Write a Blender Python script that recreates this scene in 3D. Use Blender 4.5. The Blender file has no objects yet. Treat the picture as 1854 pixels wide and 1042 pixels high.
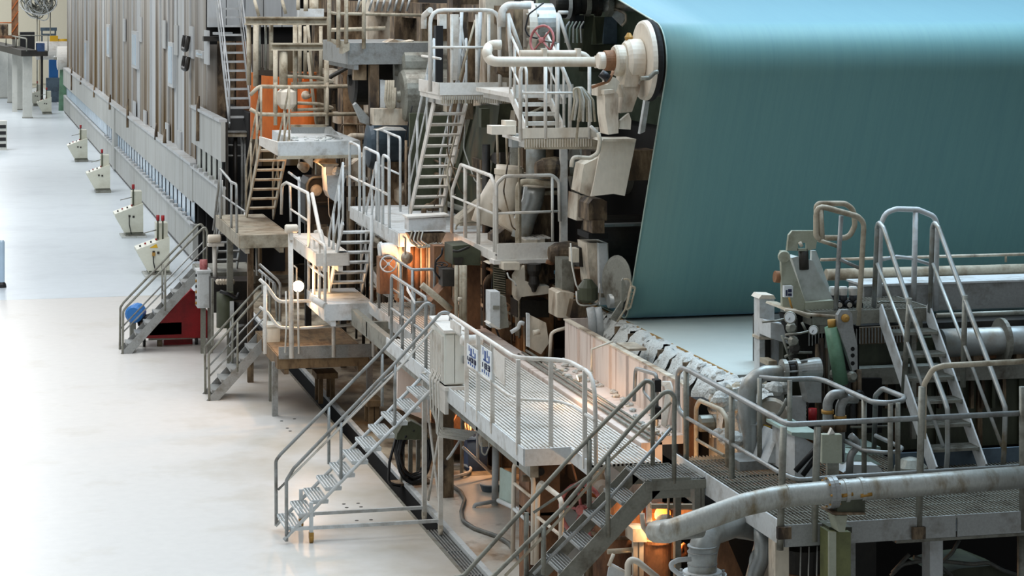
import bpy, math, random
from mathutils import Vector, noise as mnoise
R = random.Random(7)
SC = bpy.context.scene
COL = SC.collection
# ------------------------------------------------------------------ camera
F, H = 4100.0, 7.5                     # focal length in px of a 1854 px wide frame, eye height
TH = math.atan(1004 / F); CO, SI = math.cos(TH), math.sin(TH)
cam = bpy.data.cameras.new('camera'); camo = bpy.data.objects.new('camera', cam); COL.objects.link(camo)
camo.location = (0, 0, H); camo.rotation_euler = (math.pi / 2, 0, -TH)
cam.sensor_width = 36; cam.lens = F / 1854 * 36; cam.shift_y = -543 / 1854; cam.clip_end = 500
SC.camera = camo
# ------------------------------------------------------------------ world, lights, exposure
SC.view_settings.view_transform = 'Standard'; SC.view_settings.look = 'None'
SC.view_settings.exposure = 0.0; SC.view_settings.gamma = 1.0; SC.view_settings.use_curve_mapping = False
w = bpy.data.worlds.new('hall_air'); SC.world = w; w.use_nodes = True
w.node_tree.nodes['Background'].inputs[0].default_value = (0.86, 0.93, 1.0, 1)
w.node_tree.nodes['Background'].inputs[1].default_value = 0.36
def area(name, loc, sx, sy, power, col, rx=0, ry=0):
    l = bpy.data.lights.new(name, 'AREA'); l.shape = 'RECTANGLE'; l.size = sx; l.size_y = sy; l.energy = power; l.color = col
    o = bpy.data.objects.new(name, l); COL.objects.link(o); o.location = loc; o.rotation_euler = (rx, ry, 0)
    return o
for i, (lx, ly, p) in enumerate([(-2, 27, 1300), (-2, 50, 1900), (-2, 76, 2600), (-2, 104, 3000), (-2, 135, 3400), (-2, 160, 3000)]):
    area('aisle_ceiling_light', (lx, ly, 16), 9, 14, p, (1, .975, .94) if ly < 40 else (.965, .985, 1))
for lx, ly, p in [(13, 29, 2600), (8, 42, 1500)]:
    area('machine_ceiling_light', (lx, ly, 16), 10, 9, p, (.58, .80, 1) if lx > 10 else (.98, .98, 1))

# ------------------------------------------------------------------ pixel -> plane
ZM = dict(Z=(0,0,1), A=(0,0,3.858), B=(0,250,3.858), C=(360,0,4.414), D=(360,220,4.414), E=(740,0,3.858), F=(740,250,3.858),
          G=(200,400,3.858), H=(480,440,4.414), I=(480,640,3.858), J=(480,772,3.858), K=(780,500,3.858), L=(800,772,3.858),
          M=(1140,560,3.858), N=(1374,350,3.858), O=(1374,560,3.858), P=(1374,772,3.858), Q=(1100,772,3.858), R=(640,420,7.131),
          S=(860,440,6.18), T=(1000,50,8.405), V=(780,560,6.511), W=(860,0,6.18), AA=(1000,240,4.34), BB=(1370,560,4.34), CC=(1100,860,4.635))
def pt(zm, a, b, x=None, y=None, z=None):
    ox, oy, k = ZM[zm]; px, py = ox + a / k, oy + b / k
    u = (px - 927) / F; r = Vector((u * CO + SI, CO - u * SI, -(py + 22) / F))
    t = x / r.x if x is not None else y / r.y if y is not None else (z - H) / r.z
    return Vector((0, 0, H)) + r * t
def PX(x, zm, *p): return [pt(zm, a, b, x=x) for a, b in p]
def PY(y, zm, *p): return [pt(zm, a, b, y=y) for a, b in p]
def PZ(z, zm, *p): return [pt(zm, a, b, z=z) for a, b in p]
V3 = Vector

# ------------------------------------------------------------------ materials
def lin(c): return tuple((v / 255 / 12.92) if v < 10.3 else ((v / 255 + .055) / 1.055) ** 2.4 for v in c) + (1,)
MATS = {}
def mat(name, col, rough=.6, metal=0., dirt=None, sc=2.5, lo=.45, hi=.7, st=(1, 1, 1), bump=0., spec=.4, fine=.10, zg=None, dirt2=None, coat=0, xg=None):
    m = bpy.data.materials.new(name); m.use_nodes = True; nt = m.node_tree; N, L = nt.nodes, nt.links
    b = N['Principled BSDF']; b.inputs['Roughness'].default_value = rough; b.inputs['Metallic'].default_value = metal
    b.inputs['Specular IOR Level'].default_value = spec
    if coat: b.inputs['Coat Weight'].default_value = coat; b.inputs['Coat Roughness'].default_value = .2
    tc = N.new('ShaderNodeTexCoord'); mp = N.new('ShaderNodeMapping'); mp.inputs['Scale'].default_value = st
    L.new(tc.outputs['Object'], mp.inputs['Vector'])
    cur = None
    def mix(fac, a, c2, mode='MIX'):
        x = N.new('ShaderNodeMix'); x.data_type = 'RGBA'; x.blend_type = mode
        if isinstance(fac, float): x.inputs[0].default_value = fac
        else: L.new(fac, x.inputs[0])
        for inp, v in ((6, a), (7, c2)):
            if isinstance(v, tuple): x.inputs[inp].default_value = v
            else: L.new(v, x.inputs[inp])
        return x.outputs[2]
    cur = lin(col)
    def nz(scale, detail=5, vec=None):
        n = N.new('ShaderNodeTexNoise'); n.inputs['Scale'].default_value = scale; n.inputs['Detail'].default_value = detail
        n.inputs['Roughness'].default_value = .62
        L.new(vec or mp.outputs[0], n.inputs['Vector']); return n.outputs['Fac']
    def mr(src, a, c2, d=0., e=1.):
        r = N.new('ShaderNodeMapRange'); r.inputs[1].default_value = a; r.inputs[2].default_value = c2
        r.inputs[3].default_value = d; r.inputs[4].default_value = e; L.new(src, r.inputs[0]); return r.outputs[0]
    for k, dd in enumerate((dirt, dirt2)):
        if dd is None: continue
        f = nz(sc * (1 if k == 0 else 2.3))
        if zg and k == 0:
            sp = N.new('ShaderNodeSeparateXYZ'); L.new(tc.outputs['Object'], sp.inputs[0])
            g = mr(sp.outputs[2], zg[0], zg[1], zg[2], 0.)
            ad = N.new('ShaderNodeMath'); ad.operation = 'ADD'; L.new(f, ad.inputs[0]); L.new(g, ad.inputs[1]); f = ad.outputs[0]
        if xg and k == 0:
            sp = N.new('ShaderNodeSeparateXYZ'); L.new(tc.outputs['Object'], sp.inputs[0])
            ad = N.new('ShaderNodeMath'); ad.operation = 'ADD'; L.new(f, ad.inputs[0]); L.new(mr(sp.outputs[0], xg[0], xg[1], 0., xg[2]), ad.inputs[1]); f = ad.outputs[0]
        cur = mix(mr(f, lo + .06 * k, hi + .06 * k), cur, lin(dd))
    if fine:
        ff = mr(nz(sc * 9, 3), .3, .7, 1 - fine, 1 + fine)
        cm = N.new('ShaderNodeCombineColor')
        for i in range(3): L.new(ff, cm.inputs[i])
        cur = mix(1.0, cur, cm.outputs[0], 'MULTIPLY')
    if isinstance(cur, tuple): b.inputs['Base Color'].default_value = cur
    else: L.new(cur, b.inputs['Base Color'])
    if bump:
        bp = N.new('ShaderNodeBump'); bp.inputs['Strength'].default_value = bump; bp.inputs['Distance'].default_value = .03
        L.new(nz(sc * 6), bp.inputs['Height']); L.new(bp.outputs[0], b.inputs['Normal'])
    MATS[name] = m
    return m
def emit(name, col, s):
    m = bpy.data.materials.new(name); m.use_nodes = True; b = m.node_tree.nodes['Principled BSDF']
    b.inputs['Base Color'].default_value = lin(col); b.inputs['Emission Color'].default_value = lin(col); b.inputs['Emission Strength'].default_value = s
    return m
m_floor = mat('epoxy_floor', (211, 208, 203), .32, dirt=(176, 166, 146), sc=.55, lo=.55, hi=1.0, fine=.03, spec=.45, xg=(3.2, 6.3, .25))
m_floorb = mat('epoxy_floor_blue', (214, 223, 229), .28, dirt=(198, 207, 214), sc=.3, lo=.5, hi=.75, fine=.03, spec=.45)
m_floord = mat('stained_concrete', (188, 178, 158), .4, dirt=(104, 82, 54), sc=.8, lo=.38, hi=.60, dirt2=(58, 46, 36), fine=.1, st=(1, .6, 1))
m_floorn = mat('pale_stained_floor', (205, 200, 190), .35, dirt=(150, 112, 68), sc=.9, lo=.52, hi=.70, dirt2=(96, 82, 66), fine=.06, st=(1, .7, 1))
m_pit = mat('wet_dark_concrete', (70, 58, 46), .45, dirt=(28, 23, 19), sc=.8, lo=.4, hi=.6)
m_galv = mat('galvanised_steel', (150, 152, 150), .42, .35, dirt=(105, 100, 90), sc=4, lo=.5, hi=.75, fine=.1)
m_galvd = mat('dull_galvanised_steel', (138, 138, 128), .45, .35, dirt=(82, 74, 62), sc=4, lo=.5, hi=.75, fine=.1)
m_white = mat('white_paint_dusty', (216, 212, 204), .55, dirt=(172, 158, 140), sc=3, lo=.5, hi=.78, fine=.06)
m_cool = mat('pale_grey_paint', (202, 206, 206), .5, dirt=(140, 134, 124), sc=3, lo=.5, hi=.78, fine=.06)
m_tanrail = mat('fibre_coated_rail', (176, 166, 146), .6, dirt=(120, 104, 80), sc=4, lo=.48, hi=.72, fine=.1)
m_cream = mat('cream_paint_grimy', (208, 198, 180), .55, dirt=(128, 98, 66), sc=1.6, lo=.46, hi=.72, st=(1, 1, .45), fine=.08, bump=.1, dirt2=(70, 52, 36))
m_creamc = mat('cream_paint', (216, 206, 190), .5, dirt=(176, 152, 122), sc=1.6, lo=.5, hi=.78, st=(1, 1, .5), fine=.06)
m_grime = mat('rusty_grime', (92, 74, 54), .7, dirt=(38, 30, 24), sc=2, lo=.40, hi=.62, st=(1, 1, .4), dirt2=(142, 122, 96), bump=.3, fine=.15)
m_rust = mat('orange_rust', (136, 96, 66), .75, dirt=(70, 48, 34), sc=2.5, lo=.42, hi=.68, st=(1, 1, .5), bump=.3, fine=.15)
m_dark = mat('oily_dark_iron', (46, 42, 36), .5, dirt=(20, 18, 16), sc=2, lo=.4, hi=.65, fine=.15, bump=.2)
m_black = mat('black_paint_and_shade', (14, 13, 12), .8, fine=0)  # plain black; also stands in for shade in gaps, pits and openings
m_olive = mat('dark_olive_paint', (70, 74, 56), .5, dirt=(38, 38, 28), sc=2, lo=.45, hi=.7, st=(1, 1, .5), bump=.1)
m_sageo = mat('dull_green_grey_panel', (140, 150, 130), .4, dirt=(96, 104, 88), sc=1.5, st=(1, 1, .4))
m_hood = mat('stained_aluminium_sheet', (182, 180, 176), .45, .1, dirt=(108, 88, 58), sc=1.0, lo=.46, hi=.98, st=(1, 1.6, .06), zg=(2.4, 8.6, .55), fine=.08, dirt2=(206, 206, 204))
m_hoodl = mat('clean_aluminium_sheet', (188, 190, 190), .42, .25, dirt=(150, 146, 136), sc=1.2, lo=.5, hi=.8, st=(1, 1.2, .1), fine=.05)
m_base = mat('grey_enamel_panel', (172, 173, 168), .45, dirt=(146, 144, 136), sc=1.2, lo=.45, hi=.75, st=(1, 2, .2), fine=.05)
m_pane = mat('pale_blue_pane', (168, 190, 208), .25, dirt=(150, 168, 182), sc=.5, fine=.03, spec=.6)
m_olivel = mat('olive_column_paint', (112, 116, 74), .5, dirt=(84, 88, 56), sc=2)
m_pane2 = mat('olive_grey_pane', (122, 124, 108), .3, dirt=(98, 98, 82), sc=.8, fine=.03, spec=.6)
m_teal = mat('teal_felt', (99, 139, 134), .55, dirt=(93, 133, 130), sc=1.2, lo=.4, hi=.7, st=(14, .5, .5), fine=.03, spec=.4)
mt_ = m_teal.node_tree.nodes['Principled BSDF']; mt_.inputs['Sheen Weight'].default_value = .9; mt_.inputs['Sheen Roughness'].default_value = .5; mt_.inputs['Sheen Tint'].default_value = (.38, .70, 1, 1)  # blue sheen tint stands in for bluish overhead light on the felt
m_grat = mat('dusty_pale_grating', (206, 203, 196), .55, dirt=(168, 162, 150), sc=2.2, lo=.5, hi=.75, fine=.14)
m_sheet = mat('wet_paper_sheet', (200, 206, 200), .4, dirt=(190, 198, 194), sc=.6, fine=.02, spec=.5)
m_crust = mat('pulp_crust', (206, 208, 203), .85, dirt=(92, 86, 76), sc=6, lo=.56, hi=.68, bump=.8, fine=.15)
m_pink = mat('rust_streaked_white_panel', (222, 208, 198), .5, dirt=(140, 96, 68), sc=2.6, lo=.55, hi=.76, st=(1, 2.6, .16), fine=.05)
m_steel = mat('grey_pipe_steel', (164, 168, 166), .38, .45, dirt=(120, 108, 84), sc=2.2, lo=.48, hi=.72, fine=.08)
m_frontpipe = mat('weathered_pipe', (172, 174, 168), .4, .3, dirt=(116, 102, 74), sc=2.4, lo=.50, hi=.72, st=(2.2, 1, 1), fine=.1, bump=.1)
m_sage = mat('sage_grey_casting', (164, 168, 150), .5, dirt=(112, 110, 88), sc=2.4, lo=.5, hi=.75, fine=.06)
m_sagel = mat('pale_aluminium_plate', (190, 196, 192), .45, dirt=(150, 156, 146), sc=2.4, lo=.45, hi=.7, fine=.06)
m_tandeck = mat('tan_grey_deck', (152, 145, 128), .6, dirt=(104, 92, 72), sc=3, lo=.45, hi=.7, fine=.1)
m_greenp = mat('green_cylinder_paint', (104, 142, 116), .4, dirt=(80, 110, 86), sc=3, fine=.06)
m_mint = mat('mint_green_plate', (158, 178, 168), .45, dirt=(132, 142, 130), sc=2, fine=.06)
m_red = mat('red_paint_worn', (158, 30, 34), .45, dirt=(110, 26, 28), sc=3, lo=.45, hi=.75, fine=.1)
m_redwheel = mat('faded_red_paint', (178, 110, 108), .5, dirt=(120, 52, 52), sc=6)
m_blue = mat('blue_plastic', (52, 78, 118), .45, dirt=(38, 56, 84), sc=2)
m_bluet = mat('bright_blue_paint', (52, 120, 190), .45, fine=.05)
m_orange = mat('orange_colour', (178, 98, 42), .5, dirt=(150, 72, 26), sc=1.4, lo=.45, hi=.75, st=(1, 1, .4))
m_yellow = mat('yellow_paint', (214, 168, 36), .5, fine=.05)
m_rubber = mat('black_rubber', (24, 24, 26), .45, fine=.1)
m_cons = mat('cream_enamel', (208, 208, 192), .45, dirt=(190, 188, 170), sc=1.5, fine=.03)
m_box = mat('pale_enamel_box', (214, 216, 208), .45, dirt=(188, 188, 178), sc=2, st=(1, 1, .3), fine=.03)
m_wallf = mat('beige_wall_panel', (208, 200, 178), .7, fine=.03)
m_pillar = mat('off_white_pillar', (206, 206, 198), .6, dirt=(186, 186, 178), sc=1, fine=.03)
m_wood = mat('grimy_wood', (122, 100, 72), .7, dirt=(70, 54, 38), sc=3, st=(3, 1, 1))
m_brass = mat('brass_yellow_caster', (164, 124, 58), .45, .2)
m_bluedr = mat('slate_blue_drum', (84, 100, 112), .45, dirt=(56, 66, 74), sc=1.5)
m_cable = mat('white_cable', (206, 204, 196), .6)
m_hose = mat('grey_hose', (96, 98, 94), .5, dirt=(130, 128, 118), sc=4)
m_sign = mat('white_sign_plate', (222, 228, 230), .4, fine=.02)
m_signb = mat('sign_blue_print', (48, 84, 150), .5, fine=.05)
m_signd = mat('sign_dark_print', (30, 36, 70), .5, fine=.05)
m_frost = mat('dim_glass', (210, 220, 220), .15, spec=.6, fine=0)
e_lamp = emit('sodium_bulb', (255, 200, 130), 40)
e_white = emit('white_tube_bulb', (255, 250, 240), .6)

# ------------------------------------------------------------------ mesh builder
def fil(pts, r, seg=4):
    pts = [V3(p) for p in pts]
    if r <= 0 or len(pts) < 3: return pts
    out = [pts[0]]
    for a, b, d in zip(pts, pts[1:], pts[2:]):
        u, v = a - b, d - b; lu, lv = u.length, v.length
        if lu < 1e-6 or lv < 1e-6: continue
        u /= lu; v /= lv; ang = u.angle(v)
        if ang > 3.05: out.append(b); continue
        t = min(r / math.tan(ang / 2), lu * .48, lv * .48)
        for i in range(seg + 1):
            k = i / seg; out.append((b + u * t) * (1 - k) ** 2 + b * 2 * k * (1 - k) + (b + v * t) * k * k)
    out.append(pts[-1]); return out
class MB:
    def __init__(s): s.v, s.f, s.sm = [], [], []
    def add(s, vs, fs, sm=False):
        n = len(s.v); s.v += [V3(p) for p in vs]
        for f in fs: s.f.append([i + n for i in f]); s.sm.append(sm)
        return s
    def bx(s, x0, x1, y0, y1, z0, z1):
        return s.add([(x0,y0,z0),(x1,y0,z0),(x1,y1,z0),(x0,y1,z0),(x0,y0,z1),(x1,y0,z1),(x1,y1,z1),(x0,y1,z1)],
                     [(3,2,1,0),(4,5,6,7),(0,1,5,4),(1,2,6,5),(2,3,7,6),(3,0,4,7)])
    def bc(s, c, dx, dy, dz): return s.bx(c[0]-dx/2, c[0]+dx/2, c[1]-dy/2, c[1]+dy/2, c[2]-dz/2, c[2]+dz/2)
    def tube(s, pts, r, n=8, f=0., cap=True):
        p = fil(pts, f); q = [p[0]]
        for a in p[1:]:
            if (a - q[-1]).length > 1e-4: q.append(a)
        p = q
        if len(p) < 2: return s
        rr = r if isinstance(r, (list, tuple)) else [r] * len(p)
        d0 = (p[1] - p[0]).normalized(); nrm = d0.orthogonal().normalized(); vs = []
        for i, a in enumerate(p):
            d = (p[min(i+1, len(p)-1)] - p[max(i-1, 0)]).normalized()
            nrm = (nrm - d * nrm.dot(d)); nrm = nrm.normalized() if nrm.length > 1e-6 else d.orthogonal().normalized()
            bn = d.cross(nrm)
            for k in range(n):
                t = 2 * math.pi * k / n; vs.append(a + (nrm * math.cos(t) + bn * math.sin(t)) * rr[i])
        fs = [(i*n+k, i*n+(k+1) % n, (i+1)*n+(k+1) % n, (i+1)*n+k) for i in range(len(p)-1) for k in range(n)]
        s.add(vs, fs, True)
        if cap:
            o = len(s.v) - len(vs)
            s.f.append([o + k for k in range(n)][::-1]); s.sm.append(False)
            s.f.append([o + (len(p)-1)*n + k for k in range(n)]); s.sm.append(False)
        return s
    def cyl(s, a, b, r, n=20, r2=None):
        a, b = V3(a), V3(b); return s.tube([a, b], [r, r if r2 is None else r2], n)
    def lathe(s, o, ax, prof, n=24):          # prof: (distance along ax, radius)
        o, ax = V3(o), V3(ax).normalized(); e = ax.orthogonal().normalized(); g = ax.cross(e); vs, fs = [], []
        for t, r in prof:
            for k in range(n):
                q = 2*math.pi*k/n; vs.append(o + ax*t + (e*math.cos(q) + g*math.sin(q))*max(r, 1e-4))
        for i in range(len(prof)-1):
            for k in range(n): fs.append((i*n+k, i*n+(k+1) % n, (i+1)*n+(k+1) % n, (i+1)*n+k))
        s.add(vs, fs, False); s.f.append(list(range(len(s.v)-len(vs), len(s.v)-len(vs)+n))[::-1]); s.sm.append(False)
        s.f.append(list(range(len(s.v)-n, len(s.v)))); s.sm.append(False); return s
    def prism(s, poly, vec):
        poly = [V3(p) for p in poly]; vec = V3(vec); n = len(poly)
        return s.add(poly + [p + vec for p in poly], [list(range(n))[::-1], list(range(n, 2*n))] + [(i, (i+1) % n, n+(i+1) % n, n+i) for i in range(n)])
    def bar(s, a, b, w, h, up=(0, 0, 1)):     # rectangular bar between two points, w sideways, h along up
        a, b = V3(a), V3(b); d = (b - a).normalized(); up = V3(up)
        if abs(d.dot(up)) > .98: up = V3((0, 1, 0))
        sd = d.cross(up).normalized() * w / 2; u = sd.cross(d).normalized() * h / 2
        return s.prism([a - sd - u, a + sd - u, a + sd + u, a - sd + u], b - a)
    def mesh(s, name, base=V3((0, 0, 0))):
        me = bpy.data.meshes.new(name); me.from_pydata([p - base for p in s.v], [], s.f); me.update()
        me.polygons.foreach_set('use_smooth', s.sm)
        return me
BASE = {}
def T(name, label, cat, base, group=None):
    o = bpy.data.objects.new(name, None); o.empty_display_size = .2; COL.objects.link(o); o.location = base
    o['label'] = label; o['category'] = cat
    if group: o['group'] = group
    BASE[o.name] = V3(base); return o
def root_of(o):
    while o.parent: o = o.parent
    return o
def part(name, mb, m, parent, label=None, stuff=False):
    me = mb.mesh(name, BASE[root_of(parent).name]); me.materials.append(m)
    o = bpy.data.objects.new(name, me); COL.objects.link(o); o.parent = parent
    if label: o['label'] = label
    if stuff: o['kind'] = 'stuff'
    return o
def inst(name, me, parent, loc):
    o = bpy.data.objects.new(name, me); COL.objects.link(o); o.parent = parent; o.location = V3(loc); return o
def one(name, mb, m, label, cat, group=None, stuff=False):
    xs = [p.x for p in mb.v]; ys = [p.y for p in mb.v]; zs = [p.z for p in mb.v]
    b = V3(((min(xs)+max(xs))/2, (min(ys)+max(ys))/2, min(zs)))
    me = mb.mesh(name, b); me.materials.append(m); o = bpy.data.objects.new(name, me); COL.objects.link(o); o.location = b
    o['label'] = label; o['category'] = cat; BASE[o.name] = b
    if group: o['group'] = group
    if stuff: o['kind'] = 'stuff'
    return o
def struct(name, mb, m):
    me = mb.mesh(name); me.materials.append(m); o = bpy.data.objects.new(name, me); COL.objects.link(o); o['kind'] = 'structure'
    BASE[o.name] = V3((0, 0, 0)); return o

# ------------------------------------------------------------------ shared builders
def grating(parent, x0, x1, y0, y1, z, along='x', sp=.04, m=None, h=.03, w=.008):
    b = MB()
    if along == 'x':
        n = int((y1-y0)/sp)
        for i in range(n+1): b.bx(x0, x1, y0+i*sp, y0+i*sp+.008, z-h, z)
        for i in range(int((x1-x0)/.3)+1): b.bx(x0+i*.3, x0+i*.3+.01, y0, y1, z-h, z-.006)
    else:
        n = int((x1-x0)/sp)
        for i in range(n+1): b.bx(x0+i*sp, x0+i*sp+w, y0, y1, z-h, z)
        for i in range(int((y1-y0)/.3)+1): b.bx(x0, x1, y0+i*.3, y0+i*.3+.01, z-h, z-.006)
    return part('grating', b, m or m_galv, parent, stuff=True)
def rail(parent, pts, zd, m, r=.022, mid=1, sp=1.1, f=.12, ends=True, posts=True, drop=None):
    """handrail through pts (3-D), posts down to deck height zd, mid rails evenly below"""
    pts = [V3(p) for p in pts]; top = list(pts)
    if ends: top = [V3((pts[0].x, pts[0].y, zd))] + top + [V3((pts[-1].x, pts[-1].y, zd))]
    part('handrail', MB().tube(top, r, 8, f), m, parent)
    for k in range(mid):
        q = (k+1) / (mid+1)
        part('mid_rail', MB().tube([V3((p.x, p.y, p.z + (zd - p.z)*q)) for p in pts], r*.8, 6, f), m, parent)
    if posts:
        for i, (a, b) in enumerate(zip(pts, pts[1:])):
            n = max(1, round((b-a).length / sp))
            for k in range(n):
                if i == 0 and k == 0: continue
                p = a.lerp(b, k/n); part('post', MB().tube([V3((p.x, p.y, zd)), p], r*.95, 6), m, parent)
def hrail(parent, top, m, r=.022, f=.1, name='handrail'): return part(name, MB().tube(top, r, 8, f), m, parent)
def posts(parent, tops, zd, m, r=.02, name='post'):
    for p in tops: part(name, MB().tube([V3((p.x, p.y, zd)), p], r, 6), m, parent)
def treads(parent, foot, top, wv, n, m, kind='grate', depth=.24, skip_top=True, bars=6):
    foot, top, wv = V3(foot), V3(top), V3(wv); d = top - foot; run = V3((d.x, d.y, 0)).normalized(); wd = wv.normalized()
    b = MB()
    def qbox(s0, s1, w0, w1, z0, z1):
        o = lambda a, q, z: run*a + wd*q + V3((0, 0, z))
        b.prism([o(s0,w0,z0), o(s1,w0,z0), o(s1,w1,z0), o(s0,w1,z0)], (0, 0, z1-z0))
    W = wv.length
    if kind == 'grate':
        for i in range(bars): s = -depth/2 + depth*i/(bars-1); qbox(s-.006, s+.006, .02, W-.02, -.035, 0)
        qbox(-depth/2, depth/2, .012, .02, -.05, .004); qbox(-depth/2, depth/2, W-.02, W-.012, -.05, .004)
    else:
        qbox(-depth/2, depth/2, .012, W-.012, -.03, 0); qbox(-depth/2-.012, -depth/2+.012, .012, W-.012, -.05, .004)
    me = b.mesh('tread'); me.materials.append(m); base = BASE[root_of(parent).name]
    for i in range(n if not skip_top else n-1):
        inst('tread', me, parent, foot + d*((i+1)/n) - base)
def stringers(parent, foot, top, wv, m, kind='plate', h=.2, t=.02):
    for o in (V3((0, 0, 0)), V3(wv)):
        b = MB()
        if kind == 'plate': b.bar(V3(foot)+o, V3(top)+o, t, h)
        else: b.tube([V3(foot)+o, V3(top)+o], h, 8)
        part('stringer', b, m, parent)
def caster(parent, p, r, m, mw):
    o = part('caster', MB().bx(p[0]-.03, p[0]+.03, p[1]-.04, p[1]+.04, p[2]+r, p[2]+2.6*r), m, parent)
    part('wheel', MB().cyl((p[0]-.025, p[1], p[2]+r), (p[0]+.025, p[1], p[2]+r), r, 14), mw, o)
def handwheel(name, label, c, ax, r, m, spokes=5, cat='handwheel', stem=.35):
    c, ax = V3(c), V3(ax).normalized(); e = ax.orthogonal().normalized(); g = ax.cross(e)
    t = T(name, label, cat, c - V3((0, 0, r)))
    ring = [c + (e*math.cos(q) + g*math.sin(q))*r for q in [2*math.pi*i/20 for i in range(21)]]
    part('rim', MB().tube(ring, r*.09, 8, cap=False), m, t)
    for i in range(spokes):
        q = 2*math.pi*i/spokes; part('spoke', MB().tube([c, c+(e*math.cos(q)+g*math.sin(q))*r], r*.06, 6), m, t)
    part('hub', MB().lathe(c-ax*r*.12, ax, [(0, r*.2), (r*.24, r*.2), (r*.3, r*.1)], 12), m, t)
    if stem: part('spindle', MB().cyl(c, c-ax*stem, r*.08, 8), m_galvd, t)
    return t
def lamp(label, pos, power, col=(1, .5, .16), rad=.05, bulb=.05, post=None, aim=(0, -1, 0), s=1.):
    pos = V3(pos); t = T('work_lamp', label, 'lamp', pos)
    a = V3(aim).normalized()
    part('lamp_housing', MB().lathe(pos - a*.22, a, [(0, .03*s), (.05, .07*s), (.2, .1*s), (.22, .1*s), (.21, .085*s), (.08, .05*s)], 16), m_cream, t)
    part('bulb', MB().lathe(pos - a*.06, a, [(0, bulb*.5), (bulb*.5, bulb), (bulb*1.2, bulb*.8), (bulb*1.6, bulb*.2)], 12), e_lamp, t, 'glowing amber bulb')
    part('bracket', MB().tube([pos - a*.2, pos - a*.2 + V3((0, 0, .3)), pos - a*.5 + V3((0, 0, .3))], .015, 6), m_cream, t)
    l = bpy.data.lights.new('lamp_light', 'POINT'); l.energy = power; l.color = col; l.shadow_soft_size = rad
    o = bpy.data.objects.new('lamp_light', l); COL.objects.link(o); o.parent = t; o.location = a*.1
    return t
# ================================================================== SETTING
YS = pt('Z', 100, 540, z=0).y
struct('floor', MB().bx(-14, 6.3, 8, YS, -.2, 0), m_floor)
struct('floor.001', MB().bx(-14, 6.3, YS+.02, 176, -.2, 0), m_floorb)
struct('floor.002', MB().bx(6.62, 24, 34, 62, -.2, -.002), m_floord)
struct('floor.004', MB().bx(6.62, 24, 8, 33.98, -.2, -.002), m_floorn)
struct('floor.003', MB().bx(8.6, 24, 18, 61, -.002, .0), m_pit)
bk = struct('wall_back', MB().bx(-30, 26, 174, 174.4, -.2, 15), m_wallf)
for i in range(14):
    part('wall_panel', MB().bx(-30+i*4.0+.04, -26+i*4.0-.04, 173.9, 174, .3, 15), m_wallf, bk)
struct('wall_right', MB().bx(23, 23.4, 16, 174, -.2, 14), m_olive)
# drain channel with grate panels
dr = struct('trim_1', MB().bx(6.3, 6.62, 8, 62, -.34, -.28), m_black)
part('channel_edge', MB().bx(6.27, 6.31, 8, 62, -.2, .006), m_galvd, dr)
part('channel_edge', MB().bx(6.54, 6.62, 8, 62, -.01, .05), m_cool, dr, 'raised pale steel kerb'); part('channel_wall', MB().bx(6.545, 6.62, 8, 62, -.3, -.012), m_black, dr)
ye = pt('J', 1130, 720, z=0).y
for j in range(4):
    b = MB()
    for i in range(6): b.bx(6.315+i*.043, 6.335+i*.043, ye-1.25*(j+1)+.02, ye-1.25*j, -.04, 0)
    b.bx(6.31, 6.54, ye-1.25*(j+1)+.02, ye-1.25*(j+1)+.05, -.05, -.005)
    part('grate_panel', b, m_galv, dr)
fb = bpy.data.objects['floor']
for a in [('J',550,540),('J',650,535),('J',570,565),('J',670,560),('J',640,655),('J',740,650),('I',115,470),('I',205,455),('I',155,520),('I',175,540)]:
    p = pt(*a, z=0); part('floor_socket', MB().cyl((p.x,p.y,0), (p.x,p.y,.004), .028, 10), m_dark, fb)

# ================================================================== DRYER HOOD
hd = T('dryer_hood', 'long stained aluminium dryer hood running down the hall above a panelled base', 'machine hood', (6.5, 61, 0))
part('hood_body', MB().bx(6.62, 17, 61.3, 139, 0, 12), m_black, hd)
y = 61.2; i = 0
while y < 139:
    wd = R.choice([1.5, 2.0, 2.4, 2.4]); o = R.uniform(-.035, .03)
    part('wall_sheet', MB().bx(6.5+o, 6.6, y, min(y+wd, 139)-.03, 2.5+R.uniform(-.06, .12), 12), m_hood if R.random() < .78 else m_hoodl, hd)
    part('batten', MB().bx(6.44, 6.56, y+wd-.07, y+wd+.03, 2.72, 12), m_hoodl if i % 2 else m_hood, hd)
    y += wd; i += 1
# small pale patches and narrow inspection windows
for a, b_, c_, d_ in [(925,230,962,460),(1180,310,1216,590),(1375,370,1425,385),(595,290,606,560),(750,180,770,385)]:
    p, q = pt('A', a, d_, x=6.44), pt('A', c_, b_, x=6.44); y0, y1 = sorted((p.y, q.y))
    f = part('inspection_window', MB().bx(6.40, 6.5, y0, y1, p.z-.04, q.z+.04), m_hoodl, hd)
    part('pane', MB().bx(6.39, 6.402, y0+.15*(y1-y0), y1-.15*(y1-y0), p.z+.08, q.z-.08), m_pane, f)
for a, b_ in [(978,165),(1228,240),(1335,255),(1440,290),(1145,200),(865,170),(935,750),(1250,980),(1165,920),(1010,820)]:
    p = pt('A', a, b_+40, x=6.42); part('patch_plate', MB().bx(6.41, 6.46, p.y-.5, p.y+.5, p.z-.45, p.z+.45), m_hoodl, hd)
for a, t0, t1 in [(500,470,630),(563,540,590),(657,600,680),(768,660,765),(892,690,890),(1090,860,975),(1150,900,1000),(1383,670,985)]:
    p, q = pt('A', a, t0, x=6.22), pt('A', a, t1, x=6.22); r = .05
    part('hanging_chain', MB().tube([V3((6.24, p.y, p.z)), V3((6.22, p.y, p.z-.3)), V3((6.22, p.y, q.z))], [.03, r, r*1.2], 6), m_grime, hd)
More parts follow.
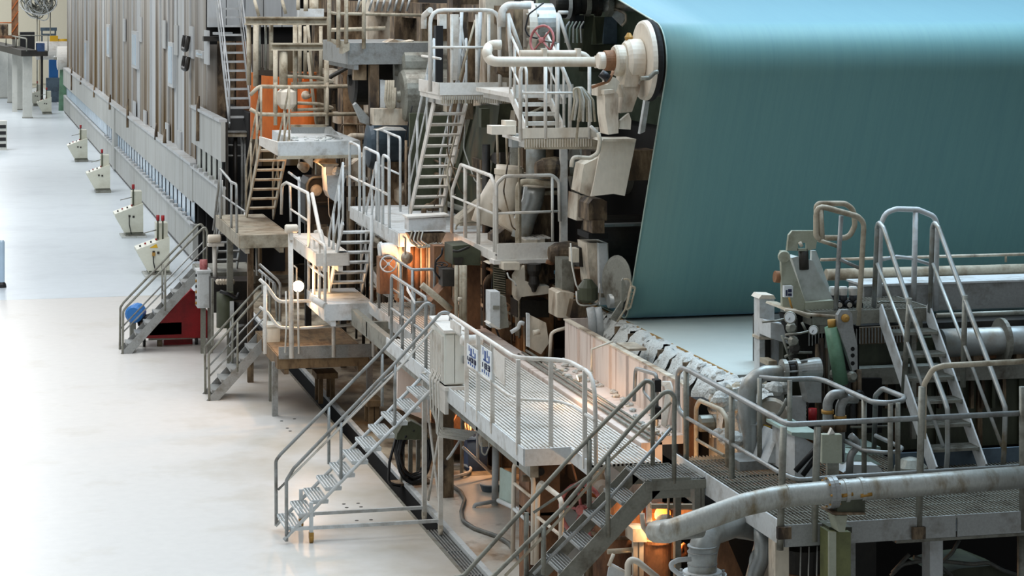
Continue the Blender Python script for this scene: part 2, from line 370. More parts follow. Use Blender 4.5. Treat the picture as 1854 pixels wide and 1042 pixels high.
for a in [(1290,250,345),(1290,395,480)]:
    p, q = pt('A', a[0], a[1], x=6.3), pt('A', a[0], a[2], x=6.3)
    part('cable_loop', MB().tube([V3((6.35, p.y-.5, p.z)), V3((6.3, p.y-.55, q.z)), V3((6.3, p.y+.55, q.z)), V3((6.35, p.y+.5, p.z))], .07, 6, .3), m_dark, hd)
# base panels, window band
y0b = pt('B', 1350, 860, z=0).y
hb = hd
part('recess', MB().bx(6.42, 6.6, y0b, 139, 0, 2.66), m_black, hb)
y = y0b
while y < 138:
    wd = 2.6
    part('base_panel', MB().bx(6.27, 6.42, y+.015, y+wd-.015, .05, 1.0), m_base, hb)
    part('upper_panel', MB().bx(6.25, 6.42, y+.015, y+wd-.015, 1.62, 2.62+R.uniform(0, .06)), m_base, hb)
    y += wd
part('sill', MB().bx(6.2, 6.3, y0b, 139, .98, 1.03), m_hoodl, hb)
part('cornice', MB().bx(6.2, 6.5, y0b, 139, 2.62, 2.70), m_hoodl, hb)
part('skirting', MB().bx(6.26, 6.4, y0b, 139, 0, .06), m_dark, hb)
y = y0b+.25
while y < 138:
    gp = .36 if y < 100 else .08
    part('window_pane', MB().bx(6.345, 6.352, y, y+1.3-gp, 1.03, 1.6), m_pane, hb)
    if y < 100: part('sill_block', MB().bx(6.22, 6.34, y+1.3-gp, y+1.3, 1.03, 1.10), m_hoodl, hb)
    y += 1.3
part('pier', MB().bx(6.19, 6.35, pt('B',800,60,x=6.25).y-.5, pt('B',800,60,x=6.25).y+.7, .1, 2.6), m_base, hb)
rg = T('raised_guard', 'grey guard panel with olive panes lifted above the black opening', 'machine panel', (6.3, 59, 1.68))
ya, yb = 55.4, pt('B', 1345, 400, x=6.28).y
part('lower_panel', MB().bx(6.27, 6.36, ya, yb, 1.68, 2.58), m_base, rg)
part('upper_panel', MB().bx(6.25, 6.36, ya, yb, 3.25, 4.22), m_base, rg)
part('cap_strip', MB().bx(6.2, 6.40, ya, yb, 4.22, 4.29), m_hoodl, rg)
part('sill', MB().bx(6.2, 6.38, ya, yb, 2.58, 2.63), m_hoodl, rg)
part('recess', MB().bx(6.37, 6.42, ya, yb, 1.7, 4.2), m_dark, rg)
k = ya+.2
while k < yb-1:
    part('window_pane', MB().bx(6.29, 6.297, k, k+.8, 2.63, 3.25), m_pane2, rg)
    part('sill_block', MB().bx(6.21, 6.32, k+.9, k+1.15, 2.63, 2.71), m_hoodl, rg); k += 1.25
he = T('hood_gable', 'pale sheet metal end wall of the dryer hood behind the steep ladder stair', 'machine panel', (7.2, 61, 0))
for i in range(5): part('end_sheet', MB().bx(6.5+i*.5, 6.98+i*.5, 60.9, 61.1, 2.7, 5.98), m_hood, he)
for i in range(5): part('end_sheet', MB().bx(6.5+i*.5, 6.98+i*.5, 60.7, 60.9, 6.45, 10), m_hoodl, he)
part('gap_shade_sheet', MB().bx(6.5, 9, 61.1, 61.2, 0, 10), m_black, he)  # black sheet stands in for the dark hood interior
part('opening_shade_sheet', MB().bx(7.0, 7.1, 56, 61, 0, 4.4), m_black, he, 'black sheet standing in for the dark of the opening')  # black sheet added for the darkness inside the hood opening

# ================================================================== CONSOLES
CB = [('cream floor console with yellow label and two beacons, nearest the stairs', 288, 501, 1, 2),
      ('cream console on a rough plinth with a cable and red beacon', 243, 430, 2, 1),
      ('cream console with one red beacon and a tidy thin plinth', 186, 349, 0, 1),
      ('fourth cream console down the aisle, counted from the red trolley', 147, 293, 0, 1),
      ('small far console with thin beacon near the white pillars', 85, 207, 0, 1),
      ('farthest visible console half hidden behind another console', 68, 192, 0, 1)]
cproto = {}
def console(x, y, lab, det, nb):
    t = T('control_console', lab, 'console', (x, y, 0), 'control consoles along the hood')
    W = .84
    prof = [(-.12, .12), (.42, .12), (.42, 1.02), (-.42, .72), (-.42, .66)]
    part('cabinet', MB().prism([(x+a, y-.4, z) for a, z in prof], (0, .9, 0)), m_cons, t)
    part('plinth', MB().bx(x-.1, x+.45, y-.42, y+.52, 0, .1), m_galvd, t)
    part('seam', MB().bx(x-.115, x+.423, y-.405, y+.505, .13, .16), m_olive, t)
    part('riser', MB().bx(x+.1, x+.40, y-.1, y+.42, .9, 1.36), m_cons, t)
    for k in range(nb):
        q = part('beacon_post', MB().cyl((x+.14+k*.12, y-.14-.1*k, .95), (x+.14+k*.12, y-.14-.1*k, 1.44), .022, 8), m_olive, t)
        part('beacon', MB().cyl((x+.14+k*.12, y-.14-.1*k, 1.44), (x+.14+k*.12, y-.14-.1*k, 1.58), .045, 10), m_red, q)
    for k in range(4):
        px_ = x-.32+k*.14; part('button', MB().cyl((px_, y-.25+.12*(k % 2), .74+.357*(px_-x+.42)), (px_-.012, y-.25+.12*(k % 2), .785+.357*(px_-x+.42)), .024, 8), m_rubber if k % 2 == 0 else m_red, t)
    part('socket', MB().bx(x-.02, x+.04, y-.425, y-.39, .62, .68), m_dark, t)
    part('socket', MB().bx(x+.1, x+.16, y-.425, y-.39, .60, .66), m_dark, t)
    if det == 1:
        part('warning_label', MB().prism([(x-.1, y-.404, .76), (x+.12, y-.404, .76), (x+.08, y-.404, .86)], (0, -.004, 0)), m_yellow, t)
        part('plug', MB().bx(x-.03, x+.05, y-.45, y-.4, .55, .64), m_brass, t)
    if det:
        part('cable', MB().tube([(x+.0, y-.42, .62), (x+.0, y-.46, .4), (x+.06, y-.46, .12)], .014, 6, .1), m_rubber, t)
        part('rough_footing', MB().bx(x-.22, x+.52, y-.5, y+.6, 0, .05), m_crust, t)
    part('side_lamp_arm', MB().tube([(x+.1, y-.2, 1.2), (x-.25, y-.2, 1.12)], .014, 6), m_galvd, t)
for lab, a, b_, det, nb in CB:
    p = pt('Z', a, b_, z=0); console(p.x-.15, p.y+.4, lab, det, nb)

# ================================================================== FAR BACKGROUND
pl = [('white square pillar at the near end of the pillar line', 50, 214, .26), ('second white pillar, partly behind the nearest pillar', 33, 199, .28),
      ('slim white pillar beside the blue bins', 22, 186, .28), ('white pillar at the frame edge far down the aisle', 8, 178, .5)]
for lab, a, b_, w_ in pl:
    p = pt('Z', a, b_, z=0); t = T('pillar', lab, 'pillar', (p.x, p.y, 0), 'white pillars along the far aisle')
    part('shaft', MB().bx(p.x-w_, p.x+w_, p.y, p.y+.7, 0, 3.6), m_pillar, t)
    part('foot_plate', MB().bx(p.x-w_-.03, p.x+w_+.03, p.y-.03, p.y+.73, 0, .05), m_galvd, t)
p = pt('Z', 50, 214, z=0)
b = MB().prism([(p.x-.4, p.y-1.5, 3.6), (p.x+.5, p.y-1.5, 3.6), (1.5, 168, 3.6), (.6, 168, 3.6)], (0, 0, .35))
wk = T('far_walkway', 'dark steel walkway on top of the white pillars', 'walkway', (p.x, p.y, 3.6)); part('deck', b, m_dark, wk)
part('handrail', MB().tube([(p.x-.1, p.y-1.5, 4.6), (1.1, 168, 4.6)], .05, 6), m_galvd, wk)
for k in range(6): part('post', MB().cyl((p.x-.1+(1.2-p.x)*k/6, p.y-1.5+(168-p.y)*k/6, 3.9), (p.x-.1+(1.2-p.x)*k/6, p.y-1.5+(168-p.y)*k/6, 4.6), .04, 6), m_galvd, wk)
for (a, b_, h_), lab in zip([(14, 173, .9), (24, 176, .9)], ['blue waste drum farther from the aisle, by the slim pillar', 'blue waste drum nearer the aisle, by the slim pillar']):
    q = pt('Z', a, b_, z=0); t = T('waste_drum', lab, 'drum', (q.x, q.y, 0), 'blue waste drums')
    part('barrel', MB().lathe((q.x, q.y, 0), (0,0,1), [(0,.2),(.03,.22),(.3,.22),(.32,.235),(.34,.22),(.6,.22),(.62,.235),(.64,.22),(.86,.22),(.9,.2)], 16), m_bluet, t)
    part('lid', MB().cyl((q.x, q.y, .9), (q.x, q.y, .94), .23, 16), m_blue, t)
q = pt('Z', 60, 103, y=146)
dm = T('winder_platform', 'dark blue-black machine platform with rails at the far aisle end', 'machine', (q.x, 146, 0))
part('deck', MB().bx(q.x-.9, q.x+.9, 145.5, 148, 3.2, 3.5), m_dark, dm); part('cabinet', MB().bx(q.x-.8, q.x+.1, 146, 147.5, 3.5, 4.7), m_rubber, dm)
part('control_box', MB().bx(q.x+.2, q.x+.7, 145.6, 147, 3.5, 4.0), m_blue, dm)
for dx in (-.8, .45): part('leg', MB().bx(q.x+dx, q.x+dx+.16, 145.7, 145.9, 0, 3.2), m_dark, dm)
part('handrail', MB().tube([(q.x-.9, 145.5, 3.5), (q.x-.9, 145.5, 4.5), (q.x+.9, 145.5, 4.5), (q.x+.9, 145.5, 3.5)], .04, 6), m_galvd, dm)
q = pt('Z', 112, 105, y=141)
t = T('paper_reel', 'large white paper reel beyond the far end of the hood', 'reel', (q.x, 141, q.z-.75))
part('roll', MB().lathe((q.x-.3, 141, q.z), (1,0,0), [(0,.6),(.03,.72),(3,.72),(3.03,.6)], 28), m_white, t); part('core', MB().cyl((q.x-.5, 141, q.z), (q.x+3.2, 141, q.z), .12, 12), m_steel, t)
part('stand', MB().prism([(q.x-.2, 140.9, 0), (q.x+.3, 140.9, 0), (q.x+.2, 140.9, q.z), (q.x-.1, 140.9, q.z)], (0, .2, 0)), m_greenp, t, 'green reel stand')
q = pt('Z', 97, 73, y=152)
t = T('yellow_winch', 'bright yellow hoist unit beside the far beige wall', 'hoist', (q.x, 152, q.z-.3))
part('body', MB().bx(q.x-.24, q.x+.28, 151.8, 152.4, q.z-.3, q.z+.3), m_yellow, t); part('drum', MB().cyl((q.x+.3, 152, q.z-.1), (q.x+.9, 152, q.z-.1), .2, 12), m_yellow, t)
part('bracket', MB().bx(q.x-.3, q.x+.3, 151.9, 152.3, 0, q.z-.3), m_bluet, t, 'blue column below the hoist'); part('blue_casing', MB().bx(q.x-.5, q.x+1.2, 151.5, 151.9, 0, 1.6), m_bluedr, t); part('white_wrap', MB().lathe((q.x-1.2, 151, 3.4), (1,0,0), [(0,.5),(.05,.6),(2.2,.6),(2.25,.5)], 18), m_white, t)
q = pt('Z', 88, 53, y=158)
t = T('blue_beam_frame', 'small blue-green beam frame high before the beige end wall', 'frame', (q.x, 158, 0))
part('beam', MB().bx(q.x-.55, q.x+.55, 157.8, 158.2, q.z-.1, q.z+.12), m_bluedr, t); part('lower_beam', MB().bx(q.x-.5, q.x+.5, 157.8, 158.2, q.z-.45, q.z-.3), m_bluedr, t)
for dx in (-.5, .4): part('post', MB().bx(q.x+dx, q.x+dx+.1, 157.9, 158.1, 0, q.z), m_bluedr, t)
q = pt('Z', 70, 2, y=152)
t = T('wire_globe', 'big ball of tangled grey wire loops on thin legs at the hall end', 'wire sculpture', (q.x, 152, 0))
for k in range(34):
    e1 = V3((R.gauss(0,1), R.gauss(0,1), R.gauss(0,1))).normalized(); e2 = e1.orthogonal().normalized(); e3 = e1.cross(e2); rr = R.uniform(.35, 1.15); oc = e1*R.uniform(-.4,.4)+V3((R.uniform(-.3,.3), R.uniform(-.3,.3), R.uniform(-.3,.3)))
    part('wire_loop', MB().tube([V3((q.x, 152, q.z)) + oc + (e2*math.cos(2*math.pi*j/20) + e3*math.sin(2*math.pi*j/20))*rr for j in range(21)], .035, 5, cap=False), m_galvd if k % 3 else m_cool, t)
for dx in (-.1, .75): part('leg', MB().cyl((q.x+dx, 152, 0), (q.x+dx, 152, q.z-.4), .035, 6), m_galvd, t)
q = pt('Z', 27, 52, y=140)
t = T('orange_gantry', 'rust orange gantry mast and cab high at the hall end', 'crane', (q.x, 140, 0))
part('mast', MB().bx(q.x-.2, q.x+.2, 139.8, 140.2, 4.4, 11), m_rust, t)
for k in range(8): part('lattice', MB().bar((q.x-.2, 139.78, 4.8+k*.7), (q.x+.2, 139.78, 5.4+k*.7), .05, .06), m_orange, t)
part('cab_floor', MB().bx(q.x-1.6, q.x+.2, 139.6, 141, 4.45, 4.62), m_rust, t); part('cab', MB().bx(q.x-1.5, q.x-.4, 139.9, 140.8, 4.62, 5.3), m_grime, t)
part('cab_rail', MB().tube([(q.x-1.6, 139.6, 4.6), (q.x-1.6, 139.6, 5.4), (q.x-.2, 139.6, 5.4)], .035, 6), m_orange, t)
part('support', MB().bx(q.x-.15, q.x+.15, 140.3, 140.6, 0, 4.45), m_pillar, t)
q = pt('Z', 6, 272, z=0)
t = T('vent_cabinet', 'white floor cabinet with four dark vent slots at the frame edge', 'cabinet', (q.x-.5, q.y, 0))
part('body', MB().bx(q.x-1.2, q.x+.17, q.y+.02, q.y+.7, 0, 1.35), m_pillar, t)
for k in range(4): part('vent', MB().bx(q.x-1.1, q.x+.12, q.y, q.y+.03, .14+k*.29, .30+k*.29), m_rubber, t)
q = pt('Z', 3, 520, z=0)
t = T('bollard', 'pale blue glossy bollard with black foot in the white aisle', 'bollard', (q.x, q.y, 0))
part('column', MB().lathe((q.x, q.y, .12), (0,0,1), [(0,.06),(.02,.075),(1.02,.075),(1.06,.05)], 16), m_pane, t); part('foot', MB().lathe((q.x, q.y, 0), (0,0,1), [(0,.12),(.08,.11),(.13,.08)], 16), m_rubber, t)
# ================================================================== TEAL FELT, SHEET, TROUGH
XE = 9.13
t = T('forming_roll', 'white-ended top roll carrying the teal felt', 'roll', (9.05, 29.1, 6.0))
rc = pt('Z', 1176, 109, x=9.05); RY, RZ = rc.y, rc.z
part('end_disc', MB().lathe((8.93, RY, RZ), (1,0,0), [(0,.50),(.012,.53),(.05,.54),(.075,.54)], 48), m_creamc, t, 'white end disc')
part('dark_rim', MB().lathe((9.0, RY, RZ), (1,0,0), [(0,.535),(.03,.552),(.07,.55),(.1,.5)], 48), m_black, t)
part('shell', MB().cyl((9.1, RY, RZ), (18, RY, RZ), .49, 40), m_dark, t)
part('journal_boss', MB().lathe((8.93, RY, RZ), (-1,0,0), [(0,.27),(.12,.27),(.14,.2),(.3,.2)], 28), m_cream, t)
# felt: upper run -> round the top roll -> slanting front -> round the lower roll
FB = pt('Z', 1140, 581, x=XE)
prof = []
rr = .51
up = V3((0, 12, 1.9)).normalized()           # upper run goes away and slightly up
n_up = math.atan2(up.y, -up.z) if False else None
a0 = math.atan2(.985, -.16)                  # angle on the roll where the upper run leaves
prof.append((RY + math.cos(a0)*rr + 12, RZ + math.sin(a0)*rr + 2.0))
lo_c = (FB.y + .28, FB.z + .25); lr = .24
vy, vz = lo_c[0]-RY, lo_c[1]-RZ; LL = math.hypot(vy, vz); base_a = math.atan2(vz, vy); off = math.acos((rr-lr)/LL)
at = base_a - off                              # outer tangent on the camera side
while at < 0: at += 2*math.pi
for k in range(25): q = a0 + (at-a0)*k/24; prof.append((RY+math.cos(q)*rr, RZ+math.sin(q)*rr))
for k in range(1, 8): 
    p0 = (RY+math.cos(at)*rr, RZ+math.sin(at)*rr); p1 = (lo_c[0]+math.cos(at)*lr, lo_c[1]+math.sin(at)*lr)
    prof.append((p0[0]+(p1[0]-p0[0])*k/8, p0[1]+(p1[1]-p0[1])*k/8))
for k in range(13): q = at + (math.radians(275)-at)*k/12; prof.append((lo_c[0]+math.cos(q)*lr, lo_c[1]+math.sin(q)*lr))
prof.append((36, lo_c[1]-lr))
b = MB()
xs = [XE+ i*.8 for i in range(12)]
vs = [(x, y_, z_) for x in xs for y_, z_ in prof]; n = len(prof)
b.add(vs, [(i*n+j, i*n+j+1, (i+1)*n+j+1, (i+1)*n+j) for i in range(len(xs)-1) for j in range(n-1)], True)
fo = one('felt_fabric', b, m_teal, 'wide teal felt running over the top roll and down to the paper sheet', 'fabric')
sm = fo.modifiers.new('thick', 'SOLIDIFY'); sm.thickness = .012; sm.offset = 0
part('selvedge', MB().tube([V3((XE, y_, z_)) for y_, z_ in prof], .012, 5), m_mint, fo, 'pale edge of the felt')
t = T('lower_felt_roll', 'dark lower roll where the teal felt meets the paper sheet', 'roll', (9.2, lo_c[0], lo_c[1]-.2))
part('shell', MB().cyl((9.16, lo_c[0], lo_c[1]), (18, lo_c[0], lo_c[1]), lr-.015, 28), m_dark, t)
part('journal', MB().cyl((8.9, lo_c[0], lo_c[1]), (9.2, lo_c[0], lo_c[1]), .1, 16), m_steel, t)
zs = lo_c[1]-lr-.03
sh = T('forming_table', 'flat table carrying the pale wet paper sheet between felt and headbox', 'machine table', (12, 27, 0))
part('paper_sheet', MB().bx(XE, 18, 25.95, 36, zs-.03, zs), m_sheet, sh, 'smooth pale wet paper sheet')
part('sheet_edge', MB().bx(XE-.015, XE+.004, 25.95, 34, zs-.04, zs+.004), m_brass, sh, 'yellowish deckle edge')
part('table_body', MB().bx(9.25, 17.5, 27, 34, 1.2, zs-.06), m_dark, sh)
# crusted side beam
cb = T('pulp_crusted_edge', 'side edge of the paper table caked in white pulp crust', 'machine edge', (8.85, 27.5, 2.0))
CY0, CY1 = 24.6, 31.2
y = CY0; i = 0
while y < CY1:
    wd = R.uniform(.5, .85); b = MB(); nx, ny = 10, 14; vs = []
    for a in range(nx+1):
        for c_ in range(ny+1):
            q = a/nx; X = 8.80 + .30*max(0, (q-.45)/.55)**.8 + .05*q; Z = 2.12 + (zs-2.12)*min(1, q/.72)**.8 ; Y = y + (wd-.1)*c_/ny
            nn = mnoise.noise(V3((X*6, Y*6, Z*6+i)))*.07 + mnoise.noise(V3((X*17, Y*17, Z*17)))*.035
            vs.append((X - abs(nn)*1.1, Y+nn*.3, Z + nn*.7 - (.03 if c_ in (0, ny) else 0)))
    b.add(vs, [(a*(ny+1)+c_, a*(ny+1)+c_+1, (a+1)*(ny+1)+c_+1, (a+1)*(ny+1)+c_) for a in range(nx) for c_ in range(ny)], True)
    part('crust_lump', b, m_crust, cb)
    for k_ in range(9):
        q_ = V3((R.uniform(8.84, 9.08), R.uniform(y+.05, y+wd-.15), 0)); q_.z = 2.3+(zs-2.36)*min(1, (q_.x-8.76)/.22)-R.uniform(0,.06); s_ = R.uniform(.03, .075)
        part('pulp_clod', MB().lathe(q_, (R.uniform(-.6,.2), R.uniform(-.4,.4), 1), [(0,s_*.7),(s_*.5,s_),(s_*1.1,s_*.8),(s_*1.45,s_*.25)], 8), m_crust, cb)
    part('clamp', MB().bx(8.9, 9.1, y+wd-.09, y+wd-.05, 2.1, zs-.06+R.uniform(-.03,.02)), m_grime, cb, 'dark strip in the gap between the crusted segments')  # dark strip fills the gap between crust lumps
    y += wd; i += 1
part('beam_core', MB().bx(8.95, 9.1, CY0+.3, CY1, 1.9, zs-.12), m_crust, cb)
for a, b_ in [(1385,480),(1240,610)]:
    p = pt('K', a, b_, x=8.6); part('ledge_plate', MB().bx(8.5, 8.75, p.y-.3, p.y+.25, p.z-.03, p.z), m_cream, cb)
# pulp lumps on the end
for k in range(14):
    p = V3((R.uniform(8.62, 9.05), R.uniform(24.7, 25.5), 2.25)); rr_ = R.uniform(.06, .13)
    part('pulp_clod', MB().lathe(p, (R.uniform(-.3,.3), R.uniform(-.3,.3), 1), [(0,rr_*.8),(rr_*.5,rr_),(rr_,rr_*.7),(rr_*1.3,rr_*.2)], 9), m_crust, cb)
# trough
tr = T('save_all_trough', 'long pinkish white trough panel streaked with rust beside the walkway', 'trough', (8.4, 29, 2.0))
ty1 = pt('K', 945, 300, x=8.4).y; ty0 = 25.6
ny = 7
for k in range(ny):
    ya, yb = ty0+(ty1-ty0)*k/ny, ty0+(ty1-ty0)*(k+1)/ny
    part('panel', MB().bx(8.38, 8.42, ya+.008, yb-.008, 2.2, 2.79), m_pink, tr)
    part('rib', MB().bx(8.345, 8.385, ya-.012, ya+.012, 2.22, 2.77), m_pink, tr)
part('rim', MB().bx(8.36, 8.44, ty0, ty1, 2.785, 2.805), m_cream, tr)
part('end_plate', MB().bx(8.4, 8.75, ty1, ty1+.03, 2.1, 2.8), m_pink, tr)
for k in range(60): q = V3((R.uniform(8.06, 8.36), R.uniform(ty0, ty1), 2.2)); s_ = R.uniform(.015, .05); part('ledge_crumb', MB().lathe(q, (R.uniform(-.3,.3), R.uniform(-.3,.3), 1), [(0,s_),(s_*.6,s_*1.2),(s_*1.1,s_*.4)], 6), m_crust if k % 3 else m_cream, tr)
part('bottom_ledge', MB().bx(8.05, 8.4, ty0, ty1, 2.1, 2.2), m_pink, tr)
part('lower_apron', MB().bx(7.84, 8.1, ty0, 38, 1.3, 2.13), m_pink, tr)
for k in range(3): part('ledge_pipe', MB().cyl((7.95+.06*k, ty0, 2.16+.025*k), (7.95+.06*k, ty1+1, 2.16+.025*k), .018, 6), m_galvd, tr)

# ================================================================== WALKWAY W1
W1 = T('main_walkway', 'long pale grating walkway along the trough with jogged railing', 'walkway', (7.1, 30, 0))
Z1 = 2.1; ye1 = pt('L', 640, 170, z=Z1).y; yc = pt('L', 880, 140, z=Z1).y
XO = 6.42
grating(W1, XO, 7.8, ye1, 34.3, Z1, 'y', .05, m_grat, .03, .028); grating(W1, 6.98, 7.8, 24.7, ye1-.01, Z1, 'y', .05, m_grat, .03, .026); grating(W1, 6.87, 7.8, 34.32, 38.3, Z1, 'y', .05, m_grat, .03, .026)
for k in range(9):
    ya = ye1 + (34.3-ye1)*k/9; part('toe_board', MB().bx(XO-.015, XO+.005, ya+.004, ya+(34.3-ye1)/9-.004, Z1-.17, Z1+.03), m_cool, W1)
part('end_board', MB().bx(XO, 6.98, ye1-.02, ye1, Z1-.17, Z1+.03), m_cool, W1)
part('toe_board', MB().bx(6.97, 6.99, 24.7, ye1, Z1-.15, Z1+.02), m_cool, W1)
part('toe_board', MB().bx(6.85, 6.87, 34.3, 38.3, Z1-.17, Z1+.03), m_cool, W1)
part('beam', MB().bx(6.5, 6.6, ye1+.05, 38, Z1-.32, Z1-.05), m_galvd, W1); part('beam', MB().bx(7.6, 7.7, 25, 38, Z1-.32, Z1-.05), m_galvd, W1)
for ya in (26.2, 28.4, 31, 33.5, 36.5): part('cross_beam', MB().bx(6.5, 7.75, ya, ya+.1, Z1-.3, Z1-.06), m_galvd, W1)
part('support', MB().bx(7.4, 7.6, 28.6, 28.8, 0, Z1-.3), m_grime, W1)
part('support', MB().bx(6.9, 7.1, 32.6, 32.8, 0, Z1-.3), m_grime, W1); part('support', MB().bx(7.0, 7.2, 36.6, 36.8, 0, Z1-.3), m_grime, W1)
# outer rail
zr = 3.12
tp = [V3((XO, 31.5-.9, zr-.0)), V3((XO, 26.05, zr)), V3((6.97, 25.75, zr)), V3((7.0, 24.65, zr))]
yR0 = pt('K', 140, 230, x=XO).y; tp[0].y = yR0
hrail(W1, tp + [V3((7.0, 24.6, Z1))], m_white, .026, .35)
hrail(W1, [V3((XO, 28.6, 2.62)), V3((XO, 26.4, 2.62)), V3((XO+.05, 26.1, 2.62)), V3((6.9, 25.85, 2.62)), V3((6.98, 25.5, 2.62)), V3((6.98, 24.6, 2.62))], m_white, .018, .25, 'mid_rail')
for a in (250, 330, 430, 610): 
    p = pt('K', a, 560, x=XO); part('post', MB().bx(XO-.025, XO+.025, p.y-.02, p.y+.02, Z1-.1, zr), m_white, W1)
p = pt('K', 838, 700, y=25.85); part('post', MB().bx(p.x-.025, p.x+.025, 25.83, 25.87, Z1-.1, zr), m_white, W1)
p = pt('K', 1075, 720, x=6.98); part('post', MB().bx(6.955, 7.005, p.y-.02, p.y+.02, Z1-.1, zr), m_white, W1)
part('kick_panel', MB().bx(XO-.01, XO+.01, yR0-.6, yR0, 2.95, 3.06), m_white, W1)
# rear part of the rail
p0, p1 = pt('R', 490, 580, x=6.44), pt('R', 935, 860, x=6.44)
rail(W1, [V3((6.44, p0.y, zr)), V3((6.44, p1.y, zr))], Z1, m_galv, .026, 1, .8, .1)
p0, p1 = pt('R', 330, 250, x=6.87), pt('R', 760, 490, x=6.87)
rail(W1, [V3((6.87, p0.y, zr)), V3((6.87, p1.y, zr)), V3((6.87+.35, p1.y, zr))], Z1, m_galv, .024, 1, 1.0, .06)
b = MB(); p, q = pt('R', 685, 700, x=6.40), pt('R', 790, 930, x=6.40)
one('blank_sign', MB().prism([(6.40, p.y, p.z), (6.40, q.y, p.z-.14), (6.40, q.y, q.z), (6.40, p.y, q.z+.12)], (.012, 0, 0)), m_sign, 'blank white plate hung on the galvanised rail behind the rolling stair', 'plate')
p, q = pt('K', 440, 480, x=6.39), pt('K', 518, 640, x=6.39)
one('blank_sign', MB().prism([(6.385, p.y, 3.08), (6.385, q.y, 3.06), (6.385, q.y, 2.72), (6.385, p.y, 2.78)], (.012, 0, 0)), m_white, 'blank off-white plate under the white handrail beside the number signs', 'plate')
# number signs (blue pictogram over blue number), as flat print on white plates
def glyph(b, ch, y0, z0, w, h, x, t):
    seg = {'1': [(.5,0,.5,1)], '0': [(0,0,0,1),(1,0,1,1),(0,1,1,1),(0,0,1,0)], '2': [(0,1,1,1),(1,1,1,.5),(1,.5,0,.5),(0,.5,0,0),(0,0,1,0)],
           '3': [(0,1,1,1),(1,1,1,0),(0,.5,1,.5),(0,0,1,0)], 'U': [(0,1,0,0),(0,0,1,0),(1,0,1,1)], 'F': [(0,0,0,1),(0,1,1,1),(0,.5,.8,.5)], '8': [(0,0,0,1),(1,0,1,1),(0,1,1,1),(0,0,1,0),(0,.5,1,.5)]}[ch]
    for a, c_, d, e in seg: b.bar((x, y0-a*w, z0+c_*h), (x, y0-d*w, z0+e*h), t, t)
def numsign(lab, a0, t0, a1, t1, chars, x=6.36):
    p, q = pt('V', a0, t0, x=x), pt('V', a1, t1, x=x)
    t = T('number_sign', lab, 'sign', (x, (p.y+q.y)/2, q.z))
    part('plate', MB().bx(x, x+.012, q.y, p.y, q.z, p.z), m_sign, t)
    hh = p.z-q.z; wd = p.y-q.y; b = MB()
    for k, (ya, yb, za, zb) in enumerate([(.2,.25,.72,.98),(.35,.5,.55,.9),(.6,.66,.7,.95),(.25,.75,.52,.58),(.75,.85,.55,.8)]):
        part('pictogram', MB().bx(x-.004, x, p.y-yb*wd, p.y-ya*wd, q.z+za*hh, q.z+zb*hh), m_signb, t, 'blue print')
    for k, ch in enumerate(chars):
        b = MB(); glyph(b, ch, p.y-wd*(.12+.29*k), q.z+hh*.27, wd*.18, hh*.17, x-.003, .014); part('numeral', b, m_signd, t)
    for k in range(4): part('print_bar', MB().bx(x-.004, x, p.y-wd*(.2+.2*k), p.y-wd*(.12+.2*k), q.z+hh*.06, q.z+hh*(.16+.04*(k % 2))), m_signb, t)
numsign('white sign with blue print hanging beside the white electrical cabinet', 425, 400, 548, 730, 'U03')
numsign('white sign with blue print next to the blank off-white plate', 590, 420, 712, 830, '183')

# ================================================================== ROLLING STAIR S1
NY, FY = 30.4, 31.22
S1 = T('rolling_stair', 'galvanised rolling stair on casters leading up to the white electrical cabinet', 'stair', (5.3, 30.8, 0))
ft = pt('J', 130, 805, y=NY); tp_ = pt('I', 1215, 200, y=NY)
wv = V3((0, FY-NY, 0)); f0 = V3((ft.x, NY, .06)); t0_ = V3((tp_.x, NY, 2.1))
stringers(S1, f0, t0_, wv, m_cool, 'tube', .026)
treads(S1, f0-V3((.05,0,.0)), t0_+V3((.0,0,-.02)), wv, 12, m_cool, 'grate', .22, False, 6)
hrail(S1, PY(NY, 'J', (150, 800), (148, 375), (200, 290)) + PY(NY, 'I', (905, 70)) + PY(NY, 'H', (1400, 560), (1440, 548), (1490, 575), (1470, 660)), m_galv, .024, .1)
hrail(S1, PY(FY, 'J', (78, 690), (75, 235), (110, 190)) + PY(FY, 'I', (790, 10)) + PY(FY, 'H', (1270, 490), (1305, 475), (1335, 500), (1330, 600)), m_galv, .024, .1)
hrail(S1, PY(NY, 'I', (160, 880), (900, 140)) + PY(NY, 'H', (1340, 690)), m_white, .017, .05, 'mid_rail')
hrail(S1, PY(FY, 'I', (90, 950), (440, 600), (820, 190), (1000, 40)), m_galv, .017, .05, 'mid_rail')
for yy, zz, a, t0, t1 in [(FY,'I',445,370,770),(NY,'I',530,480,875),(NY,'I',907,60,520),(FY,'I',818,0,365)]:
    p, q = pt(zz, a, t0, y=yy), pt(zz, a, t1, y=yy); part('post', MB().tube([p, V3((p.x, yy, q.z))], .022, 6), m_galv, S1)
for yy, p, q in [(NY, pt('J',180,772,y=NY), pt('J',1225,708,y=NY)), (FY, pt('J',330,648,y=FY), pt('J',1112,600,y=FY))]:
    part('floor_bar', MB().bar((p.x, yy, .2), (q.x, yy, .2), .04, .045), m_cool, S1)
    zt = 2.1
    part('leg', MB().bx(q.x-.03, q.x+.03, yy-.03, yy+.03, .14, zt), m_white, S1)
    xk = pt('J', 322, 720, y=NY).x if yy == NY else pt('J', 250, 620, y=FY).x
    part('front_leg', MB().bx(xk-.025, xk+.025, yy-.025, yy+.025, .14, .55), m_cool, S1)
    caster(S1, (xk, yy, 0), .055, m_brass, m_brass); caster(S1, (q.x, yy, 0), .055, m_cream, m_cream)
xr = pt('J', 1225, 708, y=NY).x
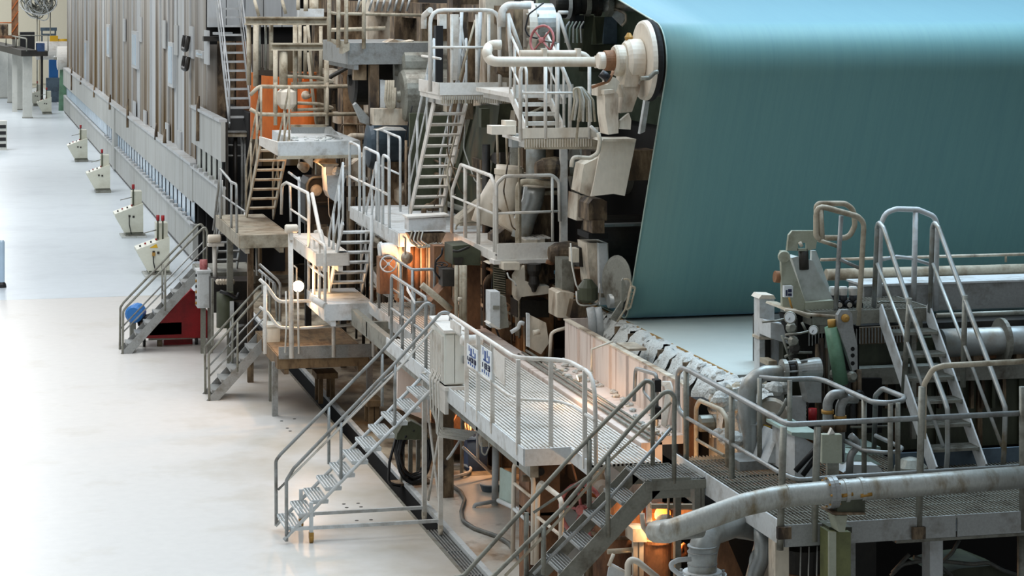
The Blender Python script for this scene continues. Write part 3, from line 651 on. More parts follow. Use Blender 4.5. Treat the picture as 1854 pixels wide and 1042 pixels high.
part('brace', MB().tube([(xr, NY, .3), (xr, FY, 1.5)], .018, 6), m_white, S1); part('brace', MB().tube([(xr, FY, .3), (xr, NY, 1.5)], .018, 6), m_white, S1)
part('side_bar', MB().bx(xr-.03, xr+.03, NY, FY, .18, .23), m_cool, S1)
# ------------------------------------------------------------------ white electrical cabinet on the rail
ec = T('electrical_cabinet', 'tall white electrical cabinet with ribbed side at the top of the rolling stair', 'cabinet', (6.5, 30.4, 2.0))
p, q = pt('V', 175, 280, y=29.75), pt('V', 405, 885, y=29.75)
X0, X1, ZT, ZB = p.x, q.x, p.z, q.z
part('body', MB().bx(X0, X1, 29.8, 30.75, ZB, ZT), m_box, ec); part('lid', MB().prism([(X0-.03, 29.74, ZT), (X1+.03, 29.74, ZT), (X1+.01, 30.8, ZT+.05), (X0-.01, 30.8, ZT+.05)], (0, 0, .04)), m_white, ec)
for k in range(2): part('door', MB().bx(X0+.01+k*(X1-X0)*.47, X0+(X1-X0)*(.46+k*.53), 29.775, 29.8, ZB+.02, ZT-.03), m_box, ec)
for k in range(11): part('rib', MB().bx(X0-.035, X0, 29.86+k*.075, 29.89+k*.075, ZB+.05, ZT-.06), m_white, ec)
part('drip_tray', MB().bx(X0-.02, X1+.03, 29.72, 30.78, ZB-.07, ZB-.02), m_white, ec); part('handle', MB().bx(X1-.03, X1, 29.74, 29.78, 2.45, 2.55), m_galv, ec)
part('bracket', MB().bx(X0, X0+.05, 29.8, 30.6, ZB-.4, ZB-.02), m_white, ec)
for k in range(7):
    y_ = 29.9+k*.09; pb = V3((X0-.07-.02*(k % 2), y_, ZB+.0))
    part('cable', MB().tube([V3((X0-.03, y_, ZB+.12)), pb, V3((pb.x+.01, y_, 1.75)), V3((pb.x+.03*k, y_+.05, 1.45)), V3((X0+.3+.05*k, y_, 1.38))], .012, 5, .05), m_cable, ec)
p, q = pt('V', 350, 365, y=29.0), pt('V', 610, 355, y=29.0)
t = T('tube_lamp', 'short white cylindrical lamp lying on the white handrail by the cabinet', 'lamp', (p.x, 29.0, p.z-.07)); part('casing', MB().lathe(p, (1,0,0), [(0,.05),(.02,.07),(q.x-p.x-.02,.07),(q.x-p.x,.05)], 20), m_white, t)
part('clamp', MB().bx(q.x-.2, q.x-.12, 28.98, 29.8, p.z-.02, p.z+.02), m_white, t)
# ================================================================== NEAR STAIR S2
N2, F2 = 23.8, 24.55
S2 = T('near_stair', 'grey steel stair in front with slotted treads and long twin handrails', 'stair', (6.4, 24.2, 0))
t2 = pt('L', 1480, 372, y=N2); f2 = V3((t2.x-2.1*1.02, N2, 0)); t2 = V3((t2.x, N2, 2.1)); wv2 = V3((0, F2-N2, 0))
stringers(S2, f2-V3((0,0,.06)), t2-V3((0,0,.06)), wv2, m_galvd, 'plate', .2)
treads(S2, f2, t2, wv2, 9, m_galv, 'grate', .24, True, 7)
for yy in (N2, F2): part('stringer_end', MB().bar(t2+V3((-.02, yy-N2, -.1)), t2+V3((.42, yy-N2, -.1)), .02, .22), m_galvd, S2)
grating(S2, t2.x-.1, 8.05, N2, F2, 2.1, 'y', .04, m_galv)
part('landing_frame', MB().bx(t2.x-.1, 8.05, N2-.02, N2, 1.98, 2.08), m_galvd, S2); part('landing_frame', MB().bx(7.98, 8.02, N2, F2, 1.75, 2.09), m_galvd, S2)
hrail(S2, [V3((f2.x, N2, .1)), V3((f2.x, N2, .95))] + PY(N2, 'L', (360, 1042), (850, 560)) + PY(N2, 'K', (1440, 1000), (1620, 815), (1665, 800), (1705, 840), (1700, 1000)) + [V3((pt('K',1700,900,y=N2).x, N2, 2.05))], m_galvd, .026, .1)
hrail(S2, [V3((f2.x, F2, .1)), V3((f2.x, F2, .95))] + PY(F2, 'L', (150, 1042), (900, 210)) + PY(F2, 'K', (1480, 745), (1510, 728), (1550, 745), (1550, 900)) + [V3((pt('K',1550,900,y=F2).x, F2, 2.05))], m_galvd, .026, .1)
hrail(S2, PY(N2, 'L', (440, 1042), (830, 640), (1180, 230), (1600, -170)) , m_tanrail, .017, 0, 'mid_rail')
hrail(S2, PY(F2, 'L', (640, 600), (1050, 330), (1120, 240)), m_galvd, .017, 0, 'mid_rail')
hrail(S2, PY(N2, 'L', (640, 1030), (1180, 490), (1600, 10)), m_galv, .02, 0, 'lower_rail')
for yy, a, t0, t1 in [(F2,590,600,1042),(N2,710,690,1030),(F2,1030,90,560),(N2,1160,200,770)]:
    p, q = pt('L', a, t0, y=yy), pt('L', a, t1, y=yy); part('post', MB().tube([p, V3((p.x, yy, q.z))], .03, 8), m_galvd, S2)
for yy in (N2+.03, F2-.03): part('leg', MB().bx(7.9, 7.97, yy-.04, yy+.04, 0, 2.0), m_galvd, S2)
# hoop rail with clips at stair head
t = T('hoop_rail', 'tall grey hoop rail with clips and hanging white cables at the stair head', 'railing', (8.0, 24.9, 2.1))
hrail(t, PX(7.9, 'K', (1420, 870), (1430, 640), (1580, 685), (1575, 1042)), m_galv, .024, .1); hrail(t, PX(7.9, 'K', (1500, 720), (1480, 800), (1540, 870)), m_galv, .016, .06, 'brace')
for tt in (760, 950): p = pt('K', 1576, tt, x=7.9); part('clip', MB().bx(7.86, 7.94, p.y-.06, p.y+.06, p.z-.07, p.z+.07), m_rubber, t)
for k in range(7):
    part('cable', MB().tube(PX(8.3, 'K', (1590+k*8, 760), (1625+k*8, 735), (1650+k*7, 800), (1630+k*6, 920), (1610+k*5, 1060)), .014, 5, .05), m_cable, t)

# ================================================================== MID STAIR (2) AND SIDE STAIR (3)
def xstair(name, label, ny, fy, foot, top, n, m, nr, fr, nm, fm, pposts, kind='plate'):
    t = T(name, label, 'stair', ((foot.x+top.x)/2, (ny+fy)/2, 0)); wv = V3((0, fy-ny, 0))
    stringers(t, foot-V3((0,0,.05)), top-V3((0,0,.05)), wv, m, 'plate', .17); treads(t, foot, top, wv, n, m, kind, .24, True, 6)
    hrail(t, nr, m_galvd, .024, .1); hrail(t, fr, m_galvd, .024, .1); hrail(t, nm, m_galv, .016, 0, 'mid_rail'); hrail(t, fm, m_galv, .016, 0, 'mid_rail')
    for p, q in pposts: part('post', MB().tube([p, q], .022, 6), m_galvd, t)
    return t
ny, fy = 41.3, 42.0
fo_ = pt('Z', 380, 727, y=ny); to_ = pt('Z', 481, 612, y=ny)
xstair('mid_stair', 'short grey stair rising to the low brown platform beside the push-button box', ny, fy, V3((fo_.x, ny, 0)), V3((to_.x, ny, to_.z)), 6, m_galv,
       PY(ny,'Z',(379,727),(377.5,641),(383,634),(476,527),(484,524),(489,532),(488,610)), PY(fy,'Z',(372,720),(371,628),(377,621),(468,520),(476,515),(481,523),(480,600)),
       PY(ny,'Z',(380,680),(483,570)), PY(fy,'Z',(373,668),(478,556)), [(pt('Z',430,580,y=ny), pt('Z',430,672,y=ny)), (pt('Z',421,570,y=fy), pt('Z',421,665,y=fy))])
ny, fy = 47.0, 47.6
fo_ = pt('Z', 224, 641, y=ny); to_ = pt('Z', 358, 492, y=ny)
xstair('side_stair', 'long grey stair rising past the red trolley to the dark opening', ny, fy, V3((fo_.x, ny, 0)), V3((to_.x, ny, to_.z)), 8, m_galv,
       PY(ny,'Z',(222,642),(223,563),(229,555),(366,414),(372,411),(375,420),(374,490)), PY(fy,'Z',(217,634),(218,556),(224,547),(358,408),(364,405),(369,412),(369,480)),
       PY(ny,'Z',(224,600),(374,447)), PY(fy,'Z',(219,594),(368,438)), [(pt('Z',299,483,y=ny), pt('Z',299,562,y=ny)), (pt('Z',294,478,y=fy), pt('Z',294,556,y=fy))])
# ------------------------------------------------------------------ red trolley
yt = 47.75
rt = T('red_trolley', 'worn red hopper trolley on casters behind the long side stair', 'trolley', (4.4, yt, 0))
pg = PY(yt, 'G', (250, 818), (400, 640), (560, 485), (590, 500), (640, 590), (698, 650), (700, 815))
part('hopper', MB().prism(pg, (0, .9, 0)), m_red, rt)
part('rim', MB().tube(pg[1:4], .03, 6), m_red, rt)
p = pt('G', 470, 845, y=yt+.3); part('outlet', MB().bx(p.x-.3, p.x+.3, yt+.2, yt+.7, p.z-.1, p.z+.15), m_red, rt)
part('frame_rail', MB().bx(pg[0].x+.05, pg[-1].x-.05, yt+.02, yt+.08, pg[0].z-.05, pg[0].z+.01), m_galvd, rt)
for a in (235, 600):
    for dy in (.1, .8): q = pt('G', a, 850, y=yt+dy); caster(rt, (q.x, yt+dy, 0), .1, m_rubber, m_rubber)
p = pt('G', 155, 625, y=yt+.2)
t = T('blue_pump_motor', 'bright blue motor at the handle end of the red trolley', 'motor', (p.x, yt+.2, 0))
part('motor', MB().lathe(p+V3((0,-.2,-.05)), (.3,1,0), [(0,.14),(.05,.19),(.4,.19),(.45,.1)], 16), m_bluet, t); part('leg', MB().bx(p.x-.06, p.x+.06, yt+.1, yt+.3, 0, p.z-.15), m_galvd, t)
part('coupling', MB().cyl(p+V3((.1,.1,-.25)), p+V3((.5,.1,-.15)), .1, 12), m_dark, t)
part('valve', MB().lathe(p+V3((.75,-.1,-.1)), (0,0,1), [(0,.07),(.1,.1),(.2,.1),(.28,.04)], 12), m_red, t, 'small red valve'); part('pipe', MB().tube([p+V3((.2,0,-.5)), p+V3((.7,-.1,-.4)), p+V3((1.0,-.1,.1)), p+V3((1.1,-.1,.3))], .05, 8, .1), m_galvd, t)
part('manifold', MB().bx(p.x+.15, p.x+1.0, yt+.0, yt+.2, p.z-.5, p.z-.25), m_grime, t); part('manifold_leg', MB().bx(p.x+.5, p.x+.6, yt+.05, yt+.15, 0, p.z-.4), m_grime, t)
# ------------------------------------------------------------------ boxes by the stairs
def jbox(name, lab, zm, a0, t0, a1, t1, y, dy, m, nb=5, cat='box', legs=0.):
    p, q = pt(zm, a0, t0, y=y), pt(zm, a1, t1, y=y); t = T(name, lab, cat, ((p.x+q.x)/2, y+dy/2, q.z))
    part('case', MB().bx(p.x, q.x, y, y+dy, q.z, p.z), m, t); part('lid', MB().bx(p.x-.02, q.x+.02, y-.03, y+dy+.02, p.z, p.z+.04), m, t)
    part('door', MB().bx(p.x+.03, q.x-.03, y-.015, y, q.z+.04, p.z-.04), m, t)
    for k in range(nb): part('push_button', MB().cyl((p.x-.03, y+dy*.4, q.z+(p.z-q.z)*(k+.7)/(nb+.4)), (p.x, y+dy*.4, q.z+(p.z-q.z)*(k+.7)/(nb+.4)), .03, 8), m_rubber if k % 2 else m_brass, t)
    if legs: part('stand', MB().bx((p.x+q.x)/2-.05, (p.x+q.x)/2+.05, y+dy*.3, y+dy*.3+.1, q.z-legs, q.z), m_galvd, t)
    return t
jb = jbox('control_box', 'grey control box with buttons and small red beacon at the head of the side stair', 'G', 610, 360, 698, 605, 46.5, .5, m_cool, 6, legs=pt('G',610,605,y=46.5).z)
p = pt('G', 650, 330, y=46.7); part('beacon', MB().cyl((p.x, 46.7, p.z-.2), (p.x, 46.7, p.z+.18), .08, 12), m_redwheel, jb, 'faded red beacon')
jbox('push_button_box', 'white push-button box on a stand at the head of the mid stair', 'G', 1088, 740, 1185, 925, 40.8, .5, m_box, 6, legs=pt('G',1088,925,y=40.8).z)
# ================================================================== PRESS SECTION
def slab(parent, name, y, dy, zm, pts, m, label=None): return part(name, MB().prism(PY(y, zm, *pts), (0, dy, 0)), m, parent, label)
def xslab(parent, name, x, dx, zm, pts, m, label=None): return part(name, MB().prism(PX(x, zm, *pts), (dx, 0, 0)), m, parent, label)
def rect(a0, t0, a1, t1): return [(a0, t1), (a1, t1), (a1, t0), (a0, t0)]
def ytube(parent, name, y, r, zm, pts, m, f=.12, n=10, label=None): return part(name, MB().tube(PY(y, zm, *pts), r, n, f), m, parent, label)
def xtube(parent, name, x, r, zm, pts, m, f=.12, n=8, label=None): return part(name, MB().tube(PX(x, zm, *pts), r, n, f), m, parent, label)
core = T('press_section', 'long grimy press section of rusty columns, rolls and riser pipes behind the stairs', 'machine', (9.3, 46, 0))
part('backing', MB().bx(10.0, 10.4, 31.6, 60.8, 0, 5.4), m_black, core); part('backing', MB().bx(10.0, 10.4, 35.3, 60.8, 5.4, 9.5), m_black, core)  # black sheets behind the rolls stand in for the dark interior
part('plinth', MB().bx(9.1, 10.0, 31.8, 60, 0, 1.0), m_pit, core)
for k, (yy, zz, r_) in enumerate([(33.4,4.75,.42),(32.6,3.55,.55),(35.2,2.3,.6),(36.0,6.2,.6),(38.4,3.3,.7),(38.6,5.2,.6),(41.5,2.6,.7),(42,4.3,.6),(44.8,3.5,.7),(46,5.6,.6),(48.2,2.8,.75),(50,5,.75),(53,3,.8),(55.5,5.2,.8)]):
    q = part('roll', MB().lathe((9.0, yy, zz), (1,0,0), [(0,r_*.3),(.15,r_*.3),(.16,r_*.97),(.19,r_),(1.1,r_)], 32), m_dark if k % 3 else m_galvd, core)
    part('journal', MB().lathe((8.55, yy, zz), (1,0,0), [(0,.1),(.1,.16),(.3,.18),(.5,.14)], 16), m_grime, q)
part('beam', MB().bx(9.0, 10.2, 31.9, 32.4, pt('AA',640,375,y=31.9).z, pt('AA',640,140,y=31.9).z), m_grime, core)
part('doctor_blade', MB().bx(9.1, 10.2, 31.7, 31.9, pt('AA',640,735,y=31.7).z, pt('AA',640,715,y=31.7).z), m_galv, core)
# frames: heavy grimy columns and cross beams standing along the front side
PF = core
for k, yy in enumerate([34.6, 37.2, 39.8, 42.6, 45.4, 48.5, 52, 56]):
    w_ = .5
    part('column', MB().bx(8.65, 9.15, yy, yy+w_, 0, 7.2+.3*(k % 3)), [m_grime, m_cream, m_grime, m_grime][k % 4], PF)
    part('bracket', MB().prism([(8.6, yy-.02, 3.0), (8.6, yy-.02, 3.9), (8.2, yy-.02, 3.6), (8.2, yy-.02, 3.4)], (0, w_+.04, 0)), m_cream if k % 2 else m_grime, PF)
    part('cap', MB().bx(8.55, 9.25, yy-.1, yy+w_+.1, 4.35, 4.6), m_cream if k % 2 == 0 else m_grime, PF)
for zz, m_ in [(1.25, m_grime), (2.9, m_grime), (5.2, m_cream), (6.9, m_grime)]: part('side_beam', MB().bx(8.8, 9.1, 34.4, 58, zz, zz+.3), m_, PF)
# cluttered risers, conduits and cables on the frame front
RP = core
for k in range(70):
    yy = R.uniform(33.2, 52); xx = R.uniform(7.95, 8.55); z0 = R.choice([0, .3, 1.2, 2.2]); z1 = z0 + R.uniform(1.2, 3.4)
    r_ = R.choice([.018, .025, .035, .05, .07]); m_ = R.choice([m_tanrail, m_grime, m_cream, m_grime, m_galvd, m_tanrail, m_dark])
    pts = [V3((xx, yy, z0)), V3((xx, yy, z1))]
    if R.random() < .5: pts.append(V3((xx+.5, yy+R.uniform(-.2,.2), z1+R.uniform(-.1,.3))))
    part('riser', MB().tube(pts, r_, 7, .12), m_, RP)
for k in range(16):
    zz = R.uniform(.4, 5.8); xx = R.uniform(8.3, 8.6); y0 = R.uniform(33.5, 46)
    part('line', MB().tube([V3((xx, y0, zz)), V3((xx, y0+R.uniform(2, 6), zz+R.uniform(-.1,.1)))], R.choice([.02, .03, .05]), 7), R.choice([m_tanrail, m_grime, m_galvd]), RP)
for k in range(24):
    p = V3((R.uniform(8.0, 8.5), R.uniform(33.5, 46), R.uniform(1.2, 5.5))); q = p + V3((R.uniform(-.2,.4), R.uniform(-.8,.8), R.uniform(-1.6,-.3)))
    part('cable', MB().tube([p, p.lerp(q,.3)+V3((-.1,.1,-.25)), p.lerp(q,.7)+V3((-.05,-.1,-.3)), q], R.choice([.008,.012,.016]), 5, .2), R.choice([m_cable, m_rubber, m_grime, m_tanrail]), RP)
for k in range(18):
    p = V3((R.uniform(8.2, 8.55), R.uniform(34, 50), R.uniform(.8, 3.0)))
    v = part('valve_body', MB().lathe(p, (R.choice([(0,0,1),(1,0,0),(0,1,0)])), [(0,.05),(.04,.1),(.1,.08),(.18,.08),(.24,.1),(.28,.05)], 10), R.choice([m_grime, m_cream, m_dark, m_rust]), RP)
for k in range(14):
    p = V3((R.uniform(8.1, 8.5), R.uniform(34, 52), R.uniform(.8, 5.5))); s_ = R.uniform(.12, .3)
    part('junction_box', MB().bx(p.x, p.x+s_*.7, p.y, p.y+s_, p.z, p.z+s_*R.uniform(.8,1.6)), R.choice([m_cream, m_grime, m_cool, m_olive]), RP)

# ------------------------------------------------------------------ front frame below the top roll
FS = T('roll_stand', 'grimy cream stand and bearing stack below the white-ended roll', 'machine frame', (8.9, 31.3, 0))
slab(FS, 'column', 31.2, .5, 'S', [(1290,450),(1400,690),(1580,690),(1580,620),(1510,500),(1490,0),(1250,0)], m_cream)
slab(FS, 'column_face', 31.1, .1, 'S', [(1395,560),(1510,560),(1480,0),(1385,0)], m_cool)
slab(FS, 'bearing_cap', 30.95, .6, 'AA', [(285,690),(430,690),(430,540),(390,520),(320,520),(285,560)], m_grime)
slab(FS, 'bearing_block', 30.9, .5, 'AA', rect(315,690,410,790), m_grime); slab(FS, 'shim', 31.0, .6, 'AA', rect(285,790,440,835), m_black)
slab(FS, 'side_casting', 31.5, .5, 'AA', [(190,690),(285,690),(285,520),(200,480)], m_cream)
slab(FS, 'lower_casting', 31.6, .5, 'S', [(920,830),(1070,840),(1110,560),(960,540),(920,560)], m_cream)
slab(FS, 'duct', 31.9, .4, 'S', rect(975,180,1110,545), m_galvd); slab(FS, 'rust_plate', 32.1, .3, 'S', rect(1110,290,1270,560), m_rust)
slab(FS, 'stud_bar', 31.3, .2, 'S', rect(1090,60,1165,215), m_cream); slab(FS, 'dark_motor', 31.5, .3, 'S', rect(1165,50,1270,265), m_dark)
slab(FS, 'rough_casting', 31.4, .5, 'S', [(1060,830),(1280,820),(1270,660),(1100,640)], m_grime)
p = pt('S', 1260, 530, y=30.9); part('oil_pot', MB().lathe(p-V3((0,0,.17)), (0,0,1), [(0,.08),(.05,.15),(.22,.15),(.33,.06)], 14), m_olive, FS, 'dark green oil pot')
part('oil_pot_bail', MB().tube([p+V3((-.17,-.02,.0)), p+V3((-.17,-.05,-.2)), p+V3((.17,-.05,-.2)), p+V3((.17,-.02,.1))], .012, 6, .12), m_cable, FS)
for a in (1290, 1370): ytube(FS, 'foot_pipe', 30.7, .06, 'S', [(a,720),(a+20,850),(a+30,1060)], m_cool)
ytube(FS, 'hanging_cord', 30.6, .012, 'S', [(1070,0),(1085,250),(1130,460),(1160,520)], m_cable)
slab(FS, 'bolt_plate', 31.15, .06, 'S', rect(1400,610,1580,690), m_cool)
gr = T('wire_guard', 'grey curved wire mesh guard beside the felt edge', 'guard', pt('S', 1650, 700, y=30.3))
part('dish', MB().lathe(pt('S',1600,420,y=30.6), (-.9,-.3,.1), [(0,.34),(.03,.36),(.05,.3)], 24), m_galvd, gr)
slab(gr, 'wing', 30.2, .04, 'S', [(1580,880),(1640,770),(1700,500),(1660,390),(1640,420),(1640,650),(1510,840)], m_galvd)
ytube(gr, 'hoop', 30.15, .014, 'S', [(1665,400),(1720,400),(1750,450),(1680,740),(1590,880)], m_tanrail, .05); ytube(gr, 'hoop', 30.1, .014, 'S', [(1750,480),(1795,490),(1740,720),(1690,750),(1750,480)], m_tanrail, .04)
for k in range(6): ytube(gr, 'wire', 30.1, .006, 'S', [(1752-k*11,500+k*42),(1785-k*8,510+k*42)], m_tanrail)
# big cream tray under the bearing
tb = T('cream_tray', 'large cream sloping tray plate hanging below the roll bearing', 'tray', pt('AA', 430, 500, y=30.2))
slab(tb, 'face', 30.2, .05, 'AA', [(305,500),(480,480),(570,497),(655,72),(390,68),(330,390)], m_creamc)
slab(tb, 'side_wall', 30.3, .45, 'AA', [(215,465),(300,502),(345,380),(375,190),(250,250),(240,300)], m_cream)
slab(tb, 'rear_wall', 30.7, .05, 'AA', [(290,480),(560,480),(640,80),(380,80)], m_cream); slab(tb, 'rim', 30.15, .5, 'AA', [(390,68),(655,72),(660,50),(400,50)], m_cream)
ytube(tb, 'feed_hose', 30.1, .03, 'AA', [(360,0),(375,60),(360,160),(300,200),(160,190),(150,270)], m_cream, .1)
# bearing housing of the top roll
bh = T('roll_bearing', 'rusty cream bearing housing and coupling on the white-ended roll', 'bearing', pt('T', 1220, 1000, y=RY))
def ax(a): return pt('T', a, 505, y=RY).x
part('coupling_pipe', MB().lathe((ax(690), RY, RZ), (1,0,0), [(0,.1),(.02,.115),(ax(850)-ax(690),.115)], 24), m_creamc, bh)
part('coupling', MB().lathe((ax(790), RY, RZ), (1,0,0), [(0,.135),(ax(950)-ax(790),.14)], 24), m_rust, bh)
part('flange', MB().lathe((ax(930), RY, RZ), (1,0,0), [(0,.19),(.03,.21),(ax(1110)-ax(930)-.03,.21),(ax(1110)-ax(930),.17)], 28), m_cream, bh)
part('housing', MB().lathe((ax(1090), RY, RZ), (1,0,0), [(0,.24),(.05,.29),(.22,.29),(.27,.22)], 28), m_creamc, bh)
slab(bh, 'pedestal', RY-.22, .44, 'T', [(1090,900),(1300,900),(1345,440),(1130,430),(1125,700)], m_cream)
slab(bh, 'pedestal_foot', RY-.2, .4, 'E', [(1480,790),(1560,780),(1610,640),(1620,590),(1480,590),(1500,680)], m_cream)
slab(bh, 'bracket', RY-.35, .3, 'T', [(690,1040),(940,1040),(1030,830),(960,760),(880,740),(850,860),(690,880)], m_cream)
slab(bh, 'oil_tank', RY-.5, .4, 'E', [(1395,940),(1465,930),(1465,660),(1440,640),(1370,660),(1375,800)], m_cream, 'tall dirty cream tank'); slab(bh, 'tank_lid', RY-.52, .44, 'E', [(1365,660),(1440,650),(1435,625),(1365,630)], m_cream)
ytube(bh, 'lever', RY-.6, .03, 'T', [(1350,770),(1470,765),(1560,680),(1610,670)], m_galvd, .05); ytube(bh, 'oil_line', RY-.4, .02, 'T', [(600,910),(700,870),(860,820),(930,660)], m_rust)
slab(bh, 'support_arm', RY+.35, .1, 'E', [(1615,935),(1650,920),(1700,600),(1670,590)], m_cool); slab(bh, 'hook', RY-.4, .08, 'E', [(1470,900),(1550,905),(1555,840),(1540,790),(1480,840)], m_cream)
part('oil_cup', MB().lathe(pt('T',1165,190,y=RY), (0,0,1), [(0,.05),(.04,.06),(.1,.02)], 10), m_brass, bh)
ytube(bh, 'dark_motor', RY-.45, .07, 'T', [(760,780),(830,690)], m_rubber)
# U-shaped header pipe
up_ = T('header_pipe', 'thick cream U-bend pipe running to the roll bearing in front of the upper platform', 'pipe', (7.8, 29.6, 6.3))
a0 = pt('T', 800, 520, y=29.5)
part('pipe', MB().tube([a0] + PY(29.5, 'W', (300,690),(200,690)) + PY(29.6, 'W', (150,650),(130,590)) + PY(29.9, 'W', (150,530),(200,500),(290,500)), .068, 14, .15), m_creamc, up_)
part('collar', MB().cyl(a0, a0-V3((.14,0,0)), .085, 16), m_creamc, up_)
ytube(up_, 'rear_leg', 30.6, .05, 'W', [(500,600),(1150,600),(1230,620),(1280,680)], m_creamc)
for a in (770, 1150): part('clamp', MB().bc(pt('W',a,598,y=30.6), .06, .14, .14), m_creamc, up_)

# ================================================================== PLATFORMS AND STAIRS OF THE TOWER
def plat(name, label, x0, x1, y0, y1, z, m, th=.2, deck='plate', up=.0, cat='platform'):
    t = T(name, label, cat, ((x0+x1)/2, (y0+y1)/2, z-th))
    if deck == 'grate': grating(t, x0, x1, y0, y1, z, 'y', .045, m)
    else:
        n = max(1, int((y1-y0)/.32))
        for k in range(n): ya = y0+(y1-y0)*k/n; part('deck_plank', MB().bx(x0+.01, x1-.01, ya+.006, ya+(y1-y0)/n-.006, z-.04, z), m, t)
    part('front_board', MB().bx(x0, x1, y0-.02, y0, z-th, z+up), m, t); part('side_board', MB().bx(x0-.02, x0, y0, y1, z-th, z+up), m, t)
    part('rear_board', MB().bx(x0, x1, y1, y1+.02, z-th, z), m, t); part('side_board', MB().bx(x1, x1+.02, y0, y1, z-th, z), m, t)
    part('joist', MB().bx(x0+.1, x0+.18, y0, y1, z-th-.1, z-.05), m, t); part('joist', MB().bx(x1-.18, x1-.1, y0, y1, z-th-.1, z-.05), m, t)
    return t
def ystair(name, label, x0, x1, yf, zf, yt, zt, n, m, kind='plate', hr=.95, railm=None, sides=(0, 1), drop=True):
    t = T(name, label, 'stair', ((x0+x1)/2, (yf+yt)/2, zf)); f_, t_, wv = V3((x0, yf, zf)), V3((x0, yt, zt)), V3((x1-x0, 0, 0))
    stringers(t, f_, t_, wv, m, 'plate', .16, .025); treads(t, f_, t_, wv, n, m, kind, .22, True, 6)
    for s_ in sides:
        o = wv*s_; d = (t_-f_); up = V3((0, 0, hr))
        top = ([f_+o] if drop else []) + [f_+o+up, t_+o+up] + ([t_+o+d.normalized()*.05] if False else [])
        hrail(t, top, railm or m, .022, .12); hrail(t, [f_+o+up*.5, t_+o+up*.5], railm or m, .016, 0, 'mid_rail')
        for k in (.33, .72, 1.0): part('post', MB().tube([f_+o+d*k, f_+o+d*k+up], .02, 6), railm or m, t)
    return t
# W3 landing with three hoop gates
W3 = plat('grey_landing', 'pale grey landing between two steep stairs, with hooped railings', 7.0, 8.55, 36.3, 41.0, 3.5, m_cool, .22)
for a0, a1 in [((1205,155),(1285,205)), ((1320,200),(1440,262)), ((1470,262),(1522,310))]:
    p, q = pt('D', *a0, x=7.0), pt('D', *a1, x=7.0)
    rail(W3, [V3((7.0, p.y, 4.68)), V3((7.0, q.y, 4.66))], 3.4, m_cool, .026, 1, 2, .14)
p, q = pt('D', 1430, 62, x=7.7), pt('D', 1610, 150, x=7.7); rail(W3, [V3((7.7, p.y, 4.85)), V3((7.7, q.y, 4.82))], 3.5, m_cool, .024, 1, .9, .1)
part('mid_rail', MB().tube([V3((7.0, 41.2, 4.05)), V3((7.0, 37.4, 4.05))], .018, 6), m_white, W3)
p = pt('F', 0, 560, y=35.9); q = pt('F', 260, 640, y=35.9)
tl = T('cable_tray', 'pale grey cable tray with white lid below the grey landing', 'tray', ((p.x+q.x)/2, 36, q.z))
part('tray', MB().bx(p.x, q.x, 35.9, 36.25, q.z, p.z), m_cool, tl); part('lid', MB().prism([(p.x-.03, 35.88, p.z), (q.x+.05, 35.88, p.z+.02), (q.x+.05, 35.88, p.z+.05), (p.x-.03, 35.88, p.z+.03)], (0, .4, 0)), m_white, tl)
part('lower_pan', MB().prism([(p.x, 35.9, q.z-.05), (q.x, 35.9, q.z-.05), (q.x-.1, 35.9, q.z-.24), (p.x+.1, 35.9, q.z-.24)], (0, .3, 0)), m_grime, tl)
for k in range(4): part('cable', MB().tube([(p.x+.05+.06*k, 35.87, q.z), (p.x+.06*k, 35.83, q.z-.15), (p.x+.15+.07*k, 35.82, q.z-.27), (p.x+.4+.05*k, 35.84, q.z-.2)], .013, 5, .05), m_cable if k % 2 else m_tanrail, tl)
part('hanger', MB().bx(p.x+.1, p.x+.14, 36.2, 36.3, q.z, 3.5), m_cool, tl)
ystair('tower_stair', 'steep pale stair climbing to the white railed top platform', 7.7, 8.25, 39.0, 3.5, 36.9, 5.6, 11, m_white, 'plate', 1.05, m_cool)
gp = T('olive_side_plate', 'dark olive sloping machine plate beside the steep tower stair', 'machine cover', (8.6, 37, 3.6))
xslab(gp, 'plate', 8.6, .35, 'Z', [(803,386),(880,386),(905,188),(851,192)], m_olive); xslab(gp, 'edge_rib', 8.56, .04, 'Z', [(803,386),(809,386),(857,192),(851,192)], m_olive)
slab(gp, 'rear_plate', 39.9, .1, 'Z', rect(742,205,862,384), m_olive); xslab(gp, 'lug', 8.5, .1, 'F', [(560,140),(600,180),(640,170),(640,100),(590,100)], m_dark)
# W5 top platform
W5 = plat('top_platform', 'white top platform with round-cornered white railing and toe boards', 7.62, 8.75, 36.0, 37.6, 5.78, m_white, .1, 'grate')
part('toe_board', MB().bx(7.6, 8.72, 35.96, 35.98, 5.76, 5.96), m_white, W5); part('toe_board', MB().bx(7.58, 7.6, 36, 37.6, 5.76, 5.96), m_white, W5)
ux = MB(); n_ = 30
for k in range(n_): ux.bx(7.64+k*.037, 7.65+k*.037, 35.95, 36.0, 5.62, 5.74)
part('grating_edge', ux, m_tanrail, W5, stuff=True)
hrail(W5, PY(35.97, 'E', (150,640),(150,70),(630,70),(640,640)), m_white, .034, .22); hrail(W5, PY(35.97, 'E', (150,330),(560,330)), m_white, .022, 0, 'mid_rail')
part('side_rail', MB().tube(PX(7.62, 'E', (150,70),(105,110),(105,200)) , .05, 10, .1), m_white, W5)
hrail(W5, [V3((7.62, 36, 6.35)), V3((7.62, 37.5, 6.35))], m_white, .022, 0, 'mid_rail')
for a in (300, 475, 560): p = pt('E', a, 100, y=36.0); part('post', MB().tube([V3((p.x, 36.0, 5.75)), p], .026, 6), m_white, W5)
ytube(W5, 'inner_post', 37.2, .03, 'E', [(370,80),(350,560)], m_cool); ytube(W5, 'inner_post', 37.0, .035, 'E', [(500,80),(480,560)], m_cool)
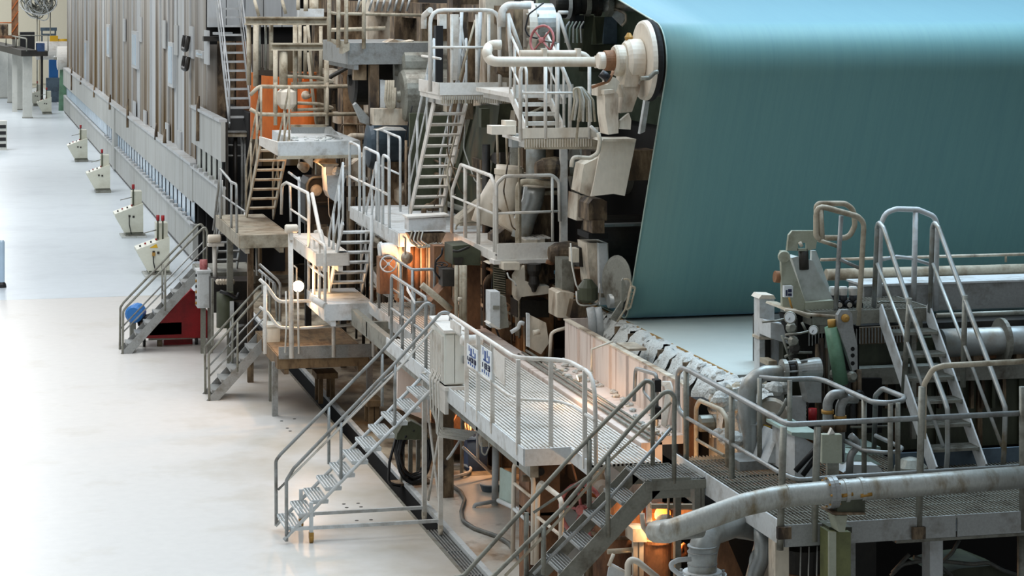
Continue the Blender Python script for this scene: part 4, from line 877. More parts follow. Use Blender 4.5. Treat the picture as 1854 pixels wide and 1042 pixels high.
for k, (a, t0, t1, m_, w_) in enumerate([(215,180,575,m_rubber,50),(240,100,200,m_white,50),(330,100,560,m_white,40),(395,80,300,m_grime,40),(520,90,270,m_cool,30),(585,210,300,m_cool,40)]):
    slab(W5, 'locker' if w_ > 40 else 'panel', 37.3+.05*k, .2, 'E', rect(a-w_/2, t0, a+w_/2, t1), m_)
ytube(W5, 'diagonal_pole', 36.6, .02, 'E', [(465,140),(355,560)], m_tanrail); ytube(W5, 'diagonal_pole', 36.7, .02, 'E', [(360,120),(400,420)], m_cool)
yb_ = T('yellow_crane', 'bright yellow crane girder glimpsed above the white top platform', 'crane', pt('W', 220, 140, y=52))
slab(yb_, 'girder', 52, .5, 'W', rect(60,-80,600,75), m_yellow); slab(yb_, 'drop_leg', 52, .4, 'E', rect(500,280,530,490), m_yellow); slab(yb_, 'drop_leg', 52.1, .4, 'E', rect(385,250,415,490), m_yellow); slab(yb_, 'web', 52.05, .3, 'W', [(60,75),(600,75),(300,150),(230,150)], m_yellow)
# W8 / W9 and small stair between
W8 = plat('bearing_platform', 'small white platform with ribbed grating edge below the U-bend pipe', pt('E',790,930,y=31).x, pt('E',1320,930,y=31).x, 31, 32.1, pt('E',800,965,y=31).z, m_white, .05, 'grate')
zz8 = pt('E',800,965,y=31).z; xa, xb = pt('E',790,930,y=31).x, pt('E',1320,930,y=31).x
part('toe_board', MB().bx(xa, xb, 30.96, 30.98, zz8, pt('E',800,895,y=31).z), m_creamc, W8); slab(W8, 'grating_skirt', 30.97, .03, 'E', rect(810,970,1325,1042), m_tanrail)
b = MB()
for k in range(26): b.bx(xa+.05+k*.038, xa+.06+k*.038, 30.955, 30.97, zz8-.13, zz8-.01)
part('skirt_bars', b, m_creamc, W8, stuff=True)
hrail(W8, PY(30.97, 'E', (780,980),(780,500),(800,440)) , m_white, .026, .1)
for a in (955, 1262): ytube(W8, 'post', 30.97, .026, 'E', [(a,970),(a,460)], m_white)
hrail(W8, PY(30.97, 'E', (780,650),(1280,648)), m_white, .018, 0, 'mid_rail'); part('corner_bend', MB().tube(PY(30.9, 'E', (1270,880),(1320,930),(1340,1000),(1300,1110)), .024, 8, .08), m_white, W8)
W9 = plat('upper_white_deck', 'white deck with toe board between the top platform and roll bearing', pt('E',640,600,y=34).x, pt('E',1050,600,y=34).x, 33.2, 35.6, pt('E',640,640,y=34).z, m_white, .06)
part('toe_board', MB().bx(pt('E',640,600,y=34).x, pt('E',1050,600,y=34).x, 33.15, 33.18, pt('E',640,640,y=34).z-.06, pt('E',640,640,y=34).z+.14), m_white, W9)
p8 = pt('E', 1060, 880, y=32.3); q8 = pt('E', 800, 880, y=32.3); r8 = pt('E', 1040, 650, y=33.1)
ystair('deck_ladder', 'short three-step white stair between the small platform and white deck', q8.x, p8.x, 32.1, zz8+.02, 33.1, r8.z, 4, m_white, 'plate', .9, m_white, (0, 1))
for a0, t0, a1, t1 in [(370,150,520,580),(370,150,400,640),(930,140,1075,590),(930,140,930,580)]: ytube(W9, 'ladder_rail', 33.0, .03, 'W', [(a0,t0),(a1,t1)], m_white)
ytube(W9, 'ladder_rail', 33.0, .03, 'W', [(930,140),(1040,140)], m_white)
for a0, t0, a1, t1, y_ in [(1120,480,1260,870,31.6),(960,480,1000,880,32.0),(1040,80,1130,600,32.2)]: pass
ytube(W8, 'diagonal_rail', 31.5, .03, 'E', [(1060,440),(1130,610),(1125,890)], m_white)
# red handwheel and press roll behind
hw_ = handwheel('red_handwheel', 'faded red handwheel above the U-bend pipe', pt('W', 750, 450, y=31.3), (-.8,-.6,.15), .21, m_redwheel, 4)
q = pt('W', 750, 450, y=31.3); part('pedestal', MB().tube([q+V3((.28,.21,-.05)), V3((q.x+.28, q.y+.21, zz8))], .03, 8), m_white, hw_)
pr = T('suction_roll', 'brown-flanged grey roll with bolted ring behind the red handwheel', 'roll', pt('W', 640, 560, y=33.6))
c0 = pt('W', 585, 300, y=33.6)
part('drum', MB().lathe(c0, (1,0,0), [(0,.36),(.38,.36)], 32), m_steel, pr); part('flange', MB().lathe(c0-V3((.06,0,0)), (1,0,0), [(0,.40),(.12,.40),(.14,.37)], 32), m_creamc, pr)
slab(pr, 'housing', 33.2, .5, 'W', rect(430,70,540,580), m_grime, 'brown rusty housing')
for k in range(12):
    q = 2*math.pi*k/12; part('bolt', MB().cyl(c0+V3((-.1, math.cos(q)*.37, math.sin(q)*.37)), c0+V3((.1, math.cos(q)*.37, math.sin(q)*.37)), .025, 6), m_cream, pr)
ytube(pr, 'frame_tube', 33.0, .06, 'W', [(300,300),(300,120),(360,60),(620,60)], m_white, .15); ytube(pr, 'cable', 32.8, .012, 'W', [(770,30),(600,160),(560,330),(600,410),(700,430)], m_rubber, .1)
dm = T('drive_motor', 'black ribbed motor and grey pipe at the very top above the roll bearing', 'motor', pt('W', 1100, 90, y=34))
m0 = pt('W', 870, 45, y=34); m1 = pt('W', 1400, 50, y=34); mm = pt('W', 1080, 50, y=34)
part('body', MB().lathe(m0, (1,0,0), [(0,.2),(.03,.22),(mm.x-m0.x-.1,.22),(mm.x-m0.x,.16),(m1.x-m0.x,.16)], 24), m_dark, dm)
for k in range(4): part('fin_ring', MB().lathe(mm+V3((.03+.18*k,0,0)), (1,0,0), [(0,.19),(.07,.19)], 20), m_galvd if k % 2 else m_dark, dm)
part('end_face', MB().lathe(mm-V3((.1,0,0)), (1,0,0), [(0,.225),(.06,.225)], 24), m_cool, dm); part('outlet_pipe', MB().cyl(m1, m1+V3((1.2,0,.02)), .12, 16), m_steel, dm)
slab(dm, 'stand', 34.1, .3, 'W', [(1200,560),(1290,560),(1330,170),(1230,170)], m_olive); slab(dm, 'gearbox', 33.9, .3, 'W', rect(1120,170,1220,320), m_rubber)
for k in range(5): ytube(dm, 'small_line', 33.6, .014, 'W', [(1010+k*45,480),(1020+k*40,300+20*(k%2)),(1060+k*40,240)], m_mint if k % 2 else m_cool, .05)
bkp = core
part('olive_panel', MB().bx(9.0, 11.4, 35.0, 35.15, 5.2, 8.6), m_sageo, bkp); slab(bkp, 'glazed_panel', 34.9, .08, 'W', rect(1440,190,1590,490), m_bluedr); slab(bkp, 'lower_panel', 34.8, .08, 'W', rect(1180,500,1640,800), m_olive)
slab(bkp, 'strut', 34.5, .2, 'W', [(1360,490),(1420,480),(1450,190),(1340,190)], m_olive)
ytube(bkp, 'mirror_arm', 33.9, .02, 'W', [(1550,90),(1690,150),(1690,240),(1640,290)], m_cream, .06); slab(bkp, 'mirror', 33.95, .03, 'W', [(1530,180),(1640,290),(1690,170),(1560,110)], m_cool)
# W4 little cantilever platform
W4 = plat('white_cantilever', 'small white cantilever platform with two white blocks on it', 7.87, 8.86, 33.1, 36.0, 3.5, m_white, .02, 'plate', .0)
part('front_toe', MB().bx(7.87, 8.86, 33.06, 33.09, 3.42, 3.66), m_white, W4); part('side_toe', MB().bx(7.84, 7.87, 33.1, 36, 3.38, 3.52), m_white, W4); part('bottom_flange', MB().bx(7.8, 8.95, 33.0, 33.3, 3.36, 3.42), m_white, W4)
hrail(W4, PX(7.87, 'F', (300,660),(305,360),(365,185),(575,262),(600,330),(600,800)), m_white, .03, .1)
for a, t0, t1 in [(395,205,730),(487,240,775)]: xtube(W4, 'post', 7.87, .03, 'F', [(a,t1),(a,t0)], m_white)
xtube(W4, 'mid_rail', 7.87, .02, 'F', [(305,405),(600,530)], m_white)
hrail(W4, PY(33.15, 'F', (615,800),(612,320),(670,265),(1000,258),(1050,300),(1055,580)), m_white, .028, .12); ytube(W4, 'mid_rail', 33.15, .02, 'F', [(615,525),(1050,510)], m_white); ytube(W4, 'post', 33.15, .022, 'F', [(1005,720),(1002,265)], m_white)
slab(W4, 'square_post', 33.2, .1, 'F', rect(1063,80,1110,835), m_white, 'tall square white post')
slab(W4, 'bracket', 33.3, .4, 'F', [(560,880),(1060,870),(1000,845),(660,850)], m_cream)
for k, (a0, a1) in enumerate([(800, 905), (878, 972)]):
    p, q = pt('F', a0, 690, y=33.5), pt('F', a1, 765, y=33.5); xa_ = p.x+.1*k*0
    t = T('white_block', ['white block nearer the railing on the small cantilever platform', 'white block nearer the square post on the small cantilever platform'][k], 'block', ((p.x+q.x)/2, 33.5, 3.5), 'white blocks on the cantilever platform')
    part('block', MB().bx(p.x+.02*k, q.x-.03, 33.45+.12*k, 33.85+.12*k, 3.502, 3.66), m_creamc, t)
    for j in range(3): part('slat', MB().bx(p.x+.03+.02*k+j*.08, p.x+.09+.02*k+j*.08, 33.43+.12*k, 33.87+.12*k, 3.66, 3.68), m_white, t)
# big ducts between
dp = T('vertical_duct', 'large grey flanged pipe bending down behind the white cantilever platform', 'pipe', pt('F', 830, 660, y=33.9))
ytube(dp, 'upper_pipe', 33.9, .155, 'F', [(888,-60),(888,320)], m_steel, 0, 18); part('flange', MB().lathe(pt('F',888,338,y=33.9), (0,0,1), [(0,.2),(.02,.225),(.05,.225),(.055,.19),(.075,.225),(.1,.225)], 24), m_creamc, dp)
ytube(dp, 'bend', 33.9, .15, 'F', [(888,338),(875,430),(820,560),(780,700)], m_steel, .3, 18)
slab(dp, 'gusset', 33.7, .06, 'F', [(740,560),(800,420),(810,340),(830,340),(815,460)], m_cool)
ce = T('cream_elbow', 'fat cream elbow duct beside the grey flanged pipe', 'duct', pt('F', 620, 600, y=34.3))
ytube(ce, 'elbow', 34.3, .2, 'F', [(700,190),(690,300),(680,440),(640,500)], m_creamc, .2, 18); ytube(ce, 'outlet', 34.35, .16, 'F', [(820,330),(740,310),(690,290)], m_steel, .1, 16); ytube(ce, 'inlet', 34.5, .2, 'F', [(640,330),(570,450),(520,600)], m_creamc, .2, 16)
part('collar', MB().lathe(pt('F',700,230,y=34.3)-V3((0,0,.04)), (0,0,1), [(0,.23),(.08,.23)], 20), m_cream, ce); ytube(ce, 'base', 34.2, .13, 'F', [(640,540),(760,620),(800,660)], m_creamc, .1, 14)
sp = T('slim_duct', 'dull grey vertical pipe rising behind the cream elbow', 'pipe', pt('F', 765, 320, y=35)); ytube(sp, 'pipe', 35, .14, 'F', [(765,320),(765,-80)], m_galvd, 0, 14); part('band', MB().cyl(pt('F',765,60,y=35), pt('F',765,40,y=35), .155, 16), m_galvd, sp)
for a in (625, 690): ytube(sp, 'thin_line', 34.6, .02, 'F', [(a,220),(a-10,-90)], m_tanrail)
cr = T('cream_side_bracket', 'small cream bracket jutting out beside the bearing platform', 'bracket', pt('E', 640, 940, y=31.5)); slab(cr, 'arm', 31.5, .3, 'E', rect(580,880,750,940), m_creamc); slab(cr, 'upper_arm', 31.6, .3, 'E', rect(680,845,752,880), m_creamc); slab(cr, 'stem', 31.6, .2, 'E', rect(720,940,800,1030), m_steel)
cc_ = T('cable_bundle', 'white looped cable bundle hanging beside the roll bearing', 'cables', pt('E', 1180, 840, y=30.5))
for k in range(5): ytube(cc_, 'cable', 30.4+.05*k, .018, 'E', [(1140+k*14,1000 if k == 2 else 840),(1160+k*20,700),(1150+k*10,620),(1190+k*5,610),(1200+k*22,700),(1190+k*28,850)], m_cable if k % 2 else m_tanrail, .08)

# ------------------------------------------------------------------ objects hanging on the front side below
gb = T('grey_guard_box', 'pale grey upright guard box hanging under the cantilever platform', 'guard', pt('S', 230, 960, y=32.4))
slab(gb, 'front', 32.4, .3, 'S', rect(172,545,280,945), m_cool); slab(gb, 'flank', 32.45, .25, 'S', [(280,960),(380,940),(345,600),(280,590)], m_galvd); slab(gb, 'foot', 32.35, .3, 'S', [(150,905),(180,890),(290,960),(250,965)], m_white); slab(gb, 'slot', 32.38, .03, 'S', rect(205,700,275,742), m_galvd)
cd = T('cream_door_plate', 'curved cream guard door standing open by the trough end', 'guard', pt('K', 740, 540, y=31.6))
slab(cd, 'plate', 31.6, .05, 'K', [(690,500),(770,545),(825,465),(805,325),(725,285),(668,258)], m_cream); slab(cd, 'post', 31.55, .06, 'K', [(672,490),(692,495),(692,262),(672,256)], m_cool); ytube(cd, 'handle', 31.5, .03, 'K', [(560,390),(610,360),(625,320),(650,330)], m_cool, .05); ytube(cd, 'catch', 31.5, .04, 'K', [(715,395),(760,385)], m_cream)
hr_ = T('hooked_rail', 'bent cream grab rail at the end of the pink trough', 'railing', pt('K', 830, 610, y=31.4)); ytube(hr_, 'rail', 31.4, .025, 'K', [(828,610),(840,400),(870,380),(940,360)], m_creamc, .08)
mh = T('cream_motor_cowl', 'cream box cowl with a dark motor hanging inside, under the cantilever platform', 'motor', pt('S', 640, 640, y=32.8))
slab(mh, 'cowl', 32.9, .3, 'S', [(465,600),(490,650),(520,600),(790,570),(830,560),(830,480),(720,480),(560,420),(555,250),(465,380)], m_cream)
slab(mh, 'cowl_side', 33.2, .3, 'S', rect(720,230,830,560), m_grime); slab(mh, 'bracket', 32.8, .3, 'S', rect(320,220,500,300), m_cream)
part('motor', MB().lathe(pt('S',660,230,y=32.9), (0,0,-1), [(0,.11),(.1,.11),(.18,.07),(.3,.09),(.36,.05),(.42,.03)], 16), m_dark, mh); slab(mh, 'rust_band', 32.95, .1, 'S', rect(590,230,720,290), m_rust)
ytube(mh, 'pipe', 32.7, .035, 'S', [(950,860),(945,190),(900,180),(870,225),(800,205)], m_rust, .1); ytube(mh, 'grey_hose', 32.7, .012, 'S', [(360,330),(380,390),(440,430),(460,480)], m_cable)
slab(mh, 'mesh_plate', 33.4, .06, 'S', rect(210,250,345,580), m_olive); slab(mh, 'lower_dark', 33.3, .4, 'S', rect(470,640,830,830), m_dark)
for k in range(12): slab(mh, 'louver', 33.38, .02, 'S', [(212,270+k*26),(340,290+k*26),(340,296+k*26),(212,276+k*26)], m_tanrail)
ob = T('olive_gearbox', 'dark olive gearbox block under the cantilever platform', 'gearbox', pt('R', 1460, 430, y=34))
slab(ob, 'block', 34, .6, 'R', [(1280,420),(1640,430),(1640,240),(1500,160),(1280,180)], m_olive); slab(ob, 'neck', 33.95, .2, 'R', [(1320,430),(1390,430),(1420,330),(1290,330)], m_dark); ytube(ob, 'hose', 33.9, .02, 'R', [(1280,240),(1350,250),(1500,190)], m_dark)
cp = T('frame_uprights', 'three tall tan uprights beside the dark valve under the olive gearbox', 'pipework', pt('R', 1450, 1040, y=33.6))
for a, r_, m_ in [(1328, .03, m_tanrail), (1385, .03, m_tanrail), (1428, .045, m_tanrail)]: ytube(cp, 'upright', 33.6, r_, 'R', [(a,1160),(a,430)], m_)
slab(cp, 'wide_column', 34.3, .3, 'R', rect(1470,430,1640,1250), m_rust); slab(cp, 'mid_column', 34.8, .3, 'R', rect(1040,180,1260,1100), m_rust); slab(cp, 'dark_valve', 33.9, .3, 'R', rect(1150,480,1320,700), m_dark); slab(cp, 'floor_slab', 34.0, .5, 'R', [(1000,900),(1320,1100),(1320,960),(1180,700)], m_rust)
ytube(cp, 'clamp', 33.5, .03, 'R', [(1350,860),(1400,860)], m_cream); handwheel('dark_handwheel', 'small black handwheel among the tan uprights', pt('R',1140,420,y=34.2), (0,-.3,1), .09, m_rubber, 3)
ytube(cp, 'black_cable', 34.1, .016, 'R', [(1150,200),(1140,290),(1060,370),(1050,520),(1150,640)], m_rubber, .1); ytube(cp, 'bent_pipe', 33.9, .05, 'R', [(880,680),(1100,860),(1260,1000)], m_tanrail, .1)
slab(cp, 'wide_column', 36.2, .3, 'R', rect(340,330,560,800), m_rust); slab(cp, 'wide_column', 37.5, .3, 'R', rect(570,180,800,900), m_rust)
for a, w_ in [(600,.04),(745,.06),(820,.05),(935,.035),(985,.035),(1040,.04),(880,.03),(905,.05)]: ytube(cp, 'upright', 36.5, w_, 'R', [(a-20 if a==745 else a,850),(a,180)], m_rust if w_ > .04 else m_cream)
gl = T('grey_elbow_pipe', 'pale grey pipe elbow tucked beside the landing of the lower stair', 'pipe', pt('R', 450, 320, y=36.6)); ytube(gl, 'elbow', 36.6, .13, 'R', [(330,250),(440,230),(540,260),(580,340),(620,420)], m_cool, .2, 14); part('flange', MB().lathe(pt('R',345,250,y=36.6), (1,0,.1), [(0,.16),(.04,.16)], 16), m_cool, gl)
handwheel('grey_handwheel', 'thin pale handwheel on the rusty wall behind the galvanised rail', pt('R', 450, 410, y=36.0), (-.2,-.9,.2), .13, m_cool, 4)
co = T('coiled_lines', 'coiled pale lines hanging behind the galvanised rail', 'cables', pt('R', 450, 830, y=36))
for k in range(6): xtube(co, 'coil', 7.7+.03*k, .02, 'R', [(240,480+k*20),(340,640+k*25),(440,700+k*25),(600,680+k*30)], m_cable if k % 2 else m_cool, .2)

# ================================================================== LOWER LEFT TOWER
W6 = plat('side_gangway', 'pale gangway with sloping white rail, warmly lit from below', 6.05, 6.6, 38.9, 42.2, 2.9, m_white, .22)
hrail(W6, PX(6.05, 'D', (660,740),(665,510),(700,486),(870,570),(880,640),(878,1000)), m_white, .03, .1); xtube(W6, 'mid_rail', 6.05, .02, 'D', [(735,700),(870,790)], m_white)
for a0, t0, a1, t1 in [(728,490,735,800),(800,440,805,920),(720,405,805,470)]: xtube(W6, 'post', 6.2, .025, 'D', [(a0,t0),(a1,t1)], m_cool)
for o in (0, .12): hrail(W6, PX(6.15+o, 'D', (905,575),(965,870),(1000,1000)), m_white, .035, .1, 'sloping_rail')
part('hoop', MB().tube(PX(6.25, 'D', (930,880),(975,870),(990,920),(985,1000)), .03, 8, .1), m_white, W6)
S6L = plat('lower_landing', 'small grey landing at the foot of the middle stair above the brown platform', 6.1, 6.92, 38.3, 40.3, 2.1, m_cool, .28)
rail(S6L, [V3((6.1, 40.2, 3.1)), V3((6.1, 38.35, 3.1))], 2.0, m_white, .028, 1, .7, .1); part('white_roller', MB().cyl(pt('H',372,438,y=38.6), pt('H',480,500,y=38.3), .06, 12), m_white, S6L)
part('corner_post', MB().tube([V3((6.9, 38.3, 1.8)), V3((6.9, 38.3, 3.6))], .03, 8), m_cool, S6L)
ystair('middle_stair', 'pale seven-tread stair between grey landing and lower landing', 6.42, 7.0, 39.9, 2.1, 38.4, 3.5, 7, m_cool, 'plate', 1.0, m_cool)
P7 = plat('brown_platform', 'low brown-decked platform with curved rail, lit by the amber lamp', 5.42, 7.0, 39.2, 42.2, 1.1, m_wood, .22)
slab(P7, 'edge_channel', 39.15, .04, 'Z', [(505,650),(672,646),(672,622),(505,628)], m_galv)
hrail(P7, PY(39.15, 'Z', (470,505),(482,516),(503,546),(563,544)), m_white, .03, .2); ytube(P7, 'mid_rail', 39.15, .025, 'Z', [(470,555),(485,566),(503,592),(540,594),(672,586)], m_white, .2)
for a, t0, t1 in [(604,570,646),(676,560,645),(480,516,640)]: ytube(P7, 'post', 39.15, .035, 'Z', [(a,t1),(a,t0)], m_white)
for a in (497, 668): q = pt('Z', a, 650, y=39.6); part('leg', MB().bx(q.x-.05, q.x+.05, 39.5, 39.6, 0, .95), m_galv, P7)
ytube(P7, 'lamp_post', 39.1, .045, 'Z', [(528,648),(526,420)], m_white, label='tall white lamp post'); ytube(P7, 'conduit', 39.1, .02, 'Z', [(541,640),(539,525)], m_white)
part('drape', MB().tube(PY(39.05, 'G', (1225,490),(1230,700),(1220,920)), .015, 6), m_cable, P7)
def tube_lamp(lab, zm, a0, t0, a1, y, r):
    p, q = pt(zm, a0, t0, y=y), pt(zm, a1, t0, y=y); t = T('tube_lamp', lab, 'lamp', ((p.x+q.x)/2, y, p.z-r))
    part('casing', MB().lathe(p, (1,0,0), [(0,r*.8),(.02,r),(q.x-p.x-.02,r),(q.x-p.x,r*.8)], 20), m_creamc, t); part('bracket', MB().bx((p.x+q.x)/2-.03, (p.x+q.x)/2+.03, y-.03, y+.03, p.z-r-.12, p.z-r*.8), m_white, t); return t
tube_lamp('white cylindrical lamp on top of the tall white lamp post', 'Z', 516, 414, 539, 39.05, .075); tl_ = tube_lamp('white cylindrical lamp at the head of the side stair by the black opening', 'Z', 376, 432, 400, 46.2, .085)
part('stem', MB().cyl(pt('Z',388,440,y=46.2), pt('Z',390,520,y=46.2), .045, 8), m_white, tl_); part('shelf', MB().bx(pt('Z',376,440,y=46.2).x, pt('Z',405,440,y=46.2).x, 46.1, 46.3, pt('Z',388,440,y=46.2).z-.06, pt('Z',388,440,y=46.2).z), m_white, tl_)
# trestles under
for lab, a0, t0, a1, t1, y in [('grimy wooden trestle in the shade under the brown platform', 350,130,500,330, 40.6), ('grimy wooden trestle seen through the rolling stair', 700,320,812,455, 38.4)]:
    p, q = pt('I', a0, t0, y=y), pt('I', a1, t0+40, y=y); t = T('trestle', lab, 'trestle', ((p.x+q.x)/2, y, 0), 'wooden trestles')
    part('top', MB().bx(p.x, q.x, y-.15, y+.4, p.z-.1, p.z), m_wood, t)
    for X_ in (p.x+.05, q.x-.13):
        for Y_ in (y-.1, y+.3): part('leg', MB().bx(X_, X_+.08, Y_, Y_+.08, 0, p.z-.1), m_wood, t)
# P6/P5/P8 stack
P6 = plat('dark_low_landing', 'small dark landing at the head of the side stair', 4.85, 5.95, 46.6, 48.2, 1.66, m_galvd, .25)
for X_ in (5.0, 5.8): part('leg', MB().bx(X_, X_+.1, 46.7, 46.8, 0, 1.4), m_galvd, P6)
ystair('under_stair', 'short grey stair tucked under the tan landing', 5.2, 5.66, 47.3, 1.66, 45.9, 2.9, 6, m_galv, 'plate', .7, m_galv, (0,))
P5 = plat('tan_landing', 'tan stained landing with a grey edge beside the black hood opening', 5.1, 6.02, 42.1, 46, 2.9, m_tandeck, .24)
hrail(P5, PX(5.1, 'B', (1490,640),(1540,215),(1600,285)) + PX(5.1, 'D', (255,480),(300,500),(305,930)), m_galv, .026, .1)
for a, t0, t1 in [(175,380,780),(260,480,870)]: xtube(P5, 'post', 5.1, .024, 'D', [(a,t1),(a,t0)], m_galv)
xtube(P5, 'mid_rail', 5.1, .018, 'D', [(190,590),(370,720)], m_galv)
part('leg', MB().bx(pt('G',960,400,y=43).x, pt('G',1000,400,y=43).x, 43, 43.14, 0, 2.7), m_grime, P5, 'brown steel post'); part('leg', MB().bx(5.2, 5.32, 45, 45.1, 0, 2.7), m_galvd, P5)
ystair('tan_stair', 'tan eight-tread stair between tan landing and crusted upper landing', 5.64, 6.18, 45.5, 2.9, 43.2, 4.6, 8, m_tanrail, 'plate', 1.0, m_tanrail)
P8 = plat('crusted_landing', 'grey landing with pulp crumbs and a deep edge beam above the tan stair', 6.25, 7.42, 42.6, 46, 4.6, m_cool, .2)
part('front_arm', MB().bx(5.85, 7.42, 42.4, 42.6, 4.32, 4.6), m_cool, P8); part('front_flange', MB().bx(5.85, 7.42, 42.36, 42.6, 4.28, 4.34), m_tanrail, P8); part('front_arm', MB().prism([(5.6, 43.2, 4.5), (5.85, 42.4, 4.34), (5.85, 42.4, 4.6), (5.6, 43.2, 4.66)], (.04, .05, 0)), m_white, P8)
for k in range(26): q = V3((R.uniform(6.2, 7.3), R.uniform(42.45, 43.6), 4.6)); s_ = R.uniform(.02, .05); part('pulp_crumb', MB().lathe(q, (R.uniform(-.3,.3),R.uniform(-.3,.3),1), [(0,s_),(s_*.6,s_*1.1),(s_*1.1,s_*.4)], 6), m_crust, P8)
b8 = T('tan_basin', 'tan rimmed basin standing on the crusted landing', 'basin', pt('D', 930, 100, y=43.6))
slab(b8, 'front', 43.6, .05, 'D', [(740,95),(1000,95),(1010,45),(735,45)], m_galv); slab(b8, 'back', 44.3, .05, 'D', [(740,60),(1000,60),(1030,25),(735,25)], m_tanrail); xslab(b8, 'end', pt('D',1040,100,y=43.6).x, .05, 'D', [(1000,95),(1100,110),(1040,40),(1000,40)], m_galv)
bd = T('slate_drum', 'slate blue round drum end behind the hooped railing', 'drum', pt('D', 1360, 330, y=43.5)); cdr = pt('D', 1370, 190, y=43.5)
part('drum', MB().lathe(cdr-V3((.1,0,0)), (1,0,0), [(0,.2),(.05,.42),(.12,.47),(1.5,.47)], 28), m_bluedr, bd); part('saddle', MB().bx(cdr.x+.2, cdr.x+.7, 43.1, 43.9, 2.6, cdr.z-.3), m_grime, bd)
vs_ = T('pulp_hopper', 'pale rounded hopper with brown pulp on its rim', 'hopper', pt('D', 1090, 640, y=42.9))
slab(vs_, 'body', 42.9, .6, 'D', [(1090,640),(1130,630),(1180,420),(1020,430),(1030,560),(1050,610)], m_cool); slab(vs_, 'rim', 42.85, .7, 'D', [(965,335),(1000,365),(1110,355),(1120,340)], m_cream); slab(vs_, 'chute', 43.0, .5, 'D', rect(1015,350,1080,440), m_cool); slab(vs_, 'neck', 43.1, .4, 'D', [(935,330),(1100,335),(1080,260),(1000,260)], m_tanrail)
q = pt('D', 1120, 560, y=43.3); part('wall_bracket', MB().bx(q.x-.2, 8.7, 43.25, 43.35, q.z-.1, q.z+.1), m_grime, vs_)
for k in range(7): q = pt('D', 1075+R.uniform(0,110), 405+R.uniform(-30,20), y=42.85); part('pulp_clod', MB().lathe(q-V3((0,0,.05)), (.1,.1,1), [(0,.06),(.05,.09),(.11,.05)], 7), m_crust, vs_)
tk = T('dark_tank', 'dark steel tank with arched hatch below the pale hopper', 'tank', pt('D', 980, 820, y=44))
for a in (870, 1150): q = pt('D', a, 800, y=44.4); part('leg', MB().bx(q.x-.06, q.x+.06, 44.3, 44.42, 0, q.z+.1), m_dark, tk)
slab(tk, 'shell', 44, .8, 'D', [(850,820),(1180,820),(1180,450),(880,450),(850,500)], m_dark); ytube(tk, 'hatch_rim', 43.95, .03, 'D', [(865,820),(865,500),(900,445),(1040,440)], m_galvd, .15); part('hatch_boss', MB().lathe(pt('D',940,550,y=43.98), (0,-1,0), [(0,.12),(.04,.1),(.06,.05)], 16), m_cream, tk); ytube(tk, 'lower_bar', 43.9, .02, 'D', [(920,648),(1150,640)], m_dark); ytube(tk, 'wire', 43.85, .012, 'D', [(1035,600),(1040,740),(1070,810)], m_cable)
um = T('oil_unit', 'dark oil unit with olive cylinders under the tan landing', 'machine', pt('G', 860, 880, y=45))
slab(um, 'frame', 45.5, .8, 'G', rect(720,420,1000,640), m_dark); part('cylinder', MB().cyl(pt('G',800,740,y=44.8), pt('G',800,495,y=44.8), .17, 18), m_olive, um); part('cylinder', MB().cyl(pt('G',920,820,y=44.9), pt('G',930,560,y=44.9), .2, 18), m_dark, um)
for k in range(6): part('ball_valve', MB().lathe(pt('G',750+k*19,420,y=45.3), (0,-1,0), [(0,.05),(.1,.06),(.14,.03)], 8), m_cream, um)
slab(um, 'side_post', 45.0, .1, 'G', rect(705,405,722,870), m_galvd); slab(um, 'white_pipe', 44.6, .1, 'G', rect(835,560,862,880), m_cool); part('hose', MB().tube(PY(44.6,'G',(765,490),(830,510),(880,540),(900,500)), .035, 8, .1), m_rubber, um); part('wheel', MB().lathe(pt('G',945,830,y=44.3), (0,-1,0), [(0,.3),(.05,.33),(.1,.3)], 20), m_dark, um)
slab(um, 'pale_casing', 44.5, .4, 'G', [(900,820),(980,850),(985,730),(900,730)], m_cool)
bx_ = T('brown_bin', 'brown-black bin frame left of the amber lamp under the side gangway', 'bin', pt('G', 1130, 380, y=43.5)); bx_['label'] = 'brown-black bin frame beside the amber lamp under the side gangway'
slab(bx_, 'bin', 43.5, .6, 'G', rect(1040,170,1240,375), m_wood); slab(bx_, 'inside', 43.45, .05, 'G', rect(1060,190,1220,350), m_black); ytube(bx_, 'edge_rail', 43.4, .025, 'G', [(1025,380),(1020,180)], m_galv)
sr = T('short_rail', 'short sloping double rail leading to the brown platform', 'railing', pt('G', 1180, 700, y=41)); ytube(sr, 'rail', 41, .025, 'G', [(1040,300),(1165,410),(1185,440),(1185,700)], m_galv, .1); ytube(sr, 'rail', 41.2, .025, 'G', [(1035,340),(1150,440),(1165,700)], m_galv, .1)
for a in (1060,1085,1110,1135): ytube(sr, 'baluster', 41.1, .012, 'G', [(a,500),(a,340+(a-1040)*.9)], m_galv)
# hood-end ladder and upper frames
ystair('hood_ladder', 'steep aluminium ladder stair at the hood end with long straight handrails', 6.62, 7.2, 56.8, 4.05, 59.9, 7.2, 14, m_hoodl, 'plate', 1.1, m_hoodl, (0, 1))
hf = T('hood_end_gallery', 'grey steel gallery beam and uprights below the hood ladder', 'gallery', (6.9, 56.5, 0))
slab(hf, 'beam', 56.4, .15, 'D', rect(215,85,660,122), m_tanrail); slab(hf, 'beam_top', 56.35, .3, 'D', rect(210,78,665,88), m_galv); slab(hf, 'deck_edge', 59.5, .3, 'C', rect(120,258,270,278), m_hoodl); slab(hf, 'dark_band', 59.8, .3, 'C', rect(40,290,380,330), m_dark)
for a in (185, 225, 345, 370, 290): ytube(hf, 'upright', 56.6, .035 if a != 290 else .06, 'D', [(a,800),(a,125 if a > 200 else 0)], m_galv if a != 290 else m_dark)
ytube(hf, 'rung', 56.6, .025, 'D', [(170,185),(370,190)], m_galv); ytube(hf, 'rung', 56.6, .025, 'D', [(185,270),(370,275)], m_galv)
